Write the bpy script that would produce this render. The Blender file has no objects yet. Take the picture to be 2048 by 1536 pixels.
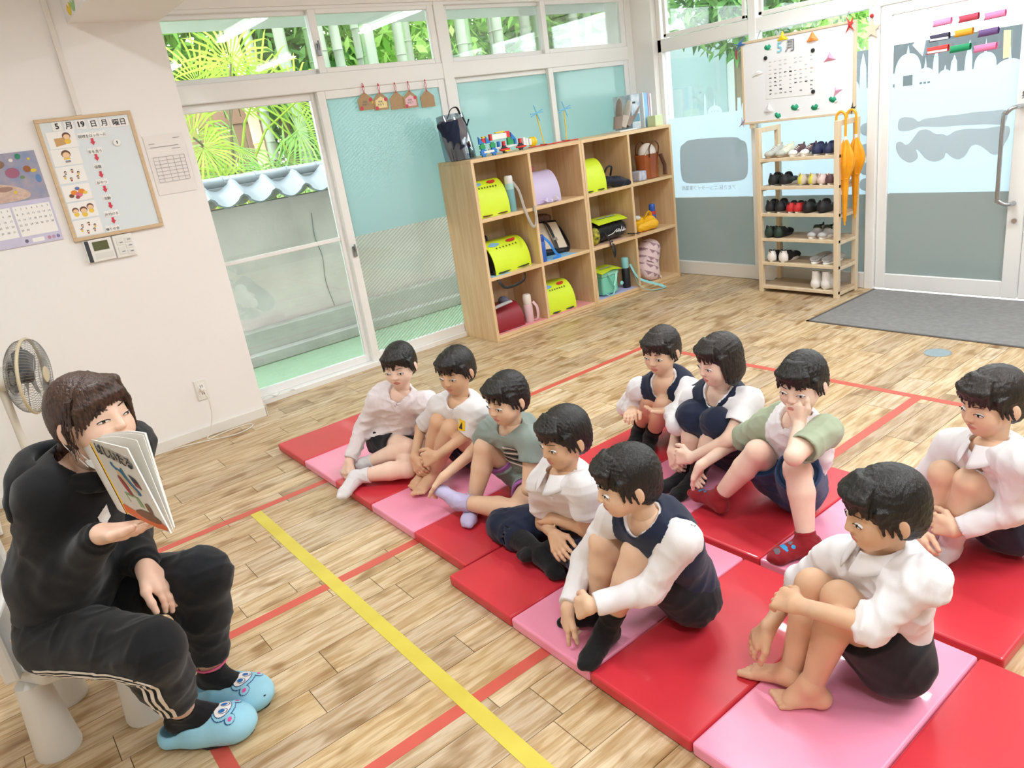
import bpy, bmesh, math, random
import numpy as np
from mathutils import Vector, Matrix, Euler
random.seed(7); np.random.seed(7)
S = bpy.context.scene
COL = S.collection
# ---------------------------------------------------------------- camera
cam = bpy.data.cameras.new('camera'); camo = bpy.data.objects.new('camera', cam); COL.objects.link(camo)
cam.sensor_width = 36; cam.lens = 25.971; cam.clip_start = .05; cam.clip_end = 200
RIGHT = (0.77438680, -0.61714152, -0.13950421); DOWN = (-0.31218879, -0.18091199, -0.93263552); FWD = (0.55033012, 0.76577229, -0.33276052)
camo.matrix_world = Matrix(((RIGHT[0], -DOWN[0], -FWD[0], 0), (RIGHT[1], -DOWN[1], -FWD[1], 0), (RIGHT[2], -DOWN[2], -FWD[2], 1.5), (0, 0, 0, 1)))
S.camera = camo
# ---------------------------------------------------------------- world, exposure
S.view_settings.view_transform = 'Standard'; S.view_settings.look = 'None'; S.view_settings.gamma = 1; S.view_settings.use_curve_mapping = False
S.view_settings.exposure = 0.2
w = bpy.data.worlds.new('sky'); S.world = w; w.use_nodes = True
bg = w.node_tree.nodes['Background']; bg.inputs[0].default_value = (.93, .98, 1.0, 1); bg.inputs[1].default_value = 8.0
sun = bpy.data.lights.new('sun', 'SUN'); sun.energy = 1.2; sun.angle = .25; sun.color = (1, .96, .88)
suno = bpy.data.objects.new('sun', sun); COL.objects.link(suno); suno.rotation_euler = (math.radians(38), math.radians(-20), 0)
S.cycles.max_bounces = 10; S.cycles.transparent_max_bounces = 16; S.cycles.diffuse_bounces = 5; S.cycles.glossy_bounces = 4; S.cycles.sample_clamp_indirect = 6
S.cycles.caustics_reflective = False; S.cycles.caustics_refractive = False
TUBE_POWER = 25.0
# ---------------------------------------------------------------- helpers
def lin(c):
    if isinstance(c, str):
        c = c.lstrip('#'); c = [int(c[i:i+2], 16)/255 for i in (0, 2, 4)]
    return tuple((x/12.92 if x <= .04045 else ((x+.055)/1.055)**2.4) for x in c[:3]) + (1,)
MATS = {}
def mat(name, col, rough=.55, noise=0, nscale=8, nstretch=(1, 1, 1), col2=None, bump=0, bscale=60, spec=.5, metal=0, coat=0, emit=0, sub=0, trans=0, alpha=1, bstretch=(1, 1, 1), sheen=0, coord='Object', dist=.02):
    """principled with optional two-colour noise and fine bump, all procedural"""
    if name in MATS: return MATS[name]
    m = bpy.data.materials.new(name); m.use_nodes = True; nt = m.node_tree; N = nt.nodes; L = nt.links
    b = N['Principled BSDF']; b.inputs['Base Color'].default_value = lin(col); b.inputs['Roughness'].default_value = rough
    b.inputs['Metallic'].default_value = metal; b.inputs['Specular IOR Level'].default_value = spec; b.inputs['Coat Weight'].default_value = coat
    b.inputs['Transmission Weight'].default_value = trans; b.inputs['Alpha'].default_value = alpha; b.inputs['Sheen Weight'].default_value = sheen
    if sub: b.inputs['Subsurface Weight'].default_value = sub; b.inputs['Subsurface Radius'].default_value = (1, .35, .2); b.inputs['Subsurface Scale'].default_value = .01
    if emit: b.inputs['Emission Color'].default_value = lin(col); b.inputs['Emission Strength'].default_value = emit
    if noise or bump:
        tc = N.new('ShaderNodeTexCoord')
        def tex(sc, st, det=4):
            mp = N.new('ShaderNodeMapping'); mp.inputs['Scale'].default_value = st; L.new(tc.outputs[coord], mp.inputs[0])
            t = N.new('ShaderNodeTexNoise'); t.inputs['Scale'].default_value = sc; t.inputs['Detail'].default_value = det; L.new(mp.outputs[0], t.inputs['Vector']); return t
        if noise:
            t = tex(nscale, nstretch); r = N.new('ShaderNodeValToRGB'); L.new(t.outputs['Fac'], r.inputs[0])
            c1 = lin(col); c2 = lin(col2) if col2 else tuple(x*(1-noise) for x in c1[:3]) + (1,)
            r.color_ramp.elements[0].color = c2; r.color_ramp.elements[0].position = .3; r.color_ramp.elements[1].color = c1; r.color_ramp.elements[1].position = .7
            L.new(r.outputs[0], b.inputs['Base Color'])
        if bump:
            t = tex(bscale, bstretch, 3); bp = N.new('ShaderNodeBump'); bp.inputs['Strength'].default_value = bump; bp.inputs['Distance'].default_value = dist
            L.new(t.outputs['Fac'], bp.inputs['Height']); L.new(bp.outputs[0], b.inputs['Normal'])
    MATS[name] = m; return m
class MB:
    """collects shapes; build() links them as ONE mesh object"""
    def __init__(s): s.v = []; s.f = []; s.mi = []; s.M = Matrix.Identity(4); s.m = 0
    def add(s, vs, fs):
        o = len(s.v); s.v += [tuple(s.M @ Vector(p)) for p in vs]; s.f += [tuple(i+o for i in f) for f in fs]; s.mi += [s.m]*len(fs); return s
    def box(s, x0, x1, y0, y1, z0, z1):
        return s.add([(x0, y0, z0), (x1, y0, z0), (x1, y1, z0), (x0, y1, z0), (x0, y0, z1), (x1, y0, z1), (x1, y1, z1), (x0, y1, z1)],
                     [(0, 3, 2, 1), (4, 5, 6, 7), (0, 1, 5, 4), (1, 2, 6, 5), (2, 3, 7, 6), (3, 0, 4, 7)])
    def prism(s, pts, z0, z1):
        n = len(pts); return s.add([(x, y, z0) for x, y in pts]+[(x, y, z1) for x, y in pts],
            [tuple(range(n-1, -1, -1)), tuple(range(n, 2*n))]+[(i, (i+1) % n, n+(i+1) % n, n+i) for i in range(n)])
    def tube(s, pts, r, n=8, cap=True, flat=1.0, up=None):
        pts = [Vector(p) for p in pts]
        if 4 <= len(pts) <= 16 and not isinstance(r, (list, tuple)):   # bends become smooth curves
            q = []; e = [pts[0]*2-pts[1]]+pts+[pts[-1]*2-pts[-2]]
            for i in range(1, len(e)-2):
                for j in range(4):
                    t = j/4; a, b, c, d = e[i-1:i+3]; q.append(.5*((2*b)+(c-a)*t+(2*a-5*b+4*c-d)*t*t+(3*b-a-3*c+d)*t*t*t))
            pts = q+[pts[-1]]
        k = len(pts); rs = r if isinstance(r, (list, tuple)) else [r]*k
        vs = []; pu = None
        for i, p in enumerate(pts):
            t = (pts[min(i+1, k-1)]-pts[max(i-1, 0)]); t = t.normalized() if t.length > 1e-9 else Vector((0, 0, 1))
            if pu is None:
                a = Vector(up) if up else (Vector((0, 0, 1)) if abs(t.z) < .9 else Vector((1, 0, 0)))
            else: a = pu
            u = (a-t*a.dot(t)); u = u.normalized() if u.length > 1e-6 else t.orthogonal().normalized(); q = t.cross(u); pu = u
            for j in range(n):
                an = 2*math.pi*j/n; vs.append(tuple(p+(q*math.cos(an)+u*math.sin(an)*flat)*rs[i]))
        fs = [(i*n+j, i*n+(j+1) % n, (i+1)*n+(j+1) % n, (i+1)*n+j) for i in range(k-1) for j in range(n)]
        if cap: fs += [tuple(range(n-1, -1, -1)), tuple((k-1)*n+j for j in range(n))]
        return s.add(vs, fs)
    def lathe(s, prof, n=16, cx=0, cy=0):
        k = len(prof); vs = [(cx+r*math.cos(2*math.pi*j/n), cy+r*math.sin(2*math.pi*j/n), z) for r, z in prof for j in range(n)]
        fs = [(i*n+j, i*n+(j+1) % n, (i+1)*n+(j+1) % n, (i+1)*n+j) for i in range(k-1) for j in range(n)]
        fs += [tuple(range(n-1, -1, -1)), tuple((k-1)*n+j for j in range(n))]
        return s.add(vs, fs)
    def ell(s, c, r, nu=12, nv=8):
        prof = [(max(math.sin(math.pi*i/nv), .001), -math.cos(math.pi*i/nv)) for i in range(nv+1)]
        M0 = s.M; s.M = M0 @ Matrix.Translation(c) @ Matrix.Diagonal((r[0], r[1], r[2], 1)); s.lathe(prof, nu); s.M = M0; return s
    def quad(s, a, b, c, d): return s.add([a, b, c, d], [(0, 1, 2, 3)])
    def grid(s, fn, nu, nv, thick=0):
        """surface fn(u,v) in 0..1; thick adds a second skin along local normal"""
        P = [[Vector(fn(i/nu, j/nv)) for j in range(nv+1)] for i in range(nu+1)]
        vs = [tuple(P[i][j]) for i in range(nu+1) for j in range(nv+1)]; w = nv+1
        fs = [(i*w+j, (i+1)*w+j, (i+1)*w+j+1, i*w+j+1) for i in range(nu) for j in range(nv)]
        if thick:
            o = len(vs)
            for i in range(nu+1):
                for j in range(nv+1):
                    a = P[min(i+1, nu)][j]-P[max(i-1, 0)][j]; b = P[i][min(j+1, nv)]-P[i][max(j-1, 0)]; nn = a.cross(b); nn = nn.normalized() if nn.length > 1e-12 else Vector((0, 0, 1))
                    vs.append(tuple(P[i][j]-nn*thick))
            fs += [tuple(o+q for q in reversed(f)) for f in list(fs)]
            rim = [i*w for i in range(nu+1)]+[nu*w+j for j in range(1, nv+1)]+[i*w+nv for i in range(nu-1, -1, -1)]+[j for j in range(nv-1, 0, -1)]
            for a, b in zip(rim, rim[1:]+rim[:1]): fs.append((b, a, a+o, b+o))
        return s.add(vs, fs)
    def build(s, name, mats, parent=None, smooth=False, bevel=0, seg=1, local=False, loc=None, sub=0, angle=40, world=False):
        me = bpy.data.meshes.new(name)
        P = np.array(s.v, float).reshape(-1, 3)
        if loc is None and not local and parent is None and len(P):
            loc = ((P[:, 0].min()+P[:, 0].max())/2, (P[:, 1].min()+P[:, 1].max())/2, P[:, 2].min())
        off = np.zeros(3)
        if parent is not None and not local: off = np.array(ORG.get(parent.name, (0, 0, 0)))
        if loc is not None and not local: off = np.array(loc)
        if len(P): P = P-off
        me.from_pydata(P.tolist(), [], s.f)
        for m in (mats if isinstance(mats, (list, tuple)) else [mats]): me.materials.append(m)
        if len(me.polygons) == len(s.mi) and max(s.mi, default=0) > 0: me.polygons.foreach_set('material_index', s.mi)
        if smooth: me.polygons.foreach_set('use_smooth', [True]*len(me.polygons))
        me.update()
        o = bpy.data.objects.new(name, me); COL.objects.link(o)
        if loc is not None: o.location = loc
        if parent is not None: o.parent = parent
        ORG[o.name] = tuple(off) if not local else (0, 0, 0)
        if bevel:
            b = o.modifiers.new('bevel', 'BEVEL'); b.width = bevel; b.segments = seg; b.limit_method = 'ANGLE'; b.angle_limit = math.radians(35)
        if sub: d = o.modifiers.new('subsurf', 'SUBSURF'); d.levels = sub; d.render_levels = sub
        if smooth and angle < 180:
            try: me.set_sharp_from_angle(angle=math.radians(angle))
            except Exception: pass
        return o
ORG = {}
def tag(o, label=None, cat=None, group=None, kind=None):
    for k, v in (('label', label), ('category', cat), ('group', group), ('kind', kind)):
        if v: o[k] = v
    return o
def thing(name, label, cat, loc=(0, 0, 0), rot=(0, 0, 0), group=None):
    o = bpy.data.objects.new(name, None); COL.objects.link(o); o.empty_display_size = .05; o.location = loc; o.rotation_euler = rot
    ORG[o.name] = tuple(loc); return tag(o, label, cat, group)
def struct(o): o['kind'] = 'structure'; return o
def dup(root, loc, rot=None, label=None):
    r = root.copy(); COL.objects.link(r); r.location = loc
    if rot is not None: r.rotation_euler = rot
    if label: r['label'] = label
    for ch in list(root.children):
        c = ch.copy(); COL.objects.link(c); c.parent = r
        for g in list(ch.children):
            d = g.copy(); COL.objects.link(d); d.parent = c
    return r
def text(body, size, M, m, name='lettering', parent=None, ext=.0006, align='CENTER', sx=1.0, bold=0):
    """flat lettering as a mesh part; M places the text plane (x right, y up) in parent space"""
    cu = bpy.data.curves.new(name, 'FONT'); cu.body = body; cu.size = size; cu.extrude = ext; cu.align_x = align; cu.align_y = 'CENTER'; cu.resolution_u = 3; cu.offset = bold
    t = bpy.data.objects.new(name, cu); COL.objects.link(t)
    me = bpy.data.meshes.new_from_object(t.evaluated_get(bpy.context.evaluated_depsgraph_get())); bpy.data.objects.remove(t); bpy.data.curves.remove(cu)
    me.transform(M @ Matrix.Diagonal((sx, 1, 1, 1))); me.materials.clear(); me.materials.append(m)
    o = bpy.data.objects.new(name, me); COL.objects.link(o)
    if parent is not None: o.parent = parent
    return o
def frame(o, x, y):  # matrix from origin and two axes
    x = Vector(x).normalized(); y = Vector(y).normalized(); z = x.cross(y)
    return Matrix(((x.x, y.x, z.x, o[0]), (x.y, y.y, z.y, o[1]), (x.z, y.z, z.z, o[2]), (0, 0, 0, 1)))
# ================================================================ SETTING
WHITE = mat('painted_wall', '#f1efec', .75, noise=.02, nscale=2.5, bump=.08, bscale=220, dist=.002)
CEIL = mat('ceiling_board', '#efeae2', .8, bump=.1, bscale=150, dist=.002)
ALU = mat('white_sash', '#f1f1ef', .42, noise=.03, nscale=3)
ALUG = mat('grey_gasket', '#9aa3a0', .5)
SKIRT = mat('skirting', '#e6e2db', .5)
def glass_mat(name, tint, refl=.09, wire=False):
    m = bpy.data.materials.new(name); m.use_nodes = True; nt = m.node_tree; N = nt.nodes; L = nt.links; N.clear()
    out = N.new('ShaderNodeOutputMaterial'); t = N.new('ShaderNodeBsdfTransparent'); t.inputs[0].default_value = lin(tint)
    g = N.new('ShaderNodeBsdfGlossy'); g.inputs['Roughness'].default_value = .02; lw = N.new('ShaderNodeLayerWeight'); lw.inputs[0].default_value = .35
    mt = N.new('ShaderNodeMath'); mt.operation = 'MULTIPLY_ADD'; mt.inputs[1].default_value = .55; mt.inputs[2].default_value = refl; L.new(lw.outputs['Fresnel'], mt.inputs[0])
    mx = N.new('ShaderNodeMixShader'); L.new(mt.outputs[0], mx.inputs[0]); L.new(t.outputs[0], mx.inputs[1]); L.new(g.outputs[0], mx.inputs[2]); last = mx
    if wire:   # wired glass: diagonal metal wires every few millimetres
        gm = N.new('ShaderNodeNewGeometry'); mp = N.new('ShaderNodeMapping'); mp.inputs['Rotation'].default_value = (0, math.radians(32), 0); L.new(gm.outputs['Position'], mp.inputs[0])
        wv = N.new('ShaderNodeTexWave'); wv.bands_direction = 'Z'; wv.inputs['Scale'].default_value = 16; L.new(mp.outputs[0], wv.inputs[0])
        rp = N.new('ShaderNodeValToRGB'); rp.color_ramp.elements[0].position = .80; rp.color_ramp.elements[0].color = (0, 0, 0, 1); rp.color_ramp.elements[1].position = .95; rp.color_ramp.elements[1].color = (.55, .55, .55, 1)
        L.new(wv.outputs['Fac'], rp.inputs[0]); d = N.new('ShaderNodeBsdfDiffuse'); d.inputs[0].default_value = lin('#b8bdb2'); m2 = N.new('ShaderNodeMixShader')
        L.new(rp.outputs[0], m2.inputs[0]); L.new(mx.outputs[0], m2.inputs[1]); L.new(d.outputs[0], m2.inputs[2]); last = m2
    L.new(last.outputs[0], out.inputs[0]); return m
GLASS = glass_mat('window_glass', '#f2f5f4', .05)
GLASSW = glass_mat('wired_glass', '#f0f4f2', .05, True)
def film_mat(name, col, tl=.6, tr=.0):
    """frosted film: diffuse plus translucent, a little see-through"""
    m = bpy.data.materials.new(name); m.use_nodes = True; nt = m.node_tree; N = nt.nodes; L = nt.links; N.clear()
    out = N.new('ShaderNodeOutputMaterial'); d = N.new('ShaderNodeBsdfDiffuse'); t = N.new('ShaderNodeBsdfTranslucent'); d.inputs[0].default_value = t.inputs[0].default_value = lin(col)
    mx = N.new('ShaderNodeMixShader'); mx.inputs[0].default_value = tl; L.new(d.outputs[0], mx.inputs[1]); L.new(t.outputs[0], mx.inputs[2])
    p = N.new('ShaderNodeBsdfTransparent'); m2 = N.new('ShaderNodeMixShader'); m2.inputs[0].default_value = tr; L.new(mx.outputs[0], m2.inputs[1]); L.new(p.outputs[0], m2.inputs[2])
    g = N.new('ShaderNodeBsdfGlossy'); g.inputs['Roughness'].default_value = .08; m3 = N.new('ShaderNodeMixShader'); m3.inputs[0].default_value = .06; L.new(m2.outputs[0], m3.inputs[1]); L.new(g.outputs[0], m3.inputs[2])
    L.new(m3.outputs[0], out.inputs[0]); return m
FILMB = film_mat('pale_blue_film', '#d9f1f4', .84, .04)
FILMW = film_mat('white_frost_film', '#cde2f0', .72, .03)
FILMG = film_mat('grey_film', '#b4bcba', .60, .06)
# ---- floor: sheet of printed planks, each plank its own piece
def plank_mat():
    m = bpy.data.materials.new('wood_plank_vinyl'); m.use_nodes = True; nt = m.node_tree; N = nt.nodes; L = nt.links; b = N['Principled BSDF']
    g = N.new('ShaderNodeNewGeometry'); oi = N.new('ShaderNodeObjectInfo')
    ad = N.new('ShaderNodeMath'); ad.operation = 'ADD'; L.new(oi.outputs['Random'], ad.inputs[0]); L.new(g.outputs['Random Per Island'], ad.inputs[1])
    fr = N.new('ShaderNodeMath'); fr.operation = 'FRACT'; L.new(ad.outputs[0], fr.inputs[0])
    r1 = N.new('ShaderNodeValToRGB'); e = r1.color_ramp.elements; L.new(fr.outputs[0], r1.inputs[0])
    e[0].color = lin('#d2bd9c'); e[1].color = lin('#e2d2b6'); e[1].position = 1
    for p, c in ((.18, '#d6c09c'), (.36, '#dfcbaa'), (.5, '#cbb699'), (.66, '#d8c19a'), (.84, '#c0ac92')):
        q = e.new(p); q.color = lin(c)
    off = N.new('ShaderNodeVectorMath'); off.operation = 'SCALE'; cb = N.new('ShaderNodeCombineXYZ'); L.new(fr.outputs[0], cb.inputs[0]); L.new(fr.outputs[0], cb.inputs[1]); L.new(cb.outputs[0], off.inputs[0]); off.inputs['Scale'].default_value = 37
    av = N.new('ShaderNodeVectorMath'); L.new(g.outputs['Position'], av.inputs[0]); L.new(off.outputs[0], av.inputs[1])
    def nz(st, sc, det, ds=0):
        mp = N.new('ShaderNodeMapping'); mp.inputs['Scale'].default_value = st; L.new(av.outputs[0], mp.inputs[0]); t = N.new('ShaderNodeTexNoise'); t.inputs['Scale'].default_value = sc; t.inputs['Detail'].default_value = det; t.inputs['Distortion'].default_value = ds; L.new(mp.outputs[0], t.inputs['Vector']); return t
    n1 = nz((1.6, 14, 1), 3.2, 6, .8); n2 = nz((3, 60, 1), 4, 3); n3 = nz((1, 2.2, 1), 4.5, 2, .3)
    def mult(col, fac, c, lo, hi):
        rp = N.new('ShaderNodeValToRGB'); rp.color_ramp.elements[0].position = lo; rp.color_ramp.elements[1].position = hi; rp.color_ramp.elements[0].color = lin(c); rp.color_ramp.elements[1].color = (1, 1, 1, 1); L.new(fac, rp.inputs[0])
        mm = N.new('ShaderNodeMix'); mm.data_type = 'RGBA'; mm.blend_type = 'MULTIPLY'; mm.inputs[0].default_value = 1; L.new(col, mm.inputs[6]); L.new(rp.outputs[0], mm.inputs[7]); return mm.outputs[2]
    c = mult(r1.outputs[0], n1.outputs['Fac'], '#dccdb6', .38, .60); c = mult(c, n2.outputs['Fac'], '#f2ebe1', .35, .6); c = mult(c, n3.outputs['Fac'], '#cdbda6', .32, .46)
    L.new(c, b.inputs['Base Color']); b.inputs['Roughness'].default_value = .38; b.inputs['Specular IOR Level'].default_value = .45
    bp = N.new('ShaderNodeBump'); bp.inputs['Strength'].default_value = .12; bp.inputs['Distance'].default_value = .002; L.new(n2.outputs['Fac'], bp.inputs['Height']); L.new(bp.outputs[0], b.inputs['Normal'])
    return m
PLANK = plank_mat()
SEAM = mat('floor_seam', '#8d7454', .6, noise=.2, nscale=20)
floor = struct(MB().box(-1.6, 5.2, -3.6, 4.75, -.06, -.0045).build('floor', SEAM, loc=(0, 0, 0)))
def planks():
    rng = random.Random(11); P = []; y = -1.2
    while y < 4.72:
        wd = rng.choice([.143, .143, .143, .13, .115, .095]); y1 = min(y+wd, 4.735); x = -1.5-rng.random()*.5
        while x < 5.15:
            ln = rng.choice([.19, .28, .42, .57, .7, .85, .95]); P.append((max(x, -1.55), min(x+ln, 5.17), y, y1)); x += ln
        y = y1
    cp = Vector((0, 0, 1.5)); f = Vector(FWD); r = Vector(RIGHT); d = Vector(DOWN); sc = []
    for p in P:
        c = Vector(((p[0]+p[1])/2, (p[2]+p[3])/2, 0))-cp; z = c.dot(f)
        if z < .3: continue
        u, v = c.dot(r)/z*1477.5+1024, c.dot(d)/z*1477.5+768
        sc.append((0 if (-60 < u < 2110 and 380 < v < 1620) else 1, z, p))
    sc.sort(); me = MB().box(-.5, .5, -.5, .5, -1, 0); base = None
    rest = MB()
    for i, (vis, z, p) in enumerate(sc):
        x0, x1, y0, y1 = p[0]+.0012, p[1]-.0012, p[2]+.0012, p[3]-.0012
        if i < 300 and vis == 0:
            if base is None:
                o = me.build('plank', PLANK, floor, local=True); base = o
            else:
                o = base.copy(); COL.objects.link(o)
            o.parent = floor; o.location = ((x0+x1)/2, (y0+y1)/2, 0); o.scale = (x1-x0, y1-y0, .0045)
        else: rest.box(x0, x1, y0, y1, -.0045, 0)
    if rest.v: o = rest.build('far_planks', PLANK, floor); o['kind'] = 'stuff'
planks()
# ---- ceiling, solid walls
struct(MB().box(-1.6, 5.3, -3.6, 4.9, 2.68, 2.75).build('ceiling', CEIL))
struct(MB().box(-1.6, 1.285, 4.43, 4.95, -.06, 2.68).build('wall_window_side', WHITE))
struct(MB().box(-1.75, -1.6, -3.6, 4.95, -.06, 2.7).build('wall_left', WHITE))
struct(MB().box(-1.6, 5.3, -3.75, -3.6, -.06, 2.7).build('wall_back', WHITE))
struct(MB().box(5.11, 5.32, 4.445, 4.95, -.06, 2.68).build('wall_corner_pier', WHITE))
struct(MB().box(1.285, 5.11, 4.66, 4.9, 2.36, 2.68).box(1.285, 5.11, 4.640, 4.66, 2.33, 2.40).build('wall_window_lintel', WHITE))
struct(MB().box(3.25, 5.11, 4.72, 4.86, -.06, 1.0).build('wall_window_apron', WHITE))
struct(MB().box(5.17, 5.3, -3.6, 4.45, 2.33, 2.68).build('wall_entrance_lintel', WHITE))
struct(MB().box(5.17, 5.3, -3.6, .75, -.06, 2.68).build('wall_entrance_side', WHITE))
# boxed beam that carries a child's paper letters, seen at the top corner
struct(MB().box(.853, 1.291, -1.0, 4.43, 2.245, 2.68).build('beam_trim', WHITE))
struct(MB().box(-1.6, 1.292, 4.419, 4.43, 0, .06).box(1.285, 1.296, 4.419, 4.64, 0, .06).build('baseboard_window_side', SKIRT, bevel=.002))
# ---- window wall: frames (setting), sashes, panes
YW = 4.70
fr = MB()
fr.box(1.285, 5.11, 4.66, 4.76, 1.84, 1.945).box(3.16, 3.245, 4.655, 4.77, 0, 2.36).box(5.04, 5.11, 4.655, 4.77, .9, 2.36)
fr.box(1.285, 5.11, 4.66, 4.76, 2.31, 2.37).box(1.285, 3.2, 4.645, 4.76, -.03, .035).box(1.285, 1.31, 4.66, 4.77, 0, 2.36)
fr.box(3.245, 5.05, 4.66, 4.76, .98, 1.02)
struct(fr.build('trim_window_frame', ALU, bevel=.004))
def sash(nm, x0, x1, z0, z1, y, st=.05, rail=.04, glassm=None, film=None, mid=None, lab='', bot=None):
    b = bot or rail
    o = MB(); o.box(x0, x0+st, y-.017, y+.017, z0, z1).box(x1-st, x1, y-.017, y+.017, z0, z1).box(x0+st, x1-st, y-.017, y+.017, z0, z0+b).box(x0+st, x1-st, y-.017, y+.017, z1-rail, z1)
    if mid: o.box(x0+st, x1-st, y-.012, y+.012, mid-.013, mid+.013)
    w_ = struct(o.build(nm, ALU, bevel=.003)); g = MB().box(x0+st-.008, x1-st+.008, y-.003, y+.003, z0+b-.008, z1-rail+.008).build('pane', glassm or GLASS, w_)
    if film: MB().box(x0+st, x1-st, y-.0065, y-.0045, film[0], film[1]).build('film', film[2], w_)
    return w_
sash('window_1', 1.31, 2.285, 1.945, 2.315, 4.715, .045, .03)
sash('window_2', 2.235, 3.16, 1.945, 2.315, 4.682, .05, .03)
sash('window_3', 3.245, 4.18, 1.945, 2.315, 4.715, .045, .03)
sash('window_4', 4.13, 5.04, 1.945, 2.315, 4.682, .05, .03)
sash('door_1', 1.31, 2.205, .035, 1.84, 4.725, .05, .045, mid=.915, bot=.05)
sash('door_2', 2.185, 3.16, .035, 1.84, 4.682, .055, .05, GLASSW, (.912, 1.79, FILMB), bot=.06)
sash('window_5', 3.245, 4.2, 1.02, 1.84, 4.715, .04, .035, film=(1.055, 1.805, FILMB))
sash('window_6', 4.14, 5.04, 1.02, 1.84, 4.682, .05, .035, film=(1.055, 1.805, FILMB))
lk = thing('window_latch', 'small grey crescent latch between the two sliding glass doors', 'latch', (2.212, 4.66, .82))
MB().box(2.20, 2.225, 4.648, 4.665, .785, .855).build('latch_plate', mat('steel_grey', '#8f9494', .4, metal=.7), lk, bevel=.003); MB().tube([(2.212, 4.648, .82), (2.212, 4.636, .84), (2.212, 4.64, .87)], .006).build('latch_lever', MATS['steel_grey'], lk)
lk2 = dup(lk, (2.255, 4.66, 2.08), label='small grey latch on the high window above the glass doors')
cg = thing('sill_guard', 'low white plastic guard with two arches lying on the door sill', 'guard', (1.42, 4.63, .035))
MB().tube([(1.33, 4.635, .037), (1.36, 4.635, .055), (1.40, 4.635, .060), (1.44, 4.635, .040), (1.48, 4.635, .060), (1.53, 4.635, .058), (1.57, 4.635, .037)], .007, 8, flat=.6).build('arched_strip', ALU, cg, smooth=True)
# ---- entrance wall
XE = 5.17
fr = MB()
fr.box(XE, 5.25, .75, 4.445, 1.85, 1.95).box(XE, 5.25, .75, 4.445, 2.28, 2.34).box(XE, 5.25, 4.405, 4.445, 0, 2.33).box(XE-.005, 5.25, 3.51, 3.575, 0, 2.33).box(XE-.012, 5.26, 2.60, 2.665, 0, 2.33).box(XE, 5.25, 2.66, 4.41, 0, .115).box(XE, 5.25, .75, .82, 0, 2.33)
struct(fr.build('trim_entrance_frame', ALU, bevel=.004))
def pane_x(nm, y0, y1, z0, z1): return struct(MB().box(XE+.036, XE+.042, y0, y1, z0, z1).build(nm, GLASS))
w7 = pane_x('window_7', 3.575, 4.405, .115, 1.85); w8 = pane_x('window_8', 2.665, 3.51, .115, 1.85); pane_x('window_9', 3.575, 4.405, 1.95, 2.28); pane_x('window_10', 2.665, 3.51, 1.95, 2.28); pane_x('window_11', .82, 2.6, 1.95, 2.28)
for nm, y0, y1 in (('vent_sash', 3.60, 4.38), ('vent_sash', 2.69, 3.49)):
    o = struct(MB().box(XE+.005, XE+.03, y0, y0+.03, 1.96, 2.28).box(XE+.005, XE+.03, y1-.03, y1, 1.96, 2.28).box(XE+.005, XE+.03, y0, y1, 1.955, 1.985).build('trim_'+nm, ALU, bevel=.003))
# frosted film with a skyline of domes and towers
def skyline(els, y0, y1, zb, n):
    pts = []
    for i in range(n+1):
        y = y0+(y1-y0)*i/n; h = zb
        for e in els:
            k, c, wd, b, t = e; d = abs(y-c)
            if k == 'dome' and d < wd: h = max(h, b+(t-b)*math.sqrt(1-(d/wd)**2))
            if k == 'onion' and d < wd: h = max(h, b+(t-b)*(1-(d/wd)**2.6)**.55)
            if k == 'tower' and d < wd: h = max(h, t)
            if k == 'cone' and d < wd: h = max(h, b+(t-b)*(1-d/wd))
        pts.append((y, h))
    return pts
def film(parent, pts, z0, x=XE+.0335, m=FILMW, holes=()):
    o = MB(); cuts = sorted(holes)
    for (a, ha), (b, hb) in zip(pts, pts[1:]):
        hit = [h for h in holes if h[0] <= min(a, b)+1e-6 and max(a, b) <= h[1]+1e-6]
        segs = [(z0, None)]
        if hit:
            zs = z0
            for h in sorted(hit, key=lambda q: q[2]): o.quad((x, a, zs), (x, b, zs), (x, b, h[2]), (x, a, h[2])); zs = h[3]
            o.quad((x, a, zs), (x, b, zs), (x, b, hb), (x, a, ha))
        else: o.quad((x, a, z0), (x, b, z0), (x, b, hb), (x, a, ha))
    return o.build('frosted_skyline_film', m, parent)
E1 = [('onion', 2.425, .083, 1.43, 1.545), ('cone', 2.427, .012, 1.53, 1.60), ('dome', 2.525, .03, 1.39, 1.44), ('dome', 2.316, .05, 1.40, 1.447), ('cone', 2.318, .008, 1.44, 1.512), ('tower', 2.256, .015, 0, 1.492), ('cone', 2.256, .015, 1.49, 1.56),
      ('dome', 2.20, .035, 1.39, 1.42), ('cone', 2.2, .006, 1.41, 1.462), ('tower', 2.149, .017, 0, 1.462), ('cone', 2.149, .014, 1.46, 1.50), ('tower', 2.067, .019, 0, 1.48), ('cone', 2.067, .018, 1.48, 1.575), ('onion', 1.976, .06, 1.42, 1.486), ('cone', 1.978, .008, 1.48, 1.565),
      ('tower', 1.976, .058, 0, 1.425), ('dome', 1.846, .08, 1.37, 1.432), ('cone', 1.846, .006, 1.43, 1.50)]
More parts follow.
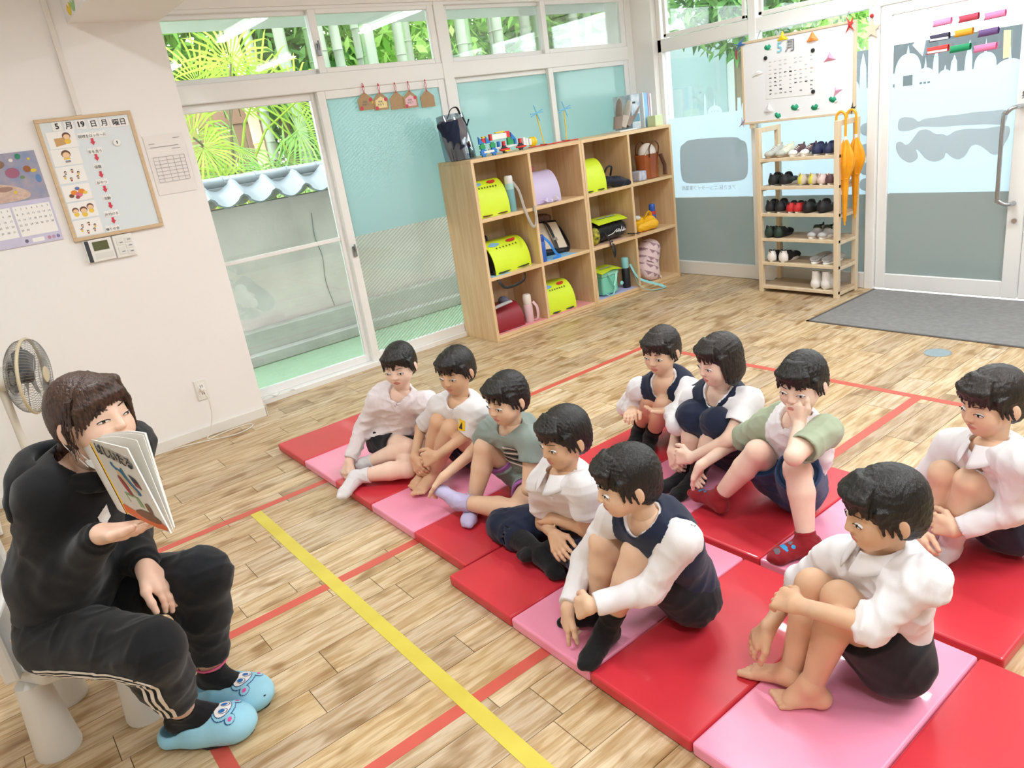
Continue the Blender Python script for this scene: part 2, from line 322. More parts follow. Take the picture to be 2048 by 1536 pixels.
# the door leaf
dr = MB(); XD = XE+.012
dr.box(XD, XD+.045, 2.53, 2.598, .01, 1.845).box(XD, XD+.045, 1.70, 1.79, .01, 1.845).box(XD, XD+.045, 1.79, 2.53, .01, .115).box(XD, XD+.045, 1.79, 2.53, 1.785, 1.845)
door = struct(dr.build('door_3', ALU, bevel=.004))
MB().box(XD+.022, XD+.028, 1.785, 2.535, .11, 1.79).build('pane', GLASS, door)
holes = [(2.394, 2.456, 1.352, 1.415), (2.334, 2.352, 1.352, 1.364), (2.309, 2.327, 1.352, 1.364), (2.284, 2.302, 1.352, 1.364), (2.506, 2.52, 1.352, 1.372)]
film(door, skyline(E1, 1.79, 2.53, 1.40, 185), .673, XD+.0195, holes=holes); MB().box(XD+.0175, XD+.0195, 1.79, 2.53, .115, .671).build('grey_film', FILMG, door)
HND = mat('satin_steel', '#b9bcc0', .25, metal=1)
hd_ = MB().tube([(XD, 1.755, 1.165), (XD-.045, 1.765, 1.165), (XD-.065, 1.785, 1.160), (XD-.07, 1.81, 1.135), (XD-.07, 1.825, 1.10), (XD-.07, 1.825, .66), (XD-.07, 1.815, .63), (XD-.06, 1.79, .61), (XD-.045, 1.765, .605), (XD, 1.755, .605)], .0125, 10).build('handle', HND, door, smooth=True)
MB().tube([(XD-.012, 1.745, .50), (XD, 1.745, .50)], .014, 12).build('lock', HND, door)
text('押', .045, frame((XD-.001-ORG[door.name][0], 1.742-ORG[door.name][1], 1.222-ORG[door.name][2]), (0, -1, 0), (0, 0, 1)), mat('sign_black', '#2a2a2c', .6), 'push_sign', door)
dr2 = MB(); dr2.box(XD, XD+.045, 1.60, 1.695, .01, 1.845).box(XD, XD+.045, .82, .89, .01, 1.845).box(XD, XD+.045, .89, 1.6, .01, .115).box(XD, XD+.045, .89, 1.6, 1.785, 1.845)
door4 = struct(dr2.build('door_4', ALU, bevel=.004)); MB().box(XD+.022, XD+.028, .885, 1.605, .11, 1.79).build('pane', GLASS, door4)
film(door4, skyline([('dome', 1.3, .12, 1.38, 1.5), ('tower', 1.1, .02, 0, 1.5)], .89, 1.6, 1.40, 60), .673, XD+.0195); MB().box(XD+.0175, XD+.0195, .89, 1.6, .115, .671).build('grey_film', FILMG, door4)
# grey blurred lettering on the outside of the door film, seen through it from behind
BL = film_mat('lettering_film_grey', '#dfe5e7', .66, .0)
def outline(parent, pts, x, m, name, t=.0008):
    o = MB(); o.M = Matrix(((0, 0, 1, x), (1, 0, 0, 0), (0, 1, 0, 0), (0, 0, 0, 1))); o.prism(pts, -t, 0)
    return o.build(name, m, parent)
def smooth_loop(pts, k=3):
    for _ in range(k):
        q = []
        for a, b in zip(pts, pts[1:]+pts[:1]): q += [(a[0]*.75+b[0]*.25, a[1]*.75+b[1]*.25), (a[0]*.25+b[0]*.75, a[1]*.25+b[1]*.75)]
        pts = q
    return pts
XL = XD+.017
outline(door, smooth_loop([(2.475, 1.155), (2.478, 1.075), (2.40, 1.072), (2.36, 1.085), (2.33, 1.095), (2.25, 1.085), (2.18, 1.08), (2.1, 1.082), (2.0, 1.078), (1.92, 1.075), (1.845, 1.06), (1.83, 1.12), (1.845, 1.155), (1.93, 1.15), (2.02, 1.155), (2.1, 1.145), (2.18, 1.15), (2.25, 1.14), (2.31, 1.145), (2.345, 1.12), (2.37, 1.15), (2.43, 1.165)], 2), XL, BL, 'lettering_blur')
outline(door, smooth_loop([(2.49, 1.0), (2.45, 1.015), (2.415, .975), (2.36, 1.04), (2.34, 1.075), (2.28, 1.075), (2.24, 1.04), (2.19, 1.04), (2.165, 1.02), (2.12, 1.055), (2.04, 1.06), (1.97, 1.05), (1.88, 1.06), (1.815, 1.06), (1.815, 1.0), (1.845, .94), (1.855, .90), (1.90, .89), (1.94, .93), (1.99, .965), (2.03, .95), (2.045, .90), (2.09, .87), (2.14, .895), (2.17, .93), (2.175, .885), (2.23, .865), (2.29, .885), (2.33, .94), (2.36, .96), (2.33, .90), (2.38, .865), (2.43, .885), (2.475, .93)], 2), XL, BL, 'lettering_blur')
# film and text on the two fixed panes
E7 = [('tower', 4.02, .012, 0, 1.43), ('cone', 4.02, .012, 1.43, 1.50), ('dome', 3.93, .07, 1.33, 1.385), ('cone', 3.93, .006, 1.38, 1.45), ('tower', 3.70, .015, 0, 1.42), ('dome', 3.63, .05, 1.34, 1.40)]
film(w7, skyline(E7, 3.575, 4.405, 1.325, 150), .668, XE+.0335, holes=[(3.955, 3.967, 1.335, 1.35), (3.925, 3.937, 1.335, 1.35), (3.895, 3.907, 1.335, 1.35)]); MB().box(XE+.031, XE+.0335, 3.575, 4.405, .115, .666).build('grey_film', FILMG, w7)
outline(w7, smooth_loop([(4.30, 1.10), (4.24, 1.115), (4.22, 1.145), (3.72, 1.135), (3.70, 1.105), (3.64, 1.09), (3.63, .95), (3.64, .82), (3.70, .79), (4.0, .785), (4.26, .78), (4.305, .83), (4.31, .95)], 2), XE+.030, BL, 'lettering_blur')
text('アとさ区 ニューライフ事業所', .042, frame((XE+.030-ORG[w7.name][0], 4.03-ORG[w7.name][1], .742-ORG[w7.name][2]), (0, 1, 0), (0, 0, 1)), BL, 'mirrored_lettering', w7)
E8 = [('tower', 2.72, .02, 0, 1.50), ('cone', 2.72, .022, 1.50, 1.60), ('dome', 2.80, .055, 1.38, 1.435), ('cone', 2.80, .008, 1.43, 1.50), ('dome', 3.1, .1, 1.36, 1.5), ('dome', 3.35, .08, 1.36, 1.45)]
film(w8, skyline(E8, 2.665, 3.51, 1.37, 150), .668, XE+.0335, holes=[(2.825, 2.84, 1.362, 1.382), (2.795, 2.81, 1.362, 1.382), (2.765, 2.78, 1.362, 1.382)]); MB().box(XE+.031, XE+.0335, 2.665, 3.51, .115, .666).build('grey_film', FILMG, w8)
for z in (1.106, .969, .843, .736): outline(w8, [(2.69+.042*math.cos(a*math.pi/10), z+.042*math.sin(a*math.pi/10)) for a in range(20)], XE+.030, BL, 'lettering_blur')
# entrance floor tile in grey, drain cover
struct(MB().box(4.31, 5.17, .7, 2.58, -.004, .004).build('floor_entrance', mat('grey_vinyl', '#8c8b8a', .55, noise=.25, nscale=30, col2='#7c7b7a')))
struct(MB().box(4.295, 4.312, .7, 2.60, -.002, .006).box(4.295, 5.17, 2.58, 2.597, -.002, .006).build('trim_entrance_edge', mat('dark_strip', '#5d5a57', .5)))
dc = thing('floor_hatch', 'round pale blue-grey cover set flush in the wooden floor', 'floor cover', (4.049, 1.676, 0)); MB().lathe([(.062, 0), (.062, .003), (.058, .004)], 28).build('cover_plate', mat('hatch_metal', '#9fb0b6', .35, metal=.2, noise=.15, nscale=90), dc, local=True); MB().lathe([(.068, 0), (.068, .0025), (.062, .0026)], 28).build('rim', mat('hatch_rim', '#b5b9b8', .3, metal=.6), dc, local=True)
# ---- ceiling tubes (their light is theirs)
LAMPW = mat('lamp_body', '#f2f2ef', .4); TUBE = mat('tube_glow', '#ffffff', .3, emit=9)
def lamp(x, y, k):
    t = thing('ceiling_light', 'white batten with one lit tube on the ceiling '+k, 'ceiling light', (x, y, 2.68), group='ceiling tube lights')
    MB().box(x-.045, x+.045, y-.62, y+.62, 2.645, 2.68).build('batten', LAMPW, t, bevel=.004)
    MB().tube([(x, y-.585, 2.615), (x, y+.585, 2.615)], .016, 12).build('tube', TUBE, t, smooth=True)
    for s in (-1, 1): MB().box(x-.02, x+.02, y+s*.60-.012, y+s*.60+.012, 2.59, 2.65).build('socket', LAMPW, t)
    a = bpy.data.lights.new('tube_light', 'AREA'); a.shape = 'RECTANGLE'; a.size = .08; a.size_y = 1.16; a.energy = TUBE_POWER; a.color = (.90, .955, 1); a.spread = math.pi
    o = bpy.data.objects.new('tube_light', a); COL.objects.link(o); o.parent = t; o.location = (0, 0, -.09)
for x, y, k in ((2.75, 2.27, 'nearest the glass doors'), (4.25, 2.27, 'nearest the entrance'), (4.1, -.35, 'behind the viewer by the entrance'), (2.75, -.35, 'behind the viewer in the middle'), (.25, 2.27, 'over the reader'), (1.75, -.35, 'above the viewer'), (.25, -.35, 'behind the viewer by the far wall')): lamp(x, y, k)
# ================================================================ OUTDOORS
def leafy(name, c, r, n, size, m, parent=None, seed=1, droop=.3):
    """cloud of small folded leaves inside an ellipsoid, one mesh"""
    rg = np.random.RandomState(seed); P = rg.normal(size=(n, 3)); P /= np.linalg.norm(P, axis=1)[:, None]; P *= (rg.rand(n, 1)**.45); P = P*np.array(r)+np.array(c)
    d = rg.normal(size=(n, 3)); d[:, 2] -= droop; d /= np.linalg.norm(d, axis=1)[:, None]; q = np.cross(d, rg.normal(size=(n, 3))); q /= np.linalg.norm(q, axis=1)[:, None]
    s = size*(.6+.8*rg.rand(n, 1)); V = np.concatenate([P, P+d*s*.5+q*s*.16, P+d*s, P+d*s*.5-q*s*.16], 1).reshape(-1, 3)
    o = MB(); o.v = [tuple(v) for v in V.tolist()]; o.f = [(4*i, 4*i+1, 4*i+2, 4*i+3) for i in range(n)]; o.mi = [0]*n
    return o.build(name, m, parent)
def leafmat(name, c1, c2, tl=.45):
    m = bpy.data.materials.new(name); m.use_nodes = True; nt = m.node_tree; N = nt.nodes; L = nt.links; N.clear(); out = N.new('ShaderNodeOutputMaterial')
    g = N.new('ShaderNodeNewGeometry'); r = N.new('ShaderNodeValToRGB'); r.color_ramp.elements[0].color = lin(c1); r.color_ramp.elements[1].color = lin(c2); L.new(g.outputs['Random Per Island'], r.inputs[0])
    d = N.new('ShaderNodeBsdfDiffuse'); t = N.new('ShaderNodeBsdfTranslucent'); L.new(r.outputs[0], d.inputs[0]); L.new(r.outputs[0], t.inputs[0]); mx = N.new('ShaderNodeMixShader'); mx.inputs[0].default_value = tl
    L.new(d.outputs[0], mx.inputs[1]); L.new(t.outputs[0], mx.inputs[2]); L.new(mx.outputs[0], out.inputs[0]); return m
TURF = mat('artificial_turf', '#9dbb9f', .9, noise=.35, nscale=160, col2='#7d9f82', bump=.5, bscale=300, dist=.01)
CONC = mat('weathered_concrete', '#d6cecb', .85, noise=.2, nscale=2.2, col2='#bab2ae', bump=.25, bscale=30, dist=.01)
CONC2 = mat('dark_concrete', '#b0b2ae', .85, noise=.2, nscale=4, col2='#9b9e9a', bump=.2, bscale=40, dist=.01)
TILE = mat('silver_roof_tile', '#8b959d', .38, noise=.25, nscale=6, col2='#737d84')
struct(MB().box(-2, 7, 4.77, 6.25, -.3, -.12).build('ground_turf', TURF))
struct(MB().box(-6, 16, 6.2, 16, -.3, -.1).build('ground_grove', mat('leaf_litter', '#6f7f52', .95, noise=.4, nscale=5, col2='#57573a')))
gw = struct(MB().box(-2, 8, 6.2, 6.36, -.12, 1.16).box(-2, 8, 6.19, 6.2, 1.02, 1.16).build('wall_garden', CONC))
MB().box(-2, 8, 6.1, 6.2, -.12, .16).box(-2, 8, 6.02, 6.1, -.12, -.02).build('plinth', CONC2, gw, bevel=.01)
MB().tube([(2.62, 6.197, 1.0), (2.6, 6.197, .8), (2.63, 6.197, .62), (2.61, 6.197, .4), (2.64, 6.197, .17)], .004, 5).build('crack', mat('crack_dark', '#7d807b', .9), gw)
# tiled coping
cop = thing('tile_coping', 'silver grey roof tile coping along the top of the garden wall', 'roof tiles', (2.5, 6.28, 1.16))
def tile_profile(u):  # one S-shaped tile, u 0..1
    return -.045*math.sin(math.pi*min(u/.72, 1)) if u < .72 else .035*math.sin(math.pi*(u-.72)/.28)
ti = None
for k in range(15):
    x0 = .62+.262*k
    for sd in (1, -1):
        if sd == 1 or True:
            if ti is None or sd not in ti:
                o = MB(); o.grid(lambda u, v: ((u-.5)*.275, sd*(-.04-.22*v), .13-.12*v+tile_profile(u)), 14, 3, .016); ob = o.build('roof_tile', TILE, cop, local=True, smooth=True); ti = ti or {}; ti[sd] = ob
            else: ob = ti[sd].copy(); COL.objects.link(ob)
            ob.parent = cop; ob.location = (x0-2.5, 0, .04)
MB().tube([(.4, 6.28, 1.355), (4.7, 6.28, 1.355)], .05, 14).build('ridge_tile', TILE, cop, smooth=True); MB().box(.4, 4.7, 6.235, 6.325, 1.24, 1.33).build('ridge_bed', mat('ridge_dark', '#7f868b', .6), cop, bevel=.01)
for k in range(16): MB().tube([(.62+.27*k, 6.28, 1.355), (.64+.27*k, 6.28, 1.355)], .056, 14).build('ridge_band', TILE, cop)
for k in range(15): MB().tube([(.76+.262*k, 6.22, 1.27), (.76+.262*k, 6.235, 1.27)], .022, 10).build('tile_boss', TILE, cop)
# eave over the glass doors
struct(MB().box(-1, 5.6, 4.9, 5.48, 2.34, 2.42).build('eave_trim', mat('soffit', '#cfd5d1', .8)))
# bamboo culms
BAM = [mat('bamboo_green', '#6f8f60', .45, noise=.2, nscale=3, nstretch=(1, 1, .2)), mat('bamboo_grey', '#84917c', .5, noise=.2, nscale=3, nstretch=(1, 1, .2)), mat('bamboo_tan', '#cdbf8a', .5, noise=.15, nscale=3, nstretch=(1, 1, .2))]
BL_ = ['green', 'grey green', 'pale tan']
WH = ['behind the palm fronds', 'rising past the tiled coping', 'seen above the glass doors', 'seen through the high window', 'in the thick of the grove']
for i, (px, Y, r, c) in enumerate(((3.0, 8.0, .055, 2), (3.28, 8.5, .05, 1), (3.5, 8.0, .06, 1), (3.66, 8.4, .055, 0), (3.86, 7.9, .07, 1), (4.05, 8.5, .06, 0), (4.12, 8.0, .055, 1), (4.3, 7.7, .06, 1), (4.52, 8.2, .065, 0), (4.72, 8.6, .05, 1), (4.9, 8.0, .06, 1), (5.1, 8.4, .07, 0), (5.5, 8.8, .06, 1), (5.85, 8.1, .07, 1), (6.1, 8.3, .07, 0), (6.35, 8.0, .07, 1), (6.6, 8.4, .065, 1), (6.9, 8.1, .075, 1), (7.3, 8.3, .07, 0), (7.7, 8.0, .06, 1), (8.2, 8.3, .06, 0))):
    o = MB(); pts = []; rs = []; z = -.1; lean = random.uniform(-.025, .025)
    while z < 6:
        s = random.uniform(.26, .36); pts += [(px+lean*z, Y, z), (px+lean*z, Y, z+.008), (px+lean*z, Y, z+.016), (px+lean*z, Y, z+s-.01)]; rs += [r, r*1.12, r, r*.99]; z += s
    tag(o.tube(pts, rs, 10).build('bamboo_culm', BAM[c], smooth=True), 'tall %s bamboo culm, number %s counting from the palm side of the grove' % (BL_[c], ['one', 'two', 'three', 'four', 'five', 'six', 'seven', 'eight', 'nine', 'ten', 'eleven', 'twelve', 'thirteen', 'fourteen', 'fifteen', 'sixteen', 'seventeen', 'eighteen', 'nineteen', 'twenty', 'twenty-one'][i]), 'bamboo', 'bamboo culms of the grove')
# fan palms
PALM = leafmat('palm_leaf_bright', '#7d9c38', '#a9bd55', .4); PALM2 = leafmat('palm_leaf', '#6d9a52', '#a3c272', .4); STEM = mat('palm_stem', '#6a6147', .8, noise=.4, nscale=20)
def frond(c, up, nrm, R, m, parent, n=25, seed=0):
    rg = random.Random(seed); o = MB(); c = Vector(c); up = Vector(up).normalized(); nrm = Vector(nrm); nrm = (nrm-up*nrm.dot(up)).normalized(); sd = up.cross(nrm)
    for k in range(n):
        a = math.radians(-125+250*k/(n-1)); d = up*math.cos(a)+sd*math.sin(a); w = d.cross(nrm)*.011; ln = R*rg.uniform(.8, 1.05); dr = Vector((0, 0, -1))*rg.uniform(.1, .35)*ln
        p1 = c+d*ln*.5+nrm*.02; p2 = c+d*ln*.85+dr*.5; p3 = c+d*ln+dr
        o.add([c, p1+w, p2+w*.6, p3, p2-w*.6, p1-w], [(0, 1, 5), (1, 2, 4, 5), (2, 3, 4)])
    return o.build('frond', m, parent)
def palm(base, fr_, label, m, sd):
    t = thing('fan_palm', label, 'palm', base); b = Vector(base)
    MB().tube([b, b+Vector((.02, 0, .6)), b+Vector((.0, 0, 1.35))], [.05, .045, .04], 8).build('trunk', STEM, t)
    for i, (x, y, z, R) in enumerate(fr_):
        c = Vector((x, y, z)); d = (c-(b+Vector((0, 0, 1.2)))); MB().tube([b+Vector((0, 0, 1.25)), b+Vector((0, 0, 1.25))+d*.55+Vector((0, 0, .12)), c], [.016, .012, .009], 5).build('petiole', STEM if i % 2 else m, t)
        frond(c, (d.x*.6, d.y*.3, .5 if z > 1.7 else -.1), (random.uniform(-.3, .3), -1, .5), R, m, t, seed=sd+i)
palm((2.35, 7.2, -.1), [(2.25, 7.1, 2.15, .55), (2.55, 7.2, 2.05, .6), (2.85, 7.3, 2.12, .62), (2.05, 7.0, 1.75, .5), (3.1, 7.1, 1.95, .55), (2.5, 6.9, 2.3, .5)], 'bright yellow-green fan palm at the edge of the grove', PALM, 10)
palm((2.75, 7.35, -.1), [(2.5, 7.2, 1.62, .5), (2.9, 7.2, 1.45, .5), (2.65, 7.0, 1.35, .42), (2.25, 7.0, 1.4, .45), (3.1, 7.2, 1.7, .5), (2.95, 7.0, 1.2, .4)], 'duller green fan palm spreading just above the tiled coping', PALM2, 40)
palm((2.0, 7.1, -.1), [(1.85, 7.0, 1.5, .4), (2.1, 6.95, 1.65, .45), (1.7, 7.1, 1.9, .45), (2.15, 6.9, 1.3, .38)], 'drooping fan palm next to the white wall edge', PALM, 70)
fb = thing('board_fence', 'brown board fence standing behind the palms', 'fence', (2.6, 8.9, -.1))
for k in range(9): MB().box(2.0+.17*k, 2.155+.17*k, 8.88, 8.9, -.1, 2.1).build('board', mat('fence_brown', '#8a6a58', .8, noise=.25, nscale=4, nstretch=(3, 3, .3)), fb)
MB().box(2.0, 3.5, 8.86, 8.885, 1.9, 1.97).build('rail', MATS['fence_brown'], fb)
# trees behind
LF = [leafmat('leaf_mid', '#4f8a3d', '#9dcc66'), leafmat('leaf_dark', '#3c6b3a', '#7fae62'), leafmat('leaf_light', '#7db24e', '#c2e388')]
BARK = mat('bark', '#75664f', .9, noise=.3, nscale=8)
for i, (x, y, z, rx, rz, n, k, lb) in enumerate(((2.2, 10.2, 3.2, 1.3, 1.5, 3200, 0, 'leafy tree behind the board fence and palms'), (4.3, 10.5, 3.6, 1.5, 2.2, 3800, 1, 'dark leafy tree behind the first bamboo culms'), (6.3, 10.4, 3.0, 1.5, 2.2, 3800, 2, 'light green leafy tree above the sliding door'), (8.4, 10.2, 3.0, 1.5, 2.0, 3600, 0, 'leafy tree behind the bamboo above the lockers'), (10.6, 10.4, 3.2, 1.6, 2.0, 3200, 2, 'pale leafy tree at the far end of the grove'), (5.2, 12, 2.0, 3.0, 1.8, 4200, 1, 'dense dark shrub thicket filling the middle of the grove'), (9.5, 12, 2.0, 3.0, 1.8, 4200, 0, 'dense shrub thicket behind the far bamboo'))):
    t = thing('grove_tree', lb, 'tree', (x, y, -.1)); leafy('foliage', (x, y, z), (rx, .9, rz), n, .26, LF[k], t, i+3)['kind'] = 'stuff'; MB().tube([(x, y, -.1), (x+.05, y, 1.5), (x, y, 3)], [.1, .08, .05], 8).build('trunk', BARK, t)
# street side, seen over the frosted film
struct(MB().box(5.3, 16, -6, 12, -.3, -.08).build('ground_street', mat('asphalt_pale', '#b7b9ba', .9, noise=.1, nscale=20)))
struct(MB().box(5.3, 6.2, -3.6, 4.6, -.08, -.02).build('pavement_step', mat('pale_paving', '#cfcfca', .85)))
struct(MB().box(8.2, 8.35, -3, 5.6, -.08, 1.67).build('wall_street', mat('charcoal_fence', '#4d565c', .7, noise=.15, nscale=2)))
hs = thing('white_house', 'pale white house across the street behind the first fixed pane', 'house', (11, 9, -.08)); MB().box(10, 13, 6.2, 11.5, -.08, 4.2).build('wall', mat('house_white', '#c4cccc', .8), hs); MB().box(9.98, 10.0, 7.3, 8.6, .9, 2.2).build('window', mat('house_glass', '#9fb3b8', .2), hs); MB().box(9.98, 10.0, 9.3, 10.6, .9, 2.2).build('window', MATS['house_glass'], hs); MB().box(9.8, 13.2, 6, 11.7, 4.2, 4.35).build('roof', mat('roof_grey', '#8e9499', .7), hs)
t = thing('street_tree', 'dusky green street tree seen through the high panes above the notice board', 'tree', (8.9, 6.3, -.08)); leafy('foliage', (8.9, 6.3, 2.75), (.7, 1.0, .85), 2600, .2, LF[1], t, 78)['kind'] = 'stuff'; MB().tube([(8.9, 6.3, -.08), (8.9, 6.3, 2.2)], .07, 8).build('trunk', BARK, t)
t = thing('street_tree', 'light green street tree visible beside the magnet board', 'tree', (9.6, 5.35, -.08)); leafy('foliage', (9.6, 5.35, 2.3), (.6, .48, .9), 2000, .2, LF[2], t, 77)['kind'] = 'stuff'; MB().tube([(9.6, 5.35, -.08), (9.6, 5.35, 2)], .07, 8).build('trunk', BARK, t)
# ================================================================ MATS AND TAPE
MATR = mat('red_vinyl', '#d63642', .36, noise=.12, nscale=3, bump=.12, bscale=14, dist=.004, coat=.15); MATP = mat('pink_vinyl', '#f79bb9', .34, noise=.05, nscale=3, bump=.12, bscale=14, dist=.004, coat=.15)
def gym_mat(x0, x1, y1, pw, label):
    t = thing('folding_mat', label, 'gym mat', ((x0+x1)/2, y1-2.5*pw, 0), group='folding gym mats')
    for k in range(5):
        b = y1-k*pw; o = MB(); nx, ny = 10, 6; 
        def top(u, v, b=b): return (x0+(x1-x0)*u, b-pw+.002+(pw-.004)*v, .040+.0025*math.sin(9*u+k)*math.sin(7*v+2*k)+.001*math.sin(23*u*v))
        P = MB().box(x0, x1, b-pw+.0015, b-.0015, .001, .040); P.build('panel', MATR if k % 2 == 0 else MATP, t, bevel=.008, seg=3)
gym_mat(1.12, 1.735, 3.80, .358, 'red and pink folding mat under the row of children nearest the glass doors')
gym_mat(1.046, 1.765, 2.005, .354, 'red and pink folding mat under the foreground child')
gym_mat(1.79, 2.50, 2.335, .359, 'red and pink folding mat under the child in denim shorts')
TR = mat('red_floor_tape', '#cf5b4c', .45, noise=.08, nscale=12); TY = mat('yellow_floor_tape', '#d9cb52', .45, noise=.12, nscale=7, col2='#cdbb45')
def tape(x0, x1, y0, y1, m, label, z=.0006): tag(MB().box(x0, x1, y0, y1, .0, z).build('floor_tape', m), label, 'tape')
tape(.165, 3.44, 3.185, 3.228, TR, 'long red floor tape running from the reader toward the lockers'); tape(.2, 2.7, 2.338, 2.381, TR, 'red floor tape passing under the yellow tape to the mats', .0007); tape(.2, 3.40, 1.47, 1.512, TR, 'red floor tape running from the bottom edge under the near mats', .0008)
tape(.160, .203, -.2, 3.185, TR, 'red floor tape under the blue slippers', .0009); tape(3.40, 3.44, -.2, 3.185, TR, 'red floor tape beyond the far mats by the entrance', .0009); tape(.737, .787, .3, 3.182, TY, 'yellow floor tape across the open floor', .0013)
# ================================================================ PEOPLE: implicit-surface bodies
def nv(v): v = np.array(v, float); return v/(np.linalg.norm(v)+1e-12)
class Sdf:
    def __init__(s, h): s.h = h; s.p = []; s.lo = np.full(3, 1e9); s.hi = np.full(3, -1e9)
    def _push(s, op, fn, lo, hi, k):
        lo, hi = np.array(lo, float), np.array(hi, float); s.p.append((op, fn, lo, hi, k))
        if op == 0: s.lo = np.minimum(s.lo, lo); s.hi = np.maximum(s.hi, hi)
        return s
    def cone(s, a, b, ra, rb, k=.012, op=0, cap=0, flat=None, ff=1.0):
        """round cone; cap: 1 cuts flat at b, 2 at a, 3 both; flat/ff widens it along a direction"""
        a, b = np.array(a, float), np.array(b, float); ab = b-a; L2 = ab@ab+1e-12; L = math.sqrt(L2); ax = ab/L
        fl = None if flat is None else nv(flat)
        def fn(X, Y, Z):
            px, py, pz = X-a[0], Y-a[1], Z-a[2]
            t = (px*ab[0]+py*ab[1]+pz*ab[2])/L2; tc = np.clip(t, 0, 1)
            qx, qy, qz = px-tc*ab[0], py-tc*ab[1], pz-tc*ab[2]
            if fl is not None:
                w = (qx*fl[0]+qy*fl[1]+qz*fl[2])*(1-1/ff); qx, qy, qz = qx-w*fl[0], qy-w*fl[1], qz-w*fl[2]
            d = np.sqrt(qx*qx+qy*qy+qz*qz)-(ra+(rb-ra)*tc)
            if cap & 1: d = np.maximum(d, (t-1)*L)
            if cap & 2: d = np.maximum(d, -t*L)
            return d
        r = max(ra, rb)*max(ff, 1); return s._push(op, fn, np.minimum(a, b)-r, np.maximum(a, b)+r, k)
    def ell(s, c, r, ax=None, k=.012, op=0):
        c = np.array(c, float); A = np.eye(3) if ax is None else np.array([nv(q) for q in ax]); r = np.array(r, float)
        def fn(X, Y, Z):
            px, py, pz = X-c[0], Y-c[1], Z-c[2]; k0 = 0; k1 = 0
            for i in range(3):
                q = (px*A[i][0]+py*A[i][1]+pz*A[i][2]); k0 = k0+(q/r[i])**2; k1 = k1+(q/(r[i]*r[i]))**2
            k0 = np.sqrt(k0); return k0*(k0-1)/np.maximum(np.sqrt(k1), 1e-6)
        ext = np.sqrt(((A*r[:, None])**2).sum(0)); return s._push(op, fn, c-ext, c+ext, k)
    def plane(s, pt, n, k=.004):
        """keep the side opposite to n"""
        pt = np.array(pt, float); n = nv(n)
        return s._push(2, lambda X, Y, Z: (X-pt[0])*n[0]+(Y-pt[1])*n[1]+(Z-pt[2])*n[2], [-1e9]*3, [1e9]*3, k)
    def mesh(s, noise=None):
        h = s.h; lo = s.lo-3*h; n = np.ceil((s.hi+3*h-lo)/h).astype(int)+1
        gx, gy, gz = [(lo[i]+h*np.arange(n[i])).astype(np.float32) for i in range(3)]
        D = np.full(n, .06, np.float32)
        for op, fn, a, b, k in s.p:
            i0 = np.clip(np.floor((a-k-2*h-lo)/h), 0, n-1).astype(int); i1 = np.clip(np.ceil((b+k+2*h-lo)/h), 0, n-1).astype(int)+1
            sl = tuple(slice(i0[q], i1[q]) for q in range(3))
            d = fn(gx[sl[0]][:, None, None], gy[sl[1]][None, :, None], gz[sl[2]][None, None, :]).astype(np.float32); o = D[sl]
            if op == 0:
                e = np.maximum(k-np.abs(o-d), 0)/k; D[sl] = np.minimum(o, d)-e*e*k*.25
            elif op == 1:
                d = -d; e = np.maximum(k-np.abs(o-d), 0)/k; D[sl] = np.maximum(o, d)+e*e*k*.25
            else: D[sl] = np.maximum(o, d)
        # surface nets
        I = D < 0; c = np.zeros(n-1, np.uint8)
        for dx in (0, 1):
            for dy in (0, 1):
                for dz in (0, 1): c += I[dx:n[0]-1+dx, dy:n[1]-1+dy, dz:n[2]-1+dz]
        act = (c > 0) & (c < 8); idx = np.argwhere(act); vid = np.full(n-1, -1, np.int32); vid[act] = np.arange(len(idx))
        acc = np.zeros((len(idx), 3)); cnt = np.zeros(len(idx)); cor = {}
        for o in [(x, y, z) for x in (0, 1) for y in (0, 1) for z in (0, 1)]: cor[o] = D[idx[:, 0]+o[0], idx[:, 1]+o[1], idx[:, 2]+o[2]]
        for o in cor:
            for ax in range(3):
                if o[ax] == 0:
                    p = list(o); p[ax] = 1; p = tuple(p); a, b = cor[o], cor[p]; m = (a < 0) != (b < 0); t = a[m]/(a[m]-b[m]+1e-12)
                    q = np.tile(np.array(o, float), (m.sum(), 1)); q[:, ax] += t; acc[m] += q; cnt[m] += 1
        V = lo+h*(idx+acc/cnt[:, None]); F = []
        for ax in range(3):
            u, v = [(1, 2), (2, 0), (0, 1)][ax]; sa = [slice(1, n[q]-1) for q in range(3)]; sb = list(sa); sa[ax] = slice(0, n[ax]-1); sb[ax] = slice(1, n[ax])
            A, B = I[tuple(sa)], I[tuple(sb)]; e = np.argwhere(A != B)
            if len(e) == 0: continue
            off = np.array([1, 1, 1]); off[ax] = 0; e = e+off; inside = A[A != B]
            def g(du, dv): q = e.copy(); q[:, u] -= du; q[:, v] -= dv; return vid[q[:, 0], q[:, 1], q[:, 2]]
            Q = np.stack([g(1, 1), g(0, 1), g(0, 0), g(1, 0)], 1); Q[~inside] = Q[~inside][:, ::-1]; F.append(Q)
        F = np.concatenate(F); F = F[(F >= 0).all(1)]
        return V, F
def vnormals(V, F):
    a = V[F[:, 2]]-V[F[:, 0]]; b = V[F[:, 3]]-V[F[:, 1]]; fn = np.cross(a, b); N = np.zeros_like(V)
    for i in range(4): np.add.at(N, F[:, i], fn)
    return N/(np.linalg.norm(N, axis=1)[:, None]+1e-12)
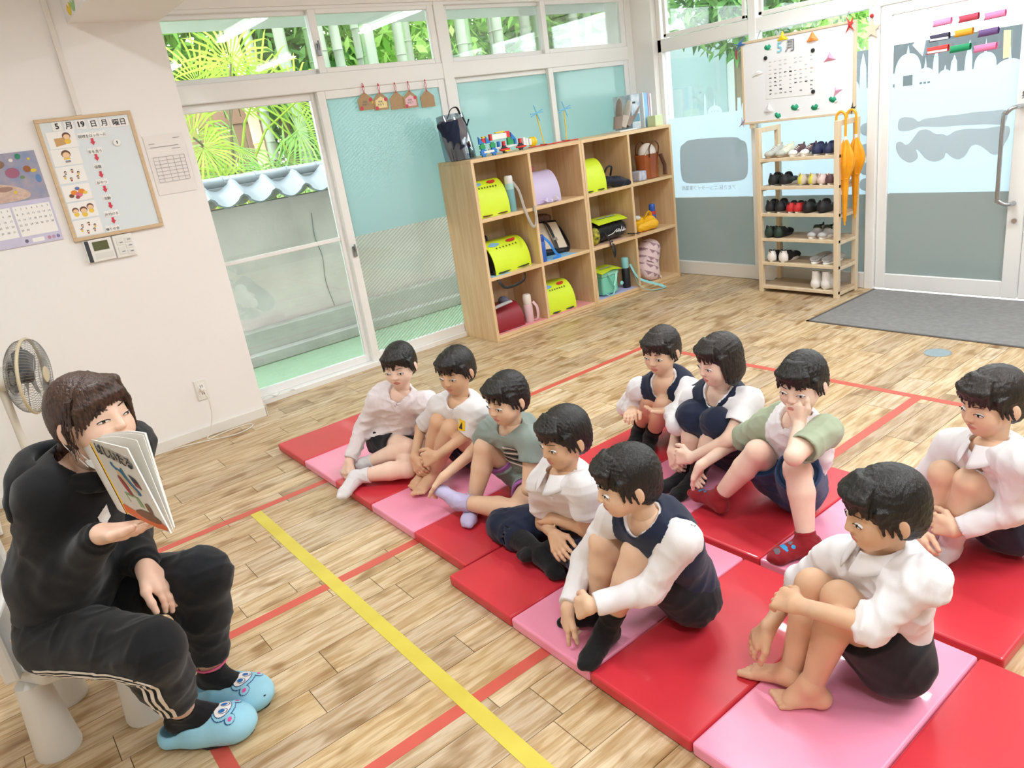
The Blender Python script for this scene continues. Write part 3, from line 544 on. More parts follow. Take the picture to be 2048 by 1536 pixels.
def folds(V, F, amp=.003, wl=.045, seed=0, dirs=5):
    """soft cloth folds: displace along normals by a few warped waves"""
    rg = np.random.RandomState(seed); N = vnormals(V, F); d = 0
    for i in range(dirs):
        k = rg.normal(size=3); k /= np.linalg.norm(k); w = wl*(.7+.9*rg.rand()); q = rg.normal(size=3); q /= np.linalg.norm(q); q2 = rg.normal(size=3)
        ph = 2*np.pi*(V@k)/w+1.8*np.sin(2*np.pi*(V@q)/(w*2.6)+rg.rand()*6)+rg.rand()*6; env = .5+.5*np.sin((V@q2)*18+rg.rand()*6); d = d+env*(.5+.5*np.sin(ph))**3
    d = d/dirs; return V+N*((d-d.mean())*amp*4)[:, None]
def skin_obj(name, parts, mats, parent=None, paint=(), loc=None):
    Vs, Fs, o = [], [], 0
    for V, F in parts: Vs.append(V); Fs.append(F+o); o += len(V)
    V = np.concatenate(Vs); F = np.concatenate(Fs); org = np.array(ORG[parent.name]) if parent is not None else np.zeros(3)
    me = bpy.data.meshes.new(name); me.vertices.add(len(V)); me.vertices.foreach_set('co', (V-org).astype(np.float32).ravel())
    me.loops.add(4*len(F)); me.loops.foreach_set('vertex_index', F.astype(np.int32).ravel()); me.polygons.add(len(F)); me.polygons.foreach_set('loop_start', (4*np.arange(len(F))).astype(np.int32))
    me.polygons.foreach_set('use_smooth', np.ones(len(F), bool))
    for m in mats: me.materials.append(m)
    if paint:
        C = V[F].mean(1); mi = np.zeros(len(F), np.int32)
        for fn, k in paint: mi[fn(C)] = k
        me.polygons.foreach_set('material_index', mi)
    me.update(calc_edges=True); ob = bpy.data.objects.new(name, me); COL.objects.link(ob); ob.parent = parent; return ob
def in_ell(c, r, ax):
    c = np.array(c); A = np.array([nv(q) for q in ax]); r = np.array(r); return lambda C: ((((C-c)@A.T)/r)**2).sum(1) < 1
def hand(s, w, d, n, side, sc=1.0, curl=(.3, .4, .3), spread=.08, thumb=.4, index=None):
    """palm, four fingers of different lengths, thumb off the side. side +1: thumb toward d x n"""
    w = np.array(w, float); d = nv(d); n = np.array(n, float); n = nv(n-d*(n@d)); l = np.cross(d, n)*side; K = .005*sc
    ln = [.047, .052, .048, .038]; rad = [.0069, .0071, .0068, .0060]
    for i in range(4):
        o = (1.5-i)/1.5*.0225*sc; base = w+d*(.058-.003*abs(i-1.2))*sc+l*o; s.cone(w+d*.004*sc+l*o*.5, base, .0125*sc, .0092*sc, .010*sc)
        c1, c2, c3 = (index if (i == 0 and index) else curl); p = base; q = 0; fan = spread*(1.5-i)
        for j, (c, fr) in enumerate(((c1, .45), (c2, .3), (c3, .25))):
            q += c; v = nv(d*math.cos(q)+n*math.sin(q)+l*fan*math.cos(q)); e = p+v*ln[i]*fr*sc; r = rad[i]*sc*(1, .93, .86)[j]; s.cone(p, e, r, r*.93, K if j else .006*sc); p = e
    b = w+d*.014*sc+l*.018*sc+n*.003*sc; v1 = nv(d*.70+l*(.75-.4*thumb)+n*.35*thumb); v2 = nv(d*.9+l*(.30-.4*thumb)+n*.5*thumb)
    m = b+v1*.036*sc; e = m+v2*.026*sc; f = e+nv(v2+n*.3*thumb-l*.1)*.02*sc
    s.cone(b, m, .0115*sc, .0092*sc, .010*sc).cone(m, e, .0085*sc, .0078*sc, K).cone(e, f, .0078*sc, .0066*sc, K)
    s.cone(w+d*.012*sc+l*.012*sc, w+d*.045*sc+l*.016*sc, .011*sc, .009*sc, .01*sc)
def foot_frame(a, t, sole=(0, 0, 1)):
    a, t = np.array(a, float), np.array(t, float); up = nv(sole); f = t-a; f = nv(f-up*(f@up)); return a, t, f, up, np.cross(f, up)
def foot(s, a, t, side, sc=1.0, sole=(0, 0, 1), toes=True, e=0.0):
    """ankle a to toe tip t; side +1 right foot (big toe on the left of travel)"""
    a, t, f, up, r = foot_frame(a, t, sole); inn = -r*side; zt = (t-a)@up
    heel = a-f*.022*sc+up*(zt+.024*sc-.002); ball = t-f*.042*sc+up*.004*sc
    s.cone(a, heel, .027*sc+e, .025*sc+e, .014).cone(a+f*.004, ball+inn*.012*sc, .026*sc+e, .0165*sc+e, .016).cone(heel, ball-inn*.014*sc, .021*sc+e, .0135*sc+e, .014).cone(a+f*.005-up*.012*sc, ball-inn*.003*sc, .022*sc+e, .015*sc+e, .014)
    if toes:
        for i in range(5):
            o = (.022-.0112*i)*sc; rr = (.0098, .0072, .007, .0066, .0062)[i]*sc; b = ball+inn*o+f*(.012-.0035*i)*sc-up*.003*sc; tip = ball+inn*(o*1.06)+f*(.040-.0052*i)*sc-up*.006*sc
            s.cone(b, tip, rr*1.05, rr, .004*sc)
    else: s.cone(ball+inn*.010*sc, t-f*.014*sc+inn*.008*sc-up*.002, .017*sc+e, .0125*sc+e, .014).cone(ball-inn*.012*sc, t-f*.026*sc-inn*.012*sc-up*.003, .0145*sc+e, .0115*sc+e, .014)
def head_frame(J):
    f = nv(J['look']); u = np.array(J.get('up', (0, 0, 1)), float); u = nv(u-f*(u@f)); return f, u, np.cross(f, u)
def head(s, J, hs=1.0, adult=False):
    c = np.array(J['hd'], float); f, u, r = head_frame(J); A = (r, f, u); q = lambda x, y, z: c+(r*x+f*y+u*z)*hs; K = hs
    s.ell(q(0, -.012, .018), (.070*K, .085*K, .080*K), A).ell(q(0, .020, -.030), (.059*K, .060*K, .064*K), A, .03*K)
    s.ell(q(0, .048, -.078), (.024*K, .022*K, .020*K), A, .035*K)
    for x in (-1, 1):
        s.ell(q(x*.034, .044, -.042), (.024*K, .024*K, .026*K), A, .025*K); s.ell(q(x*.071, -.008, -.020), (.007*K, .016*K, .026*K), (nv(r+f*.3*x), f, u), .008*K)
        s.ell(q(x*.031, .087, -.010), (.016*K, .010*K, .010*K), A, .016*K, 1)
    s.cone(q(0, .076, -.006), q(0, .087, -.030), .0055*K, .0085*K, .014*K)
    for x in (-1, 1): s.ell(q(x*.0085, .083, -.033), (.006*K, .006*K, .005*K), A, .006*K)
    s.ell(q(0, .076, -.055), (.017*K, .008*K, .0045*K), A, .006*K).ell(q(0, .074, -.063), (.014*K, .008*K, .0050*K), A, .006*K)
    nk = np.array(J['nk'], float); s.cone(q(0, -.018, -.050), nk-u*.01, .033*K, .036*K, .02)
def lips_paint(J, hs):
    c = np.array(J['hd'], float); f, u, r = head_frame(J); q = lambda x, y, z: c+(r*x+f*y+u*z)*hs; A = (r, f, u)
    return [(in_ell(q(0, .078, -.059), (.0185*hs, .02*hs, .0085*hs), A), 1)]
EYEW = mat('eye_white', '#f0ece8', .25); IRIS = mat('iris_dark', '#2a1a12', .15); BROW = mat('brow_hair', '#2b211c', .8); LASH = mat('lash_line', '#221812', .8)
def face_parts(J, hs, par, squint=1.0):
    c = np.array(J['hd'], float); f, u, r = head_frame(J); q = lambda x, y, z: Vector(c+(r*x+f*y+u*z)*hs)
    for x in (-1, 1):
        o = MB(); fx = nv(f+r*x*.28); rx = np.cross(fx, u); M = Matrix(((rx[0], fx[0], u[0], 0), (rx[1], fx[1], u[1], 0), (rx[2], fx[2], u[2], 0), (0, 0, 0, 1)))
        o.M = Matrix.Translation(q(x*.031, .0715, -.0115)) @ M; o.ell((0, 0, 0), (.0135*hs, .0072*hs, .0068*hs*squint), 14, 8); e = o.build('eye', [EYEW], par, smooth=True)
        o = MB(); o.M = Matrix.Translation(q(x*.031, .0715, -.0115)) @ M; o.ell((0, .0035*hs, 0), (.0062*hs, .0042*hs, .0062*hs*squint), 12, 8); o.build('iris', IRIS, e, smooth=True)
        pts = [o.M @ Vector((.0150*hs*math.cos(a), .0050*hs+.002*hs*math.sin(a), .0078*hs*squint*math.sin(a))) for a in [math.pi*k/8 for k in range(9)]]
        MB().tube(pts, .0011*hs, 5).build('eyelid_line', LASH, par)
        MB().tube([q(x*.015, .078, .012), q(x*.030, .0765, .017), q(x*.046, .066, .0135)], [.0018*hs, .0022*hs, .0012*hs], 6, flat=.6).build('eyebrow', BROW, par)
def hair_cap(s, J, hs, style='short', seed=0):
    c = np.array(J['hd'], float); f, u, r = head_frame(J); A = (r, f, u); q = lambda x, y, z: c+(r*x+f*y+u*z)*hs; K = hs; rg = random.Random(seed)
    s.ell(q(0, -.014, .022), (.0775*K, .092*K, .086*K), A).ell(q(0, -.042, -.020), (.066*K, .058*K, .072*K), A, .02*K)
    if style == 'bob':
        for x in (-1, 1): s.ell(q(x*.062, -.012, -.045), (.022*K, .045*K, .062*K), A, .02*K)
        s.ell(q(0, -.055, -.055), (.066*K, .040*K, .055*K), A, .02*K)
    s.ell(q(0, .090, -.054), (.060*K, .083*K, .074*K), A, .03*K, 1)
    s.ell(q(0, .110, -.010), (.048*K, .058*K, .036*K), A, .03*K, 1)
    if style == 'short':
        s.ell(q(0, -.06, -.135), (.11*K, .11*K, .055*K), A, .01*K, 1)
        for x in (-1, 1): s.ell(q(x*.080, -.004, -.030), (.016*K, .024*K, .032*K), A, .006*K, 1)
    # fringe and side locks, tapering strands
    for i in range(13):
        x = -.058+.116*i/12+rg.uniform(-.003, .003); y = .078*math.sqrt(max(0, 1-(x/.085)**2)); p0 = q(x*.55, y*.55, .090); p1 = q(x*.92, y+.002, .060); p2 = q(x*1.03+rg.uniform(-.008, .008), y+.003, .028-rg.uniform(-.006, .018))
        s.cone(p0, p1, .006*K, .0085*K, .012*K).cone(p1, p2, .0085*K, .0028*K, .006*K)
    for x in (-1, 1):
        for j in range(3): s.cone(q(x*.066, .035-.012*j, .03), q(x*.0745, .034-.018*j, -.022-.01*j-(.05 if style == 'bob' else 0)), .010*K, .0035*K, .006*K)
def streak_hair(name, c1, c2, rough=.42):
    m = bpy.data.materials.new(name); m.use_nodes = True; nt = m.node_tree; N = nt.nodes; L = nt.links; b = N['Principled BSDF']; tc = N.new('ShaderNodeTexCoord')
    mp = N.new('ShaderNodeMapping'); mp.inputs['Scale'].default_value = (90, 90, 9); L.new(tc.outputs['Object'], mp.inputs[0]); t = N.new('ShaderNodeTexNoise'); t.inputs['Scale'].default_value = 2.2; t.inputs['Detail'].default_value = 5; t.inputs['Distortion'].default_value = .6; L.new(mp.outputs[0], t.inputs['Vector'])
    r = N.new('ShaderNodeValToRGB'); r.color_ramp.elements[0].color = lin(c1); r.color_ramp.elements[1].color = lin(c2); r.color_ramp.elements[0].position = .35; r.color_ramp.elements[1].position = .7; L.new(t.outputs['Fac'], r.inputs[0]); L.new(r.outputs[0], b.inputs['Base Color'])
    bp = N.new('ShaderNodeBump'); bp.inputs['Strength'].default_value = .7; bp.inputs['Distance'].default_value = .004; L.new(t.outputs['Fac'], bp.inputs['Height']); L.new(bp.outputs[0], b.inputs['Normal']); b.inputs['Roughness'].default_value = rough; return m
HAIRK = streak_hair('hair_black', '#070605', '#1d1714'); HAIRD = streak_hair('hair_dark_brown', '#100b09', '#2c211b')
LIP = mat('lip', '#c98377', .45)
def skin(name, c, c2): return mat(name, c, .5, noise=.1, nscale=14, col2=c2, sub=.12, bump=.05, bscale=400, dist=.001, spec=.35)
SKINS = {'fair': skin('skin_fair', '#f0d2be', '#ebc7b2'), 'mid': skin('skin_mid', '#e6c2a4', '#deb698'), 'tan': skin('skin_tan', '#dcb392', '#d3a886')}
def cloth(name, c, bump=.25, rough=.85, c2=None, bs=500): return mat(name, c, rough, noise=.08, nscale=9, col2=c2, bump=bump, bscale=bs, dist=.0012, sheen=.15, spec=.25)
CL = dict(white=cloth('white_cotton', '#eceaec'), white2=cloth('white_jersey', '#e6e3e4'), pinkw=cloth('pinkish_white', '#e9e0e3'), navy=cloth('navy_wool', '#20283f', c2='#1a2136'), black=cloth('black_wool', '#191a1f'), denim=cloth('denim', '#2f4a70', .5, c2='#243a5a', bs=900), sage=cloth('sage_cotton', '#a9b59a'), sageg=cloth('sage_grey', '#8d9a93'), lilac=cloth('lilac_knit', '#c4bce0', .5, bs=700), lilactrim=cloth('lilac_satin', '#b06bb6', .1, .5), sockb=cloth('black_sock', '#17171a', .5, bs=800), sockw=cloth('white_sock', '#e9e6e8', .5, bs=800), sockr=cloth('red_sock', '#8e1f27', .5, bs=800), sockg=cloth('grey_white_sock', '#d8d5d6', .5, bs=800))
class Fig:
    """one person: joints J, builds body, hair, clothes as parts of an Empty"""
    def __init__(g, name, label, J, s=1.0, adult=False, toes=(True, True)):
        g.J = {k: np.array(v, float) if not isinstance(v, str) else v for k, v in J.items()}; g.s = s; g.adult = adult; J = g.J
        g.F = nv(J['F']); g.U = nv(J['nk']-J['pel']); g.S = nv(np.cross(g.F, (0, 0, 1)))
        hp = .085 if adult else .062; g.hip = {'R': J['pel']+g.S*hp, 'L': J['pel']-g.S*hp}
        B = nv(np.cross(g.S, g.U))  # roughly backward or forward
        if B@g.F > 0: B = -B
        g.B = B; m = (J['pel']+J['nk'])/2
        g.waist = J['pel']*.68+J['nk']*.32+B*.018*s; g.chest = J['pel']*.30+J['nk']*.70+B*.022*s
        p = J['pel']; g.t = thing(name, label, 'person', (float(p[0]), float(p[1]), float(min(J['aR'][2], J['aL'][2], p[2])-.05)))
    def torso(g, s, e=0.0, low=True):
        J, k = g.J, g.s; W = 1.35 if g.adult else 1.0; U = g.U; A = (g.S, g.B, U)
        s.ell(J['pel']+U*.015*k, ((.098*W*k)+e, .078*W*k+e, .080*W*k+e), A, .03)
        s.ell(g.waist, (.088*W*k+e, .068*W*k+e, .10*W*k+e), A, .05); s.ell(g.chest, (.098*W*k+e, .070*W*k+e, .098*W*k+e), A, .05)
        s.cone(J['sR'], J['sL'], .036*W*k+e, .036*W*k+e, .04); s.cone(g.chest+U*.05*k, J['nk']+U*.005, .06*W*k+e, .036*W*k+e, .04)
    LEG = (.064, .044, .041, .043, .025); ARM = (.034, .027, .026, .0185)
    def leg(g, s, sd, e=0.0, to=2.0, cap=0, k=.02, hip=True):
        J = g.J; q = g.s; W = 1.28 if g.adult else 1.0; r = [x*W*q for x in g.LEG]; h, kn, an = g.hip[sd], J['k'+sd], J['a'+sd]
        f = min(to, 1); b = h+(kn-h)*f; s.cone(h, b, r[0]+e, (r[0]+(r[1]-r[0])*f)+e, k, cap=cap if to <= 1 else 0)
        if to > 1:
            f = to-1; c = kn+(an-kn)*.34-(g.F*.006); 
            if f <= .34: s.cone(kn, kn+(an-kn)*f, r[2]+e, r[3]+e, k, cap=cap)
            else: s.cone(kn, c, r[2]+e, r[3]+e, k); s.cone(c, kn+(an-kn)*f, r[3]+e, r[3]+(r[4]-r[3])*((f-.34)/.66)+e, k, cap=cap)
    def arm(g, s, sd, e=0.0, to=2.0, cap=0, k=.016, fl=0.0):
        J = g.J; q = g.s; W = 1.3 if g.adult else 1.0; r = [x*W*q for x in g.ARM]; a, el, w = J['s'+sd], J['e'+sd], J['w'+sd]
        f = min(to, 1); s.cone(a, a+(el-a)*f, r[0]+e, r[0]+(r[1]-r[0])*f+e+(fl if to <= 1 else 0), k, cap=cap if to <= 1 else 0)
        if to > 1: f = to-1; s.cone(el, el+(w-el)*f, r[2]+e, r[2]+(r[3]-r[2])*f+e+fl, k, cap=cap)
    def hem(g, s, kind, sd, to, e):
        """hollow the last part of a sleeve or trouser leg so that it is an open hem"""
        J = g.J; a, b, c = (J['s'+sd], J['e'+sd], J['w'+sd]) if kind == 'arm' else (g.hip[sd], J['k'+sd], J['a'+sd])
        p, q, f = (a, b, to) if to <= 1 else (b, c, to-1); end = p+(q-p)*f; d = nv(q-p); rr = (g.ARM if kind == 'arm' else g.LEG); W = (1.3 if g.adult else 1.0)*g.s
        r0 = (rr[0]+(rr[1]-rr[0])*f)*W if to <= 1 else ((rr[2]+(rr[3]-rr[2])*f) if kind == 'arm' else (rr[3]+(rr[4]-rr[3])*max(f-.34, 0)/.66))*W
        s.cone(end-d*.016, end+d*.006, r0+max(e-.0085, .002), r0+max(e-.0085, .002), .003, op=1, cap=3)
    def body(g, skinm, hs, hands, sole=None, toes=(True, True), feet=True, hsc=1.0, fsc=1.0, squint=.8):
        J = g.J; parts = []; sole = sole or {}
        s = Sdf(.0048 if not g.adult else .006); g.torso(s)
        for sd in 'RL': g.leg(s, sd, k=.007); g.arm(s, sd, to=1.85)
        parts.append(s.mesh())
        s = Sdf(.0030*hs); head(s, J, hs); parts.append(s.mesh())
        for i, sd in enumerate('RL'):
            h = hands.get(sd)
            if h:
                w = J['w'+sd]; el = J['e'+sd]; s = Sdf(.0023*hsc); W = (1.3 if g.adult else 1.0)*g.s; m = el+(w-el)*.45
                s.cone(m, w, (g.ARM[2]*.55+g.ARM[3]*.45)*W-.003, g.ARM[3]*W+.0012, .01); hand(s, w, h[0], h[1], h[2], hsc, *h[3:]); parts.append(s.mesh())
            if feet and toes[i] is not None:
                s = Sdf(.0026 if toes[i] else .004); an = J['a'+sd]; kn = J['k'+sd]; W = (1.28 if g.adult else 1.0)*g.s; m = kn+(an-kn)*.72
                s.cone(m, an, (g.LEG[3]+(g.LEG[4]-g.LEG[3])*.58)*W-.004, g.LEG[4]*W+.0015, .012); foot(s, an, J['t'+sd], 1 if sd == 'R' else -1, fsc, sole.get(sd, (0, 0, 1)), toes[i]); parts.append(s.mesh())
        o = skin_obj('body', parts, [skinm, LIP], g.t, lips_paint(J, hs)); face_parts(J, hs, g.t, squint); return o
    def hair(g, m, hs, style='short', seed=0):
        s = Sdf(.0032*hs); hair_cap(s, g.J, hs, style, seed); V, F = s.mesh(); return skin_obj('hair', [(folds(V, F, .0016, .012, seed, 6), F)], [m], g.t)
    def neckhole(g, s, r=.043):
        J = g.J; u = nv(J['hd']-J['nk']); s.cone(J['nk']-u*.025+g.F*.012, J['nk']+u*.09+g.F*.012, r*g.s*(1.15 if g.adult else 1), r*g.s*1.35, .006, op=1)
    def shirt(g, m, to=(1.9, 1.9), e=.012, se=.010, fl=.003, name='shirt', seed=1, hemz=.0, amp=.0035, paint=(), mats=None, tail=0, neck=.043):
        s = Sdf(.0050 if not g.adult else .006); J = g.J; g.torso(s, e); s.plane(J['pel']+g.U*hemz, -g.U)
        for i, sd in enumerate('RL'):
            if to[i]: g.arm(s, sd, se, to[i], 1, k=.03, fl=fl)
        for i, sd in enumerate('RL'):
            if to[i] and to[i] <= 1: g.hem(s, 'arm', sd, to[i], se+fl)
        g.neckhole(s, neck); V, F = s.mesh(); return skin_obj(name, [(folds(V, F, amp, .05, seed), F)], mats or [m], g.t, paint)
    def vest(g, m, e=.017, name='vest', seed=2, hemz=0.0):
        s = Sdf(.005); J = g.J; g.torso(s, e)
        for sd in 'RL': d = nv(J['e'+sd]-J['s'+sd]); o = g.S*(1 if sd == 'R' else -1); s.cone(J['s'+sd]-o*.012, J['s'+sd]+o*.12+d*.05, .052*g.s, .075*g.s, .01, op=1)
        s.plane(J['pel']+g.U*hemz, -g.U); g.neckhole(s, .05); V, F = s.mesh(); return skin_obj(name, [(folds(V, F, .0028, .06, seed), F)], [m], g.t)
    def collar(g, m, r=.047):
        J = g.J; u = nv(J['hd']-J['nk']); c = J['nk']+g.F*.012; o = MB(); A = nv(g.S); Bf = nv(np.cross(u, A)); Bf = Bf if Bf@g.F > 0 else -Bf
        def fn(a, b):
            th = .22+(2*math.pi-.44)*a; d = Bf*math.cos(th)+A*math.sin(th); fr = max(0.0, math.cos(th))**2; rr = r*g.s*(1+.12*b+.42*b*b)
            return tuple(c+d*rr+u*g.s*(.034-.036*b*b-.030*fr*b)+Bf*fr*b*.012)
        o.grid(fn, 36, 6, .0025); return o.build('collar', m, g.t, smooth=True, angle=180)
    def shorts(g, m, to=(.55, .55), e=.014, fl=.0, name='shorts', seed=3, hollow=True, skirt=False, top=.09, k=.02, amp=.003):
        s = Sdf(.0050 if not g.adult else .006); J = g.J; W = 1.35 if g.adult else 1.0; A = (g.S, g.B, g.U)
        s.ell(J['pel']+g.U*.012, (.100*W*g.s+e, .080*W*g.s+e, .085*W*g.s+e), A, .03); s.ell(g.waist, (.088*W*g.s+e*.7, .068*W*g.s+e*.7, .09*W*g.s), A, .05); s.plane(J['pel']+g.U*top, g.U)
        for i, sd in enumerate('RL'):
            if to[i]: g.leg(s, sd, e+fl, to[i], 1, k)
        if skirt:
            a, b = (g.hip['R']+g.hip['L'])/2, (J['kR']+J['kL'])/2; f = min(to); w = np.linalg.norm(J['kR']-J['kL'])*.5; s.cone(a, a+(b-a)*f, .05+e, .045+e, .03, cap=1, flat=J['kR']-J['kL'], ff=1+w/.05)
        if hollow and not skirt:
            for i, sd in enumerate('RL'):
                if to[i]: g.hem(s, 'leg', sd, to[i], e+fl)
        V, F = s.mesh(); return skin_obj(name, [(folds(V, F, amp, .055, seed), F)], [m], g.t)
    def sock(g, m, sd, top=.78, e=.0035, fsc=1.0, sole=(0, 0, 1), paint=(), mats=None, name='sock'):
        s = Sdf(.0034); J = g.J; an, kn = J['a'+sd], J['k'+sd]; W = (1.28 if g.adult else 1.0)*g.s; p = kn+(an-kn)*top; r = lambda f: (g.LEG[3]+(g.LEG[4]-g.LEG[3])*max(f-.34, 0)/.66)*W
        s.cone(an, p, r(1)+e, r(top)+e+.001, .012, cap=1); foot(s, an, J['t'+sd], 1 if sd == 'R' else -1, fsc, sole, False, e); V, F = s.mesh()
        return skin_obj(name, [(folds(V, F, .0012, .02, 5), F)], mats or [m], g.t, paint)
# ---------------------------------------------------------------- joints of everybody in the room, metres
SK = {
 'F': dict(pel=(1.54, 0.727, 0.141), nk=(1.473, 0.702, 0.456), hd=(1.433, 0.686, 0.598), sR=(1.503, 0.821, 0.38), sL=(1.434, 0.596, 0.449), eR=(1.506, 0.946, 0.237), eL=(1.343, 0.667, 0.35), wR=(1.345, 0.923, 0.207), wL=(1.27, 0.799, 0.381), kR=(1.41, 0.84, 0.335), kL=(1.377, 0.752, 0.358), aR=(1.354, 0.871, 0.088), aL=(1.335, 0.801, 0.104), tR=(1.329, 0.994, 0.052), tL=(1.286, 0.88, 0.048), F=(-0.783, 0.622, 0)),
 'L5': dict(pel=(1.409, 1.255, 0.146), nk=(1.27, 1.234, 0.438), hd=(1.222, 1.256, 0.578), sR=(1.266, 1.366, 0.402), sL=(1.273, 1.12, 0.423), eR=(1.231, 1.472, 0.229), eL=(1.212, 1.198, 0.268), wR=(1.066, 1.484, 0.15), wL=(1.075, 1.289, 0.248), kR=(1.242, 1.394, 0.321), kL=(1.237, 1.259, 0.344), aR=(1.209, 1.424, 0.079), aL=(1.153, 1.328, 0.097), tR=(1.128, 1.516, 0.051), tL=(1.03, 1.305, 0.057), F=(-0.902, 0.431, 0)),
 'L4': dict(pel=(1.472, 1.781, 0.125), nk=(1.343, 1.669, 0.405), hd=(1.351, 1.647, 0.553), sR=(1.344, 1.784, 0.34), sL=(1.333, 1.545, 0.412), eR=(1.371, 1.843, 0.157), eL=(1.35, 1.592, 0.24), wR=(1.303, 1.702, 0.196), wL=(1.348, 1.753, 0.221), kR=(1.327, 2.039, 0.093), kL=(1.314, 1.522, 0.14), aR=(1.299, 1.79, 0.083), aL=(1.346, 1.768, 0.097), tR=(1.277, 1.661, 0.063), tL=(1.244, 1.855, 0.08), F=(-0.995, 0.103, 0)),
 'L3': dict(pel=(1.628, 2.226, 0.122), nk=(1.501, 2.128, 0.403), hd=(1.474, 2.1, 0.547), sR=(1.485, 2.258, 0.364), sL=(1.502, 2.015, 0.39), eR=(1.471, 2.398, 0.237), eL=(1.446, 2.003, 0.209), wR=(1.311, 2.385, 0.199), wL=(1.558, 1.927, 0.115), kR=(1.444, 2.255, 0.31), kL=(1.402, 2.041, 0.12), aR=(1.362, 2.287, 0.076), aL=(1.305, 2.287, 0.118), tR=(1.265, 2.198, 0.06), tL=(1.285, 2.424, 0.149), F=(-0.999, 0.05, 0)),
 'L2': dict(pel=(1.623, 2.642, 0.128), nk=(1.533, 2.525, 0.414), hd=(1.533, 2.514, 0.564), sR=(1.508, 2.653, 0.375), sL=(1.548, 2.412, 0.389), eR=(1.472, 2.801, 0.249), eL=(1.502, 2.461, 0.295), wR=(1.357, 2.7, 0.176), wL=(1.351, 2.49, 0.241), kR=(1.466, 2.614, 0.326), kL=(1.467, 2.529, 0.315), aR=(1.406, 2.707, 0.088), aL=(1.395, 2.639, 0.089), tR=(1.288, 2.661, 0.063), tL=(1.277, 2.591, 0.062), F=(-0.967, -0.254, 0)),
 'L1': dict(pel=(1.437, 3.037, 0.139), nk=(1.439, 2.864, 0.412), hd=(1.447, 2.838, 0.56), sR=(1.37, 2.966, 0.383), sL=(1.504, 2.762, 0.371), eR=(1.317, 3.083, 0.24), eL=(1.567, 2.919, 0.285), wR=(1.191, 3.033, 0.126), wL=(1.498, 2.841, 0.157), kR=(1.398, 2.827, 0.17), kL=(1.341, 2.759, 0.108), aR=(1.25, 3.017, 0.091), aL=(1.167, 2.936, 0.086), tR=(1.178, 3.123, 0.056), tL=(1.048, 2.878, 0.053), F=(-0.824, -0.567, 0)),
 'R1': dict(pel=(2.427, 2.047, 0.14), nk=(2.224, 1.996, 0.375), hd=(2.216, 1.995, 0.525), sR=(2.204, 2.128, 0.327), sL=(2.261, 1.898, 0.35), eR=(2.244, 2.26, 0.196), eL=(2.083, 1.822, 0.275), wR=(2.154, 2.131, 0.243), wL=(2.157, 1.926, 0.287), kR=(2.213, 2.075, 0.295), kL=(2.204, 1.986, 0.288), aR=(2.254, 2.204, 0.082), aL=(2.244, 2.124, 0.08), tR=(2.133, 2.151, 0.055), tL=(2.131, 2.055, 0.055), F=(-1, 0, 0)),
 'R2': dict(pel=(2.273, 1.739, 0.134), nk=(2.164, 1.67, 0.419), hd=(2.14, 1.649, 0.565), sR=(2.167, 1.796, 0.361), sL=(2.188, 1.56, 0.396), eR=(2.188, 1.907, 0.206), eL=(2.041, 1.544, 0.3), wR=(2.044, 1.825, 0.173), wL=(1.978, 1.677, 0.212), kR=(2.102, 1.75, 0.32), kL=(2.087, 1.628, 0.327), aR=(2.044, 1.764, 0.08), aL=(2.026, 1.705, 0.088), tR=(1.92, 1.812, 0.055), tL=(1.895, 1.72, 0.055), F=(-0.979, 0.202, 0)),
 'R3': dict(pel=(2.142, 1.371, 0.144), nk=(2.045, 1.271, 0.434), hd=(2.043, 1.251, 0.583), sR=(2.061, 1.4, 0.381), sL=(2.026, 1.164, 0.435), eR=(2.078, 1.553, 0.27), eL=(1.837, 1.155, 0.424), wR=(1.919, 1.58, 0.235), wL=(1.98, 1.225, 0.467), kR=(1.974, 1.378, 0.322), kL=(1.952, 1.217, 0.321), aR=(1.932, 1.524, 0.11), aL=(1.897, 1.153, 0.087), tR=(1.94, 1.655, 0.097), tL=(1.781, 1.215, 0.06), F=(-0.978, 0.21, 0)),
 'R4': dict(pel=(2.299, 0.748, 0.144), nk=(2.155, 0.734, 0.436), hd=(2.154, 0.741, 0.587), sR=(2.209, 0.855, 0.394), sL=(2.103, 0.639, 0.446), eR=(2.187, 0.952, 0.218), eL=(2.121, 0.656, 0.285), wR=(2.058, 0.881, 0.158), wL=(2.046, 0.772, 0.21), kR=(2.146, 0.851, 0.326), kL=(2.114, 0.767, 0.34), aR=(2.17, 0.867, 0.072), aL=(2.131, 0.82, 0.083), tR=(2.045, 0.876, 0.067), tL=(2.006, 0.829, 0.065), F=(-0.862, 0.507, 0)),
 'W': dict(pel=(-0.014, 2.195, 0.392), nk=(0.126, 2.101, 0.83), hd=(0.175, 2.017, 0.967), sR=(0.035, 1.971, 0.828), sL=(0.222, 2.236, 0.775), eR=(0.014, 2.041, 0.579), eL=(0.188, 2.289, 0.523), wR=(0.104, 1.892, 0.722), wL=(0.177, 2.065, 0.505), kR=(0.11, 1.784, 0.427), kL=(0.294, 1.978, 0.456), aR=(0.138, 1.962, 0.101), aL=(0.25, 2.069, 0.1), tR=(0.279, 1.862, 0.049), tL=(0.352, 1.919, 0.048), F=(0.8, -0.6, 0)),
}
SK['L5'].update(eR=(1.245, 1.49, .222), wR=(1.105, 1.43, .152))
def kid(key, label, look, **k):
    J = dict(SK[key]); J['look'] = look; J.update(k); return Fig('person', label, J)
def L3(g, f, s, u): return g.F*f+g.S*s+np.array((0, 0, 1.))*u
HS = .93
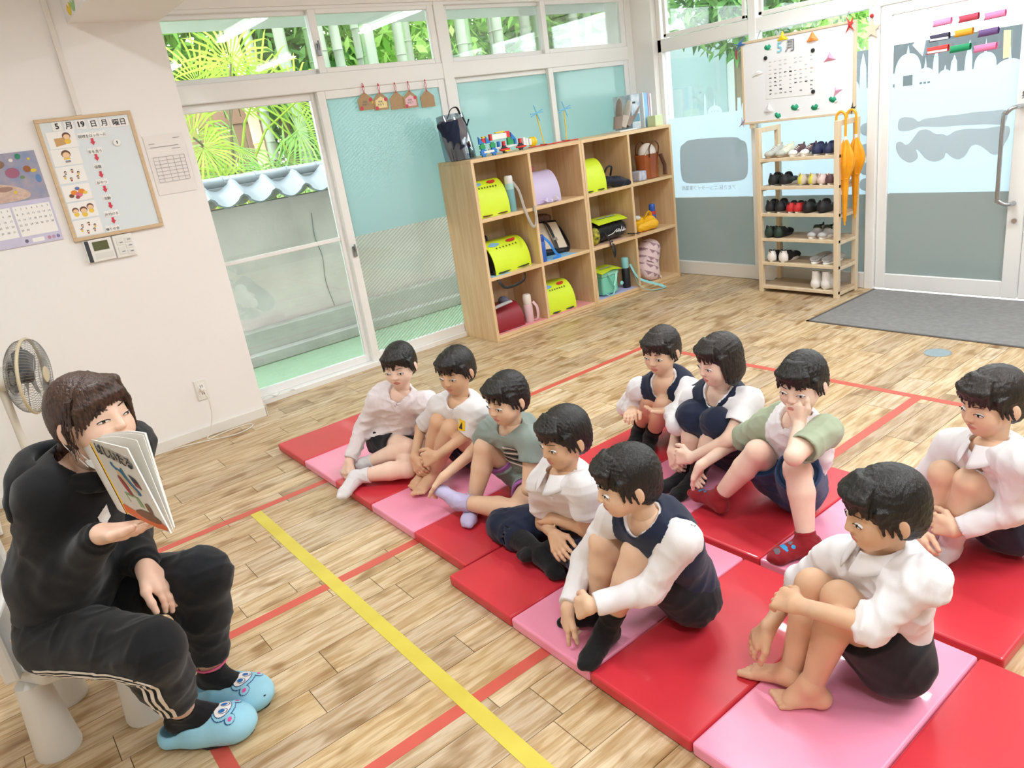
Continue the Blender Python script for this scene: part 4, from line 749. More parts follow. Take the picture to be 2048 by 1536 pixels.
# F: foreground child in a loose white shirt, barefoot
g = kid('F', 'barefoot child in a loose white collared shirt hugging both knees, nearest on the mats', (-.72, .62, -.16))
g.body(SKINS['tan'], HS, {'L': (L3(g, .35, .85, -.25), L3(g, -.5, .1, -.85), -1, (.45, .6, .4), .05, .6), 'R': (nv(g.J['tR']-g.J['wR'])+L3(g, .25, 0, 0), L3(g, -.9, 0, -.3), 1, (.15, .35, .3), .06, .4)}, toes=(True, True))
g.hair(HAIRK, HS, 'short', 1); g.shirt(CL['white'], (.95, 1.12), .014, .011, .007, seed=4, hemz=-.035, amp=.0045); g.collar(CL['white']); g.shorts(CL['black'], (.55, .55), .020, name='skirt', skirt=True, seed=6)
# L5: navy vest, white long sleeves, black socks
g = kid('L5', 'child in a navy vest over white long sleeves, black socks, sitting on the pink panel', (-.80, .45, -.16))
g.body(SKINS['mid'], HS, {'L': (nv(g.J['wR']-g.J['wL'])+L3(g, .3, 0, 0), L3(g, -.9, 0, -.2), -1, (.5, .7, .4), .04, .6), 'R': (L3(g, .25, -.15, -1), L3(g, -.9, 0, -.1), 1, (.7, .8, .5), .03, .5, (.1, .05, .05))}, toes=(False, False))
g.hair(HAIRK, HS, 'short', 2); g.shirt(CL['white'], (1.92, 1.92), .010, .011, .002, seed=7, hemz=.03); g.vest(CL['navy'], .018, hemz=-.03); g.shorts(CL['black'], (.60, .60), .016, seed=8)
for sd in 'RL': g.sock(CL['sockb'], sd, .72)
# L4: white polo, navy trousers, cross-legged
g = kid('L4', 'cross-legged child in a white short-sleeved polo, navy trousers and black socks', (-.92, .10, -.16))
g.body(SKINS['tan'], HS, {'R': (L3(g, .35, -.85, -.25), L3(g, -.6, 0, -.6), 1, (.3, .35, .2), .07, .3), 'L': (L3(g, .2, .9, -.1), L3(g, -.7, 0, -.5), -1, (.35, .4, .2), .05, .4)}, toes=(False, False))
g.hair(HAIRK, HS, 'short', 3); g.shirt(CL['white2'], (.62, .62), .014, .012, .006, seed=9, hemz=-.01); g.collar(CL['white2']); g.shorts(CL['navy'], (1.35, 1.35), .016, name='trousers', seed=10)
for sd in 'RL': g.sock(CL['sockb'], sd, .45)
# L3: striped bow, sage dress with lilac hem, lilac socks
g = kid('L3', 'child in a sage dress with lilac hem and striped frill, holding one lilac-socked foot', (-.90, -.05, -.16))
g.body(SKINS['mid'], HS, {'R': (nv(g.J['tL']-g.J['wR']), L3(g, -.2, -.6, -.6), 1, (.4, .5, .3), .12, .3), 'L': (L3(g, .2, -.3, -.9), L3(g, 0, .8, -.2), -1, (.2, .3, .2), .06, .3)}, toes=(False, False), sole={'L': (.35, -.25, .9)})
g.hair(HAIRK, HS, 'short', 5); g.shirt(CL['sageg'], (.45, .45), .014, .012, .006, seed=11, hemz=-.02, name='dress_top'); g.shorts(CL['sageg'], (.58, .50), .022, name='dress_skirt', seed=12)
g.shorts(CL['lilactrim'], (.66, .58), .016, name='lilac_hem', seed=13)
g.sock(CL['lilac'], 'R', .80); g.sock(CL['lilac'], 'L', .80, sole=(.35, -.25, .9))
# L2: white short sleeves, yellow badge, barefoot
g = kid('L2', 'barefoot child in white short sleeves with a yellow badge, arms round the shins', (-.86, -.28, -.16))
g.body(SKINS['tan'], HS, {'R': (L3(g, .35, -.6, -.7), L3(g, -.8, -.2, -.3), 1, (.35, .5, .3), .05, .4), 'L': (L3(g, .3, .9, -.25), L3(g, -.9, .1, -.3), -1, (.45, .6, .4), .05, .5)}, toes=(True, True))
g.hair(HAIRK, HS, 'short', 6); g.shirt(CL['white2'], (.80, .95), .014, .012, .008, seed=14, hemz=-.01); g.shorts(CL['navy'], (.42, .42), .014, seed=15)
# L1: white long sleeves, dark shorts, white socks
g = kid('L1', 'child in a whitish long-sleeved top and dark shorts, side-sitting at the far mat corner', (-.72, -.52, -.16))
g.body(SKINS['fair'], HS, {'R': (L3(g, .7, .1, -.7), L3(g, -.3, -.3, -.9), 1, (.6, .7, .4), .04, .6), 'L': (L3(g, .6, .3, -.7), L3(g, 0, .5, -.8), -1, (.3, .4, .3), .05, .4)}, toes=(False, False))
g.hair(HAIRK, HS, 'short', 7); g.shirt(CL['pinkw'], (1.92, 1.92), .014, .011, .003, seed=16, hemz=-.01, amp=.0045); g.shorts(CL['black'], (.62, .62), .016, seed=17)
g.sock(CL['sockg'], 'R', .76); g.sock(CL['sockw'], 'L', .72)
# R1: navy vest, farthest
g = kid('R1', 'child in a navy vest over white sleeves holding open hands before the knees, farthest row', (-.90, -.12, -.16))
g.body(SKINS['mid'], HS, {'R': (L3(g, .8, -.5, .1), L3(g, .1, -.3, -.9), 1, (.4, .6, .4), .06, .5), 'L': (L3(g, .8, .55, .1), L3(g, -.1, .1, 1), -1, (.25, .3, .2), .12, .2)}, toes=(False, False))
g.hair(HAIRD, HS, 'short', 8); g.shirt(CL['white'], (1.90, 1.90), .010, .012, .003, seed=18, hemz=.03); g.vest(CL['navy'], .018, hemz=-.03); g.shorts(CL['navy'], (.55, .55), .016, seed=19)
for sd in 'RL': g.sock(CL['sockb'], sd, .72)
# R2: white short sleeves, navy pinafore
g = kid('R2', 'child with bobbed hair in a navy pinafore over white short sleeves, clasping the shins', (-.86, .28, -.16))
g.body(SKINS['fair'], HS, {'R': (L3(g, .4, -.7, -.5), L3(g, -.9, 0, -.2), 1, (.4, .6, .3), .05, .4), 'L': (L3(g, .25, .9, -.15), L3(g, -.9, .1, -.3), -1, (.5, .6, .4), .05, .5)}, toes=(False, False))
g.hair(HAIRD, HS, 'bob', 9); g.shirt(CL['white'], (.60, .66), .014, .014, .008, seed=20, hemz=.02); g.vest(CL['navy'], .019, name='pinafore_bib', hemz=.05); g.shorts(CL['navy'], (1.02, 1.02), .018, name='pinafore_skirt', skirt=True, seed=21)
for sd in 'RL': g.sock(CL['sockb'], sd, .62)
# R3: sage and white T-shirt, denim shorts, red socks
g = kid('R3', 'child in sage and white T-shirt, denim shorts and red socks, hand at face', (-.78, -.05, -.16))
g.body(SKINS['fair'], HS, {'R': (nv(g.J['tR']-g.J['wR']), L3(g, -.2, -.7, -.4), 1, (.5, .6, .4), .05, .5), 'L': (nv(g.J['hd']+L3(g, .06, -.02, -.06)-g.J['wL']), L3(g, -.9, .2, .1), -1, (.35, .5, .3), .06, .4)}, toes=(False, False), sole={'R': (.15, -.2, .95)})
g.hair(HAIRK, HS, 'short', 10)
jr, jl, nk, S_ = g.J['sR'], g.J['sL'], g.J['nk'], g.S
g.shirt(CL['white'], (.78, .74), .014, .013, .008, seed=22, hemz=-.02, paint=[(lambda C: np.abs((C-nk)@S_) > .082, 1)], mats=[CL['white'], CL['sage']], name='t_shirt'); g.shorts(CL['denim'], (.80, .80), .020, fl=.004, seed=23)
for sd, so in (('R', (.15, -.2, .95)), ('L', (0, 0, 1))):
    a, t, f, up, r = foot_frame(g.J['a'+sd], g.J['t'+sd], so); m = (a*.42+t*.58)+up*.012
    g.sock(CL['sockr'], sd, .84, sole=so, mats=[CL['sockr'], mat('sock_blue', '#2f8fc4', .8), mat('sock_grey', '#6b6470', .8), mat('sock_dark', '#3a1c22', .8)], name='patterned_sock',
           paint=[(in_ell(m+r*.004, (.008, .024, .05), (f, r, up)), 1), (in_ell(m-f*.024+r*.006, (.007, .010, .05), (f, r, up)), 2), (in_ell(m-f*.024-r*.014, (.006, .006, .05), (f, r, up)), 1), (in_ell(m+f*.026, (.008, .014, .05), (f, r, up)), 2), (in_ell(a-up*.075, (.09, .09, .016), (f, r, up)), 3)])
# R4: white long sleeves, navy shorts, white socks, at the right edge
g = kid('R4', 'child in white long sleeves and white socks at the end of the back row', (-.78, .42, -.16))
g.body(SKINS['mid'], HS, {'R': (L3(g, .35, -.8, -.4), L3(g, -.9, 0, -.3), 1, (.4, .6, .4), .05, .4), 'L': (L3(g, .3, .9, -.1), L3(g, -.9, 0, -.3), -1, (.45, .6, .4), .05, .5)}, toes=(False, False))
g.hair(HAIRD, HS, 'short', 11); g.shirt(CL['white'], (1.92, 1.92), .014, .012, .003, seed=24, hemz=-.02); g.collar(CL['white']); g.shorts(CL['navy'], (.50, .50), .018, seed=25)
for sd in 'RL': g.sock(CL['sockw'], sd, .66)
# ---------------------------------------------------------------- decals: flat print laid onto a curved surface
from mathutils.bvhtree import BVHTree
def bvh_of(o):
    me = o.data; M = Matrix.Translation(ORG.get(o.parent.name, (0, 0, 0))) if o.parent else Matrix.Translation(o.location)
    return BVHTree.FromPolygons([M @ v.co for v in me.vertices], [p.vertices[:] for p in me.polygons])
def inside(pt, poly):
    x, y = pt; c = False; n = len(poly); j = n-1
    for i in range(n):
        xi, yi = poly[i]; xj, yj = poly[j]
        if (yi > y) != (yj > y) and x < (xj-xi)*(y-yi)/(yj-yi)+xi: c = not c
        j = i
    return c
def decal(bv, o, x, y, poly, m, name, parent, res=.0016, lift=.0014, back=.12):
    """outline poly (metres, in the frame o,x,y) projected along -(x cross y) onto the surface"""
    o = Vector(o); x = Vector(x).normalized(); y = Vector(y); y = (y-x*y.dot(x)).normalized(); n = x.cross(y); xs = [p[0] for p in poly]; ys = [p[1] for p in poly]; mb = MB(); cache = {}
    x0, y0 = min(xs), min(ys); nx = int((max(xs)-x0)/res)+1; ny = int((max(ys)-y0)/res)+1
    def hit(i, j):
        if (i, j) not in cache:
            p = o+x*(x0+i*res)+y*(y0+j*res); h = bv.ray_cast(p+n*back, -n, back*2.2); cache[(i, j)] = (h[0]+h[1]*lift) if h[0] is not None and h[1].dot(n) > .05 else None
        return cache[(i, j)]
    vi = {}
    for i in range(nx):
        for j in range(ny):
            if not inside((x0+(i+.5)*res, y0+(j+.5)*res), poly): continue
            q = [hit(i, j), hit(i+1, j), hit(i+1, j+1), hit(i, j+1)]
            if any(v is None for v in q) or (q[0]-q[2]).length > res*6: continue
            f = []
            for k, v in zip(((i, j), (i+1, j), (i+1, j+1), (i, j+1)), q):
                if k not in vi: vi[k] = len(mb.v); mb.v.append(tuple(v))
                f.append(vi[k])
            mb.f.append(tuple(f)); mb.mi.append(0)
    return mb.build(name, m, parent, smooth=True, angle=180) if mb.f else None
def ring(cx, cy, rx, ry, n=24, a0=0): return [(cx+rx*math.cos(2*math.pi*k/n)*math.cos(a0)-ry*math.sin(2*math.pi*k/n)*math.sin(a0), cy+rx*math.cos(2*math.pi*k/n)*math.sin(a0)+ry*math.sin(2*math.pi*k/n)*math.cos(a0)) for k in range(n)]
# badge, stripes and frill on the children are print and trim of their own
def late_child(idx): return bpy.data.objects['person' if idx == 0 else 'person.%03d' % idx]
def part_of(p, nm): return [c for c in p.children if c.name.split('.')[0] == nm][0]
p = late_child(4); bv = bvh_of(part_of(p, 'shirt')); Fd = Vector(SK['L2']['F']); sh = Vector(SK['L2']['sL'])
c0 = (Vector(SK['L2']['sL'])+Vector(SK['L2']['nk']))*.5+Vector((0, 0, -.055)); decal(bv, c0+Fd*.02, Vector((0, -1, 0))*.8+Vector((.6, 0, 0))*.3, (0, 0, 1), [(-.024, -.02), (.024, -.02), (.024, .02), (-.024, .02)], mat('badge_yellow', '#f0c21c', .5), 'badge', p)
decal(bv, c0+Fd*.02, Vector((0, -1, 0))*.8+Vector((.6, 0, 0))*.3, (0, 0, 1), [(-.014, -.013), (.014, -.013), (.002, .013)], mat('badge_black', '#1d1b16', .5), 'badge_print', p, lift=.0022)
p = late_child(3); bv = bvh_of(part_of(p, 'dress_top')); c0 = (Vector(SK['L3']['nk'])*.62+Vector(SK['L3']['pel'])*.38); fx = Vector((-.6, -.8, .15)).normalized(); sx = Vector((0, 0, 1)).cross(fx)
for k in range(7):
    a = -.05+.016*k; decal(bv, c0+fx*.02, sx, (0, 0, 1), [(-.062+.004*(k % 2), a-.004), (.05, a-.003), (.05, a+.004), (-.062, a+.004)], mat('stripe_black', '#26232a', .8) if k % 2 else mat('stripe_white', '#ece8ea', .8), 'frill_stripe', p, res=.002, lift=.004)
# ---------------------------------------------------------------- the reader
J = dict(SK['W']); J['look'] = (.50, -.84, .10); J['up'] = (.16, -.13, 1); J['wR'] = (.098, 1.862, .728); J['sR'] = (.037, 2.055, .797); J['sL'] = (.250, 2.275, .782); J['wL'] = (.173, 2.012, .530)
g = Fig('person', 'young woman in a black hoodie and black trousers reading aloud from a picture book', J, adult=True)
WHS = 1.06
WSK = skin('skin_reader', '#f0cdb6', '#eabfa7')
S1, S2, C1, C2, P1, P2, B1, B2 = [Vector(v) for v in ((.148, 1.946, .934), (.163, 1.835, .764), (.197, 1.746, .944), (.211, 1.631, .765), (.248, 1.79, .95), (.229, 1.69, .748), (.145, 2.085, .948), (0.175, 1.981, 0.758))]
g.body(WSK, WHS, {'R': (nv((.80, -.58, .0)), nv((.05, .12, .98)), 1, (.12, .2, .15), .10, .35), 'L': (nv((.35, -.55, -.76)), nv((-.5, .25, -.8)), -1, (.25, .3, .2), .05, .35)}, toes=(False, False), hsc=1.28, fsc=1.18, squint=.5)
# hair: brown, tied back, curtain fringe, loose side locks
HAIRW = streak_hair('hair_brown', '#231510', '#573c2e', .38)
s = Sdf(.0034); c = np.array(J['hd']); f, u, r = head_frame(J); A = (r, f, u); q = lambda x, y, z: c+(r*x+f*y+u*z)*WHS; K = WHS
s.ell(q(0, -.016, .022), (.0775*K, .092*K, .085*K), A).ell(q(0, -.045, -.015), (.064*K, .056*K, .064*K), A, .02*K)
s.ell(q(0, .095, -.055), (.060*K, .085*K, .078*K), A, .010*K, 1).ell(q(0, -.05, -.140), (.11*K, .11*K, .06*K), A, .01*K, 1)
for x in (-1, 1): s.ell(q(x*.080, -.006, -.030), (.018*K, .024*K, .034*K), A, .006*K, 1)
rg = random.Random(5)
for i in range(16):   # fringe swept from an off-centre parting
    t_ = i/15; x = -.034+.106*t_; y = .080*math.sqrt(max(0, 1-(x/.092)**2)); p0 = q(-.006+.012*t_, .036, .084); p1 = q(x*.62, y*.82+.008, .072-.008*t_); p2 = q(x*.95, y+.006-.010*t_, .046-.020*t_*t_); p3 = q(x*1.04, y+.006-.022*t_, .030-.062*t_*t_-rg.uniform(0, .006))
    s.cone(p0, p1, .006*K, .008*K, .010*K).cone(p1, p2, .008*K, .0065*K, .006*K).cone(p2, p3, .0065*K, .0018*K, .004*K)
for i in range(6):
    t_ = i/5; p0 = q(-.010, .034, .084); p1 = q(-.038-.014*t_, .064-.02*t_, .070); p2 = q(-.058-.014*t_, .060-.02*t_, .020-.01*t_); p3 = q(-.066-.010*t_, .052-.016*t_, -.040-.02*t_); s.cone(p0, p1, .006*K, .008*K, .010*K).cone(p1, p2, .008*K, .006*K, .006*K).cone(p2, p3, .006*K, .0015*K, .004*K)
for j in range(6): s.cone(q(-.01+.004*j, -.088, -.02-.004*j), q(-.035+.012*j, -.100-.004*j, -.085), .018*K, .013*K, .006*K).cone(q(-.035+.012*j, -.100-.004*j, -.085), q(-.045+.016*j, -.088, -.140-.006*j), .013*K, .004*K, .006*K)
V, F = s.mesh(); skin_obj('hair', [(folds(V, F, .0014, .010, 3, 6), F)], [HAIRW], g.t)
o = MB()
for i in range(46):
    x = rg.uniform(-1, 1); sg = 1 if x > 0 else -1; a = rg.uniform(.3, 1); pts = [q(sg*.050*a, .02, .072), q(sg*(.068), .04-.05*a*rg.random(), .050), q(sg*(.080+rg.uniform(-.004, .006)), .035-.04*rg.random(), -.01), q(sg*(.078+rg.uniform(-.012, .008)), .02-.03*rg.random(), -.06-.03*rg.random())]; o.tube(pts, [.0010, .0012, .0010, .0004], 4)
o.build('loose_strands', HAIRW, g.t)
# white mask pulled down under the chin, ear loop
o = MB()
def mk(a, b):
    th = math.radians(-88+176*a); rr = .058+.016*math.cos(th)**2; return tuple(q(rr*math.sin(th)*1.05, .012+rr*.92*math.cos(th), -.088-.036*b*math.cos(th)**.5 if math.cos(th) > 0 else -.088)+u*(-.004*math.sin(9*b)))
o.grid(mk, 24, 6, .0015); o.build('face_mask', mat('mask_white', '#eceeef', .8), g.t, smooth=True)
for x in (-1, 1): MB().tube([q(x*.060, .022, -.088), q(x*.073, .004, -.050), q(x*.078, -.012, -.020), q(x*.074, -.018, -.045), q(x*.060, .014, -.105)], .0012, 5).build('ear_loop', MATS['mask_white'], g.t)
# hoodie
HOOD = cloth('black_fleece', '#17181b', .35, c2='#121316', bs=350); TRK = cloth('black_jersey', '#15171b', .2, c2='#101216'); STR = cloth('stripe_cream', '#ece8e2')
s = Sdf(.006); g.torso(s, .026); s.ell(g.waist, (.165, .135, .15), (g.S, g.B, g.U), .05); s.plane(g.J['pel']-g.U*.035, -g.U)
for sd in 'RL': g.arm(s, sd, .022, 1.90, 1, k=.045, fl=-.004); d = nv(g.J['w'+sd]-g.J['e'+sd]); s.cone(g.J['e'+sd]+(g.J['w'+sd]-g.J['e'+sd])*.84, g.J['w'+sd]-d*.002, .041, .033, .008, cap=1)
g.neckhole(s, .060); nk = g.J['nk']; n_ = 22; zz = np.array((0, 0, 1.))
V, F = s.mesh(); V = folds(V, F, .0042, .10, 31, 5); hoodie = skin_obj('hoodie', [(V, F)], [HOOD], g.t); bvH = bvh_of(hoodie)
s = Sdf(.0055)   # the hood, folded down round the neck
for i in range(n_):
    a, b = [2*math.pi*(i+t)/n_ for t in (0, 1)]; pt = lambda th: nk+g.S*(.100+.02*max(0, math.sin(th)))*math.cos(th)-g.F*(.094+.03*max(0, math.sin(th)))*math.sin(th)+zz*(.030*math.sin(th)-.006)+g.F*.002; rr = lambda th: .019+.017*max(0, math.sin(th))
    s.cone(pt(a), pt(b), rr(a), rr(b), .02)
s.ell(nk-g.F*.125-zz*.055, (.135, .052, .095), (g.S, g.F, zz), .03).cone(nk-g.F*.06, nk+g.F*.09+zz*.25, .055, .075, .02, op=1)
V, F = s.mesh(); skin_obj('hood', [(folds(V, F, .004, .07, 33, 5), F)], [HOOD], g.t)
toC = Vector((0, 0, 1.5)); 
def logo(o, sc):
    o = Vector(o); n = (toC-o).normalized(); x = Vector(RIGHT); x = (x-n*x.dot(n)).normalized(); y = n.cross(x)
    for poly in ([(.012, .052), (.046, .004), (.050, -.012), (.028, -.010), (.010, .038)], [(-.004, .018), (.008, -.010), (-.006, -.040), (-.020, -.012)], [(-.030, -.028), (-.018, -.044), (-.026, -.056), (-.044, -.060), (-.042, -.046)]):
        decal(bvH, o+n*.035, x, y, [(a*sc, b*sc) for a, b in poly], STR, 'chest_logo', g.t, res=.0016, lift=.003, back=.05)
logo((.135, 2.03, .71), 1.05)
# trousers with three stripes
g.LEG = (.064, .044, .038, .038, .024); g.shorts(TRK, (1.74, 1.80), .018, name='trousers', seed=41, top=.10, k=.035, amp=.0038); tr = part_of(g.t, 'trousers'); bvT = bvh_of(tr)
def stripe(side, offs, pts, w):
    mb = MB(); prev = None
    for i, (p_, out) in enumerate(pts):
        row = []
        for w_ in (offs-w/2, offs+w/2):
            t_ = (pts[min(i+1, len(pts)-1)][0]-pts[max(i-1, 0)][0]).normalized(); sd_ = t_.cross(out).normalized(); st = p_+sd_*w_+out*.2; h = bvT.ray_cast(st, -out, .3); row.append(h[0]+h[1]*.0022 if h[0] is not None else None)
        if prev and all(v is not None for v in row+prev) and (row[0]-prev[0]).length < .06: mb.quad(prev[0], prev[1], row[1], row[0])
        prev = row
    if mb.v: mb.build('stripe', STR, g.t)
for sd in 'RL':
    h, kn, an = [Vector(v) for v in (g.hip[sd], g.J['k'+sd], g.J['a'+sd])]; out0 = (Vector(g.S)*(1 if sd == 'R' else -1)*.9+Vector((0, 0, -.35))).normalized(); out1 = (Vector(g.S)*(1 if sd == 'R' else -1)).normalized(); pts = []
    for k in range(24): t = .08+.9*k/23; pts.append((h.lerp(kn, t), (out0-(kn-h).normalized()*out0.dot((kn-h).normalized())).normalized()))
    for k in range(22): t = .04+.78*k/21; ax = (an-kn).normalized(); oo = out0.lerp(out1, .5); pts.append((kn.lerp(an, t), (oo-ax*oo.dot(ax)).normalized()))
    for of in (-.016, 0, .016): stripe(sd, of, pts, .0085)
for sd in 'RL': g.sock(CL['sockb'], sd, .90, fsc=1.18, e=.003)
an = Vector(g.J['aL']); kn = Vector(g.J['kL']); MB().tube([(an.lerp(kn, .11)+Vector((.043*math.cos(a), .043*math.sin(a), 0))) for a in [2*math.pi*k/16 for k in range(17)]], .0035, 6).build('sock_cuff_pink', mat('cuff_pink', '#d95c86', .7), g.t)
# ---- slippers
SLIP = cloth('slipper_blue', '#9ed3e6', .4, c2='#8ec8de', bs=600); SOLE = mat('slipper_sole', '#1c1c1f', .7); NAVYL = mat('stitch_navy', '#2f5f8f', .7); PINKL = mat('stitch_pink', '#e0559b', .7); WHL = mat('stitch_white', '#f4eeec', .8); BLUL = mat('stitch_blue', '#2c6fb4', .7)
def slipper(sd, label):
    a, t, f_, up, r_ = foot_frame(g.J['a'+sd], g.J['t'+sd]); a = a*1; a[2] = 0; heel = a-f_*.055; toe = a+f_*.185; S_ = Sdf(.0042); z = np.array((0, 0, 1.))
    S_.cone(heel+z*.028, toe-f_*.055+z*.034, .036, .046, .02, flat=r_, ff=1.15).ell(toe-f_*.06+z*.036, (.062, .056, .036), (f_, r_, z), .02).cone(a+f_*.03+z*.045, toe-f_*.07+z*.044, .048, .044, .03, flat=r_, ff=1.1)
    S_.cone(heel+f_*.012+z*.085, a+f_*.035+z*.098, .040, .046, .008, op=1).cone(heel+f_*.01+z*.052, a+f_*.06+z*.050, .030, .036, .006, op=1); S_.plane(z*.010, -z); V, F = S_.mesh()
    th = thing('slipper', label, 'slipper', (float(a[0]), float(a[1]), 0)); up_ = skin_obj('upper', [(V, F)], [SLIP], th)
    o = MB(); pts = []
    for k in range(28):
        an = 2*math.pi*k/28; x = math.cos(an); y = math.sin(an); L_ = .125 if x > 0 else .098; w_ = .050 if x > 0 else .041; p_ = a+f_*(.055+x*L_*.95)+r_*y*w_; pts.append((p_[0], p_[1]))
    o.prism(pts, .0, .013); o.build('sole', SOLE, th, bevel=.003)
    bv_ = bvh_of(up_); ctr = Vector(a+f_*.105+z*.08); n_ = (Vector(f_)*.35+Vector(z)*.9).normalized(); X = Vector(r_)*1.0; Y = n_.cross(X)
    E = lambda cx, cy, rx, ry, m_, l: decal(bv_, ctr, X, Y, ring(cx, cy, rx, ry), m_, 'embroidery', th, res=.0013, lift=l, back=.1)
    E(0, 0, .040, .031, NAVYL, .0012); E(.033, .026, .014, .014, NAVYL, .0012); E(-.033, .026, .014, .014, NAVYL, .0012); E(0, 0, .0375, .0285, SLIP, .0018); E(.033, .027, .0115, .0115, SLIP, .0018); E(-.033, .027, .0115, .0115, SLIP, .0018)
    E(0, -.002, .031, .023, NAVYL, .0024); E(0, -.002, .0288, .0208, WHL, .003); E(.034, .027, .0055, .005, PINKL, .0026); E(-.034, .027, .0055, .005, PINKL, .0026)
    for x in (-.012, .012): E(x, .002, .0085, .0125, NAVYL, .0034); E(x, .001, .0072, .0112, WHL, .0038); E(x, -.001, .0058, .0085, BLUL, .0043)
slipper('R', 'pale blue embroidered slipper on the foot nearest the bottom edge'); slipper('L', 'pale blue embroidered slipper farther from the bottom edge, beside its twin')
# ---- picture book, open, cover toward the room
PAPER = mat('page_white', '#eeebe4', .6, noise=.03, nscale=6); COVER = mat('cover_white', '#e6e3da', .35, coat=.2)
def slab(mb, a, b, c, d, t):
    n = (b-a).cross(d-a).normalized()*t; mb.add([a, b, c, d, a+n, b+n, c+n, d+n], [(0, 1, 2, 3), (7, 6, 5, 4), (0, 4, 5, 1), (1, 5, 6, 2), (2, 6, 7, 3), (3, 7, 4, 0)])
bk = thing('picture_book', 'open hardcover picture book with a blue creature on its cover, held up by the reader', 'book', tuple(S2)); cv = MB(); slab(cv, S1, S2, C2, C1, .003); cvo = cv.build('front_cover', COVER, bk)
x_ = (C1-S1).normalized(); y_ = (S1-S2).normalized(); y_ = (y_-x_*x_.dot(y_)).normalized(); W_ = (C1-S1).length; H_ = (S1-S2).length; nrm = x_.cross(y_)
if nrm.dot(toC-S1) < 0: nrm = -nrm
bb = MB(); slab(bb, B1, B2, S2, S1, .003); bb.build('back_cover', COVER, bk)
sp = MB(); slab(sp, S1-nrm*.006, S2-nrm*.006, S2+nrm*.003+x_*.008, S1+nrm*.003+x_*.008, .003); sp.build('spine', mat('spine_yellow', '#e2b51d', .4), bk)
for k, t in enumerate((.5, .85, 1.0)):
    p1, p2 = C1.lerp(P1, t), C2.lerp(P2, t); o = MB(); a1, a2 = S1+nrm*-.004*k, S2+nrm*-.004*k; bow = (P1-C1).normalized()*.012*(1+k*.3)
    o.grid(lambda uu, vv: tuple((a1.lerp(a2, vv)).lerp(p1.lerp(p2, vv), uu)*.995+(a1*.005)+bow*math.sin(math.pi*uu)+(p1-p2).normalized()*0), 10, 2, .0012 if k < 2 else .004); o.build('page' if k < 2 else 'page_block', PAPER, bk, smooth=True)
for k in range(3):
    o = MB(); o.grid(lambda uu, vv: tuple(S1.lerp(S2, vv).lerp(B1.lerp(B2, vv), uu)+nrm*(.006+.004*k)*math.sin(math.pi*min(uu*1.1, 1))+nrm*.003*k), 8, 2, .001); o.build('page', [PAPER, mat('page_red', '#c7343c', .6), PAPER][k], bk, smooth=True)
def on_cover(poly, m, name, z): mb = MB(); mb.M = frame(C2.lerp(S2, 1)+nrm*z, (C2-S2), (S1-S2)); mb.prism([(a*W_, b*H_) for a, b in poly], 0, .0004); return mb.build(name, m, bk)
flip = frame((0, 0, 0), (C2-S2), (S1-S2)).to_3x3() @ Vector((0, 0, 1)); zs = 1 if flip.dot(nrm) > 0 else -1; zc = .0036 if zs > 0 else .0042
T1 = mat('book_taupe', '#a79c8b', .6); T2 = mat('book_teal', '#2b6b8c', .6); T3 = mat('book_tan', '#cdb08a', .6); T4 = mat('book_red', '#9c3d33', .6); T5 = mat('book_brown', '#7c5438', .6); T6 = mat('book_orange', '#d96a35', .5); T7 = mat('book_ink', '#2b2f3a', .6); T8 = mat('book_green', '#8fa878', .6)
on_cover(smooth_loop([(.16, .86), (.14, .92), (.3, .955), (.6, .945), (.88, .90), (.95, .83), (.9, .77), (.7, .80), (.5, .80), (.3, .83)], 2), T1, 'title_cloud', zc)
Mx = frame((S1-S2)*.865+(C2-S2)*.54+nrm*(zc+.0014), (C2-S2), (S1-S2)); text('ばしいたる', W_*.17, Mx @ Matrix.Rotation(math.radians(-5), 4, 'Z'), T7, 'title', bk)
for po, m_, z_ in (([(.3, .72), (.36, .78), (.38, .70), (.52, .68), (.56, .74), (.58, .62), (.66, .52), (.78, .42), (.70, .38), (.56, .46), (.44, .58), (.40, .66)], T2, 0), ([(.38, .66), (.48, .67), (.56, .55), (.72, .42), (.66, .40), (.52, .5), (.42, .6)], T3, .0006), ([(.34, .6), (.42, .56), (.5, .42), (.52, .33), (.44, .36), (.36, .48)], T4, .0003), ([(.68, .66), (.82, .62), (.86, .50), (.74, .52)], T7, 0), ([(.76, .58), (.84, .56), (.85, .50), (.78, .52)], T4, .0006), ([(.3, .36), (.62, .35), (.66, .22), (.34, .24)], T8, .0003), ([(.36, .33), (.56, .33), (.58, .22), (.38, .22)], COVER, .0008), ([(0, 0), (1, 0), (1, .10), (.7, .13), (.3, .11), (0, .16)], T6, 0), ([(.3, .12), (.6, .2), (.95, .14), (.9, .07), (.5, .06)], T5, .0006), ([(.72, .30), (.80, .32), (.84, .24), (.80, .15), (.74, .20)], T5, .0008)):
    on_cover(smooth_loop(po, 1) if len(po) > 4 else po, m_, 'cover_art', zc+z_)
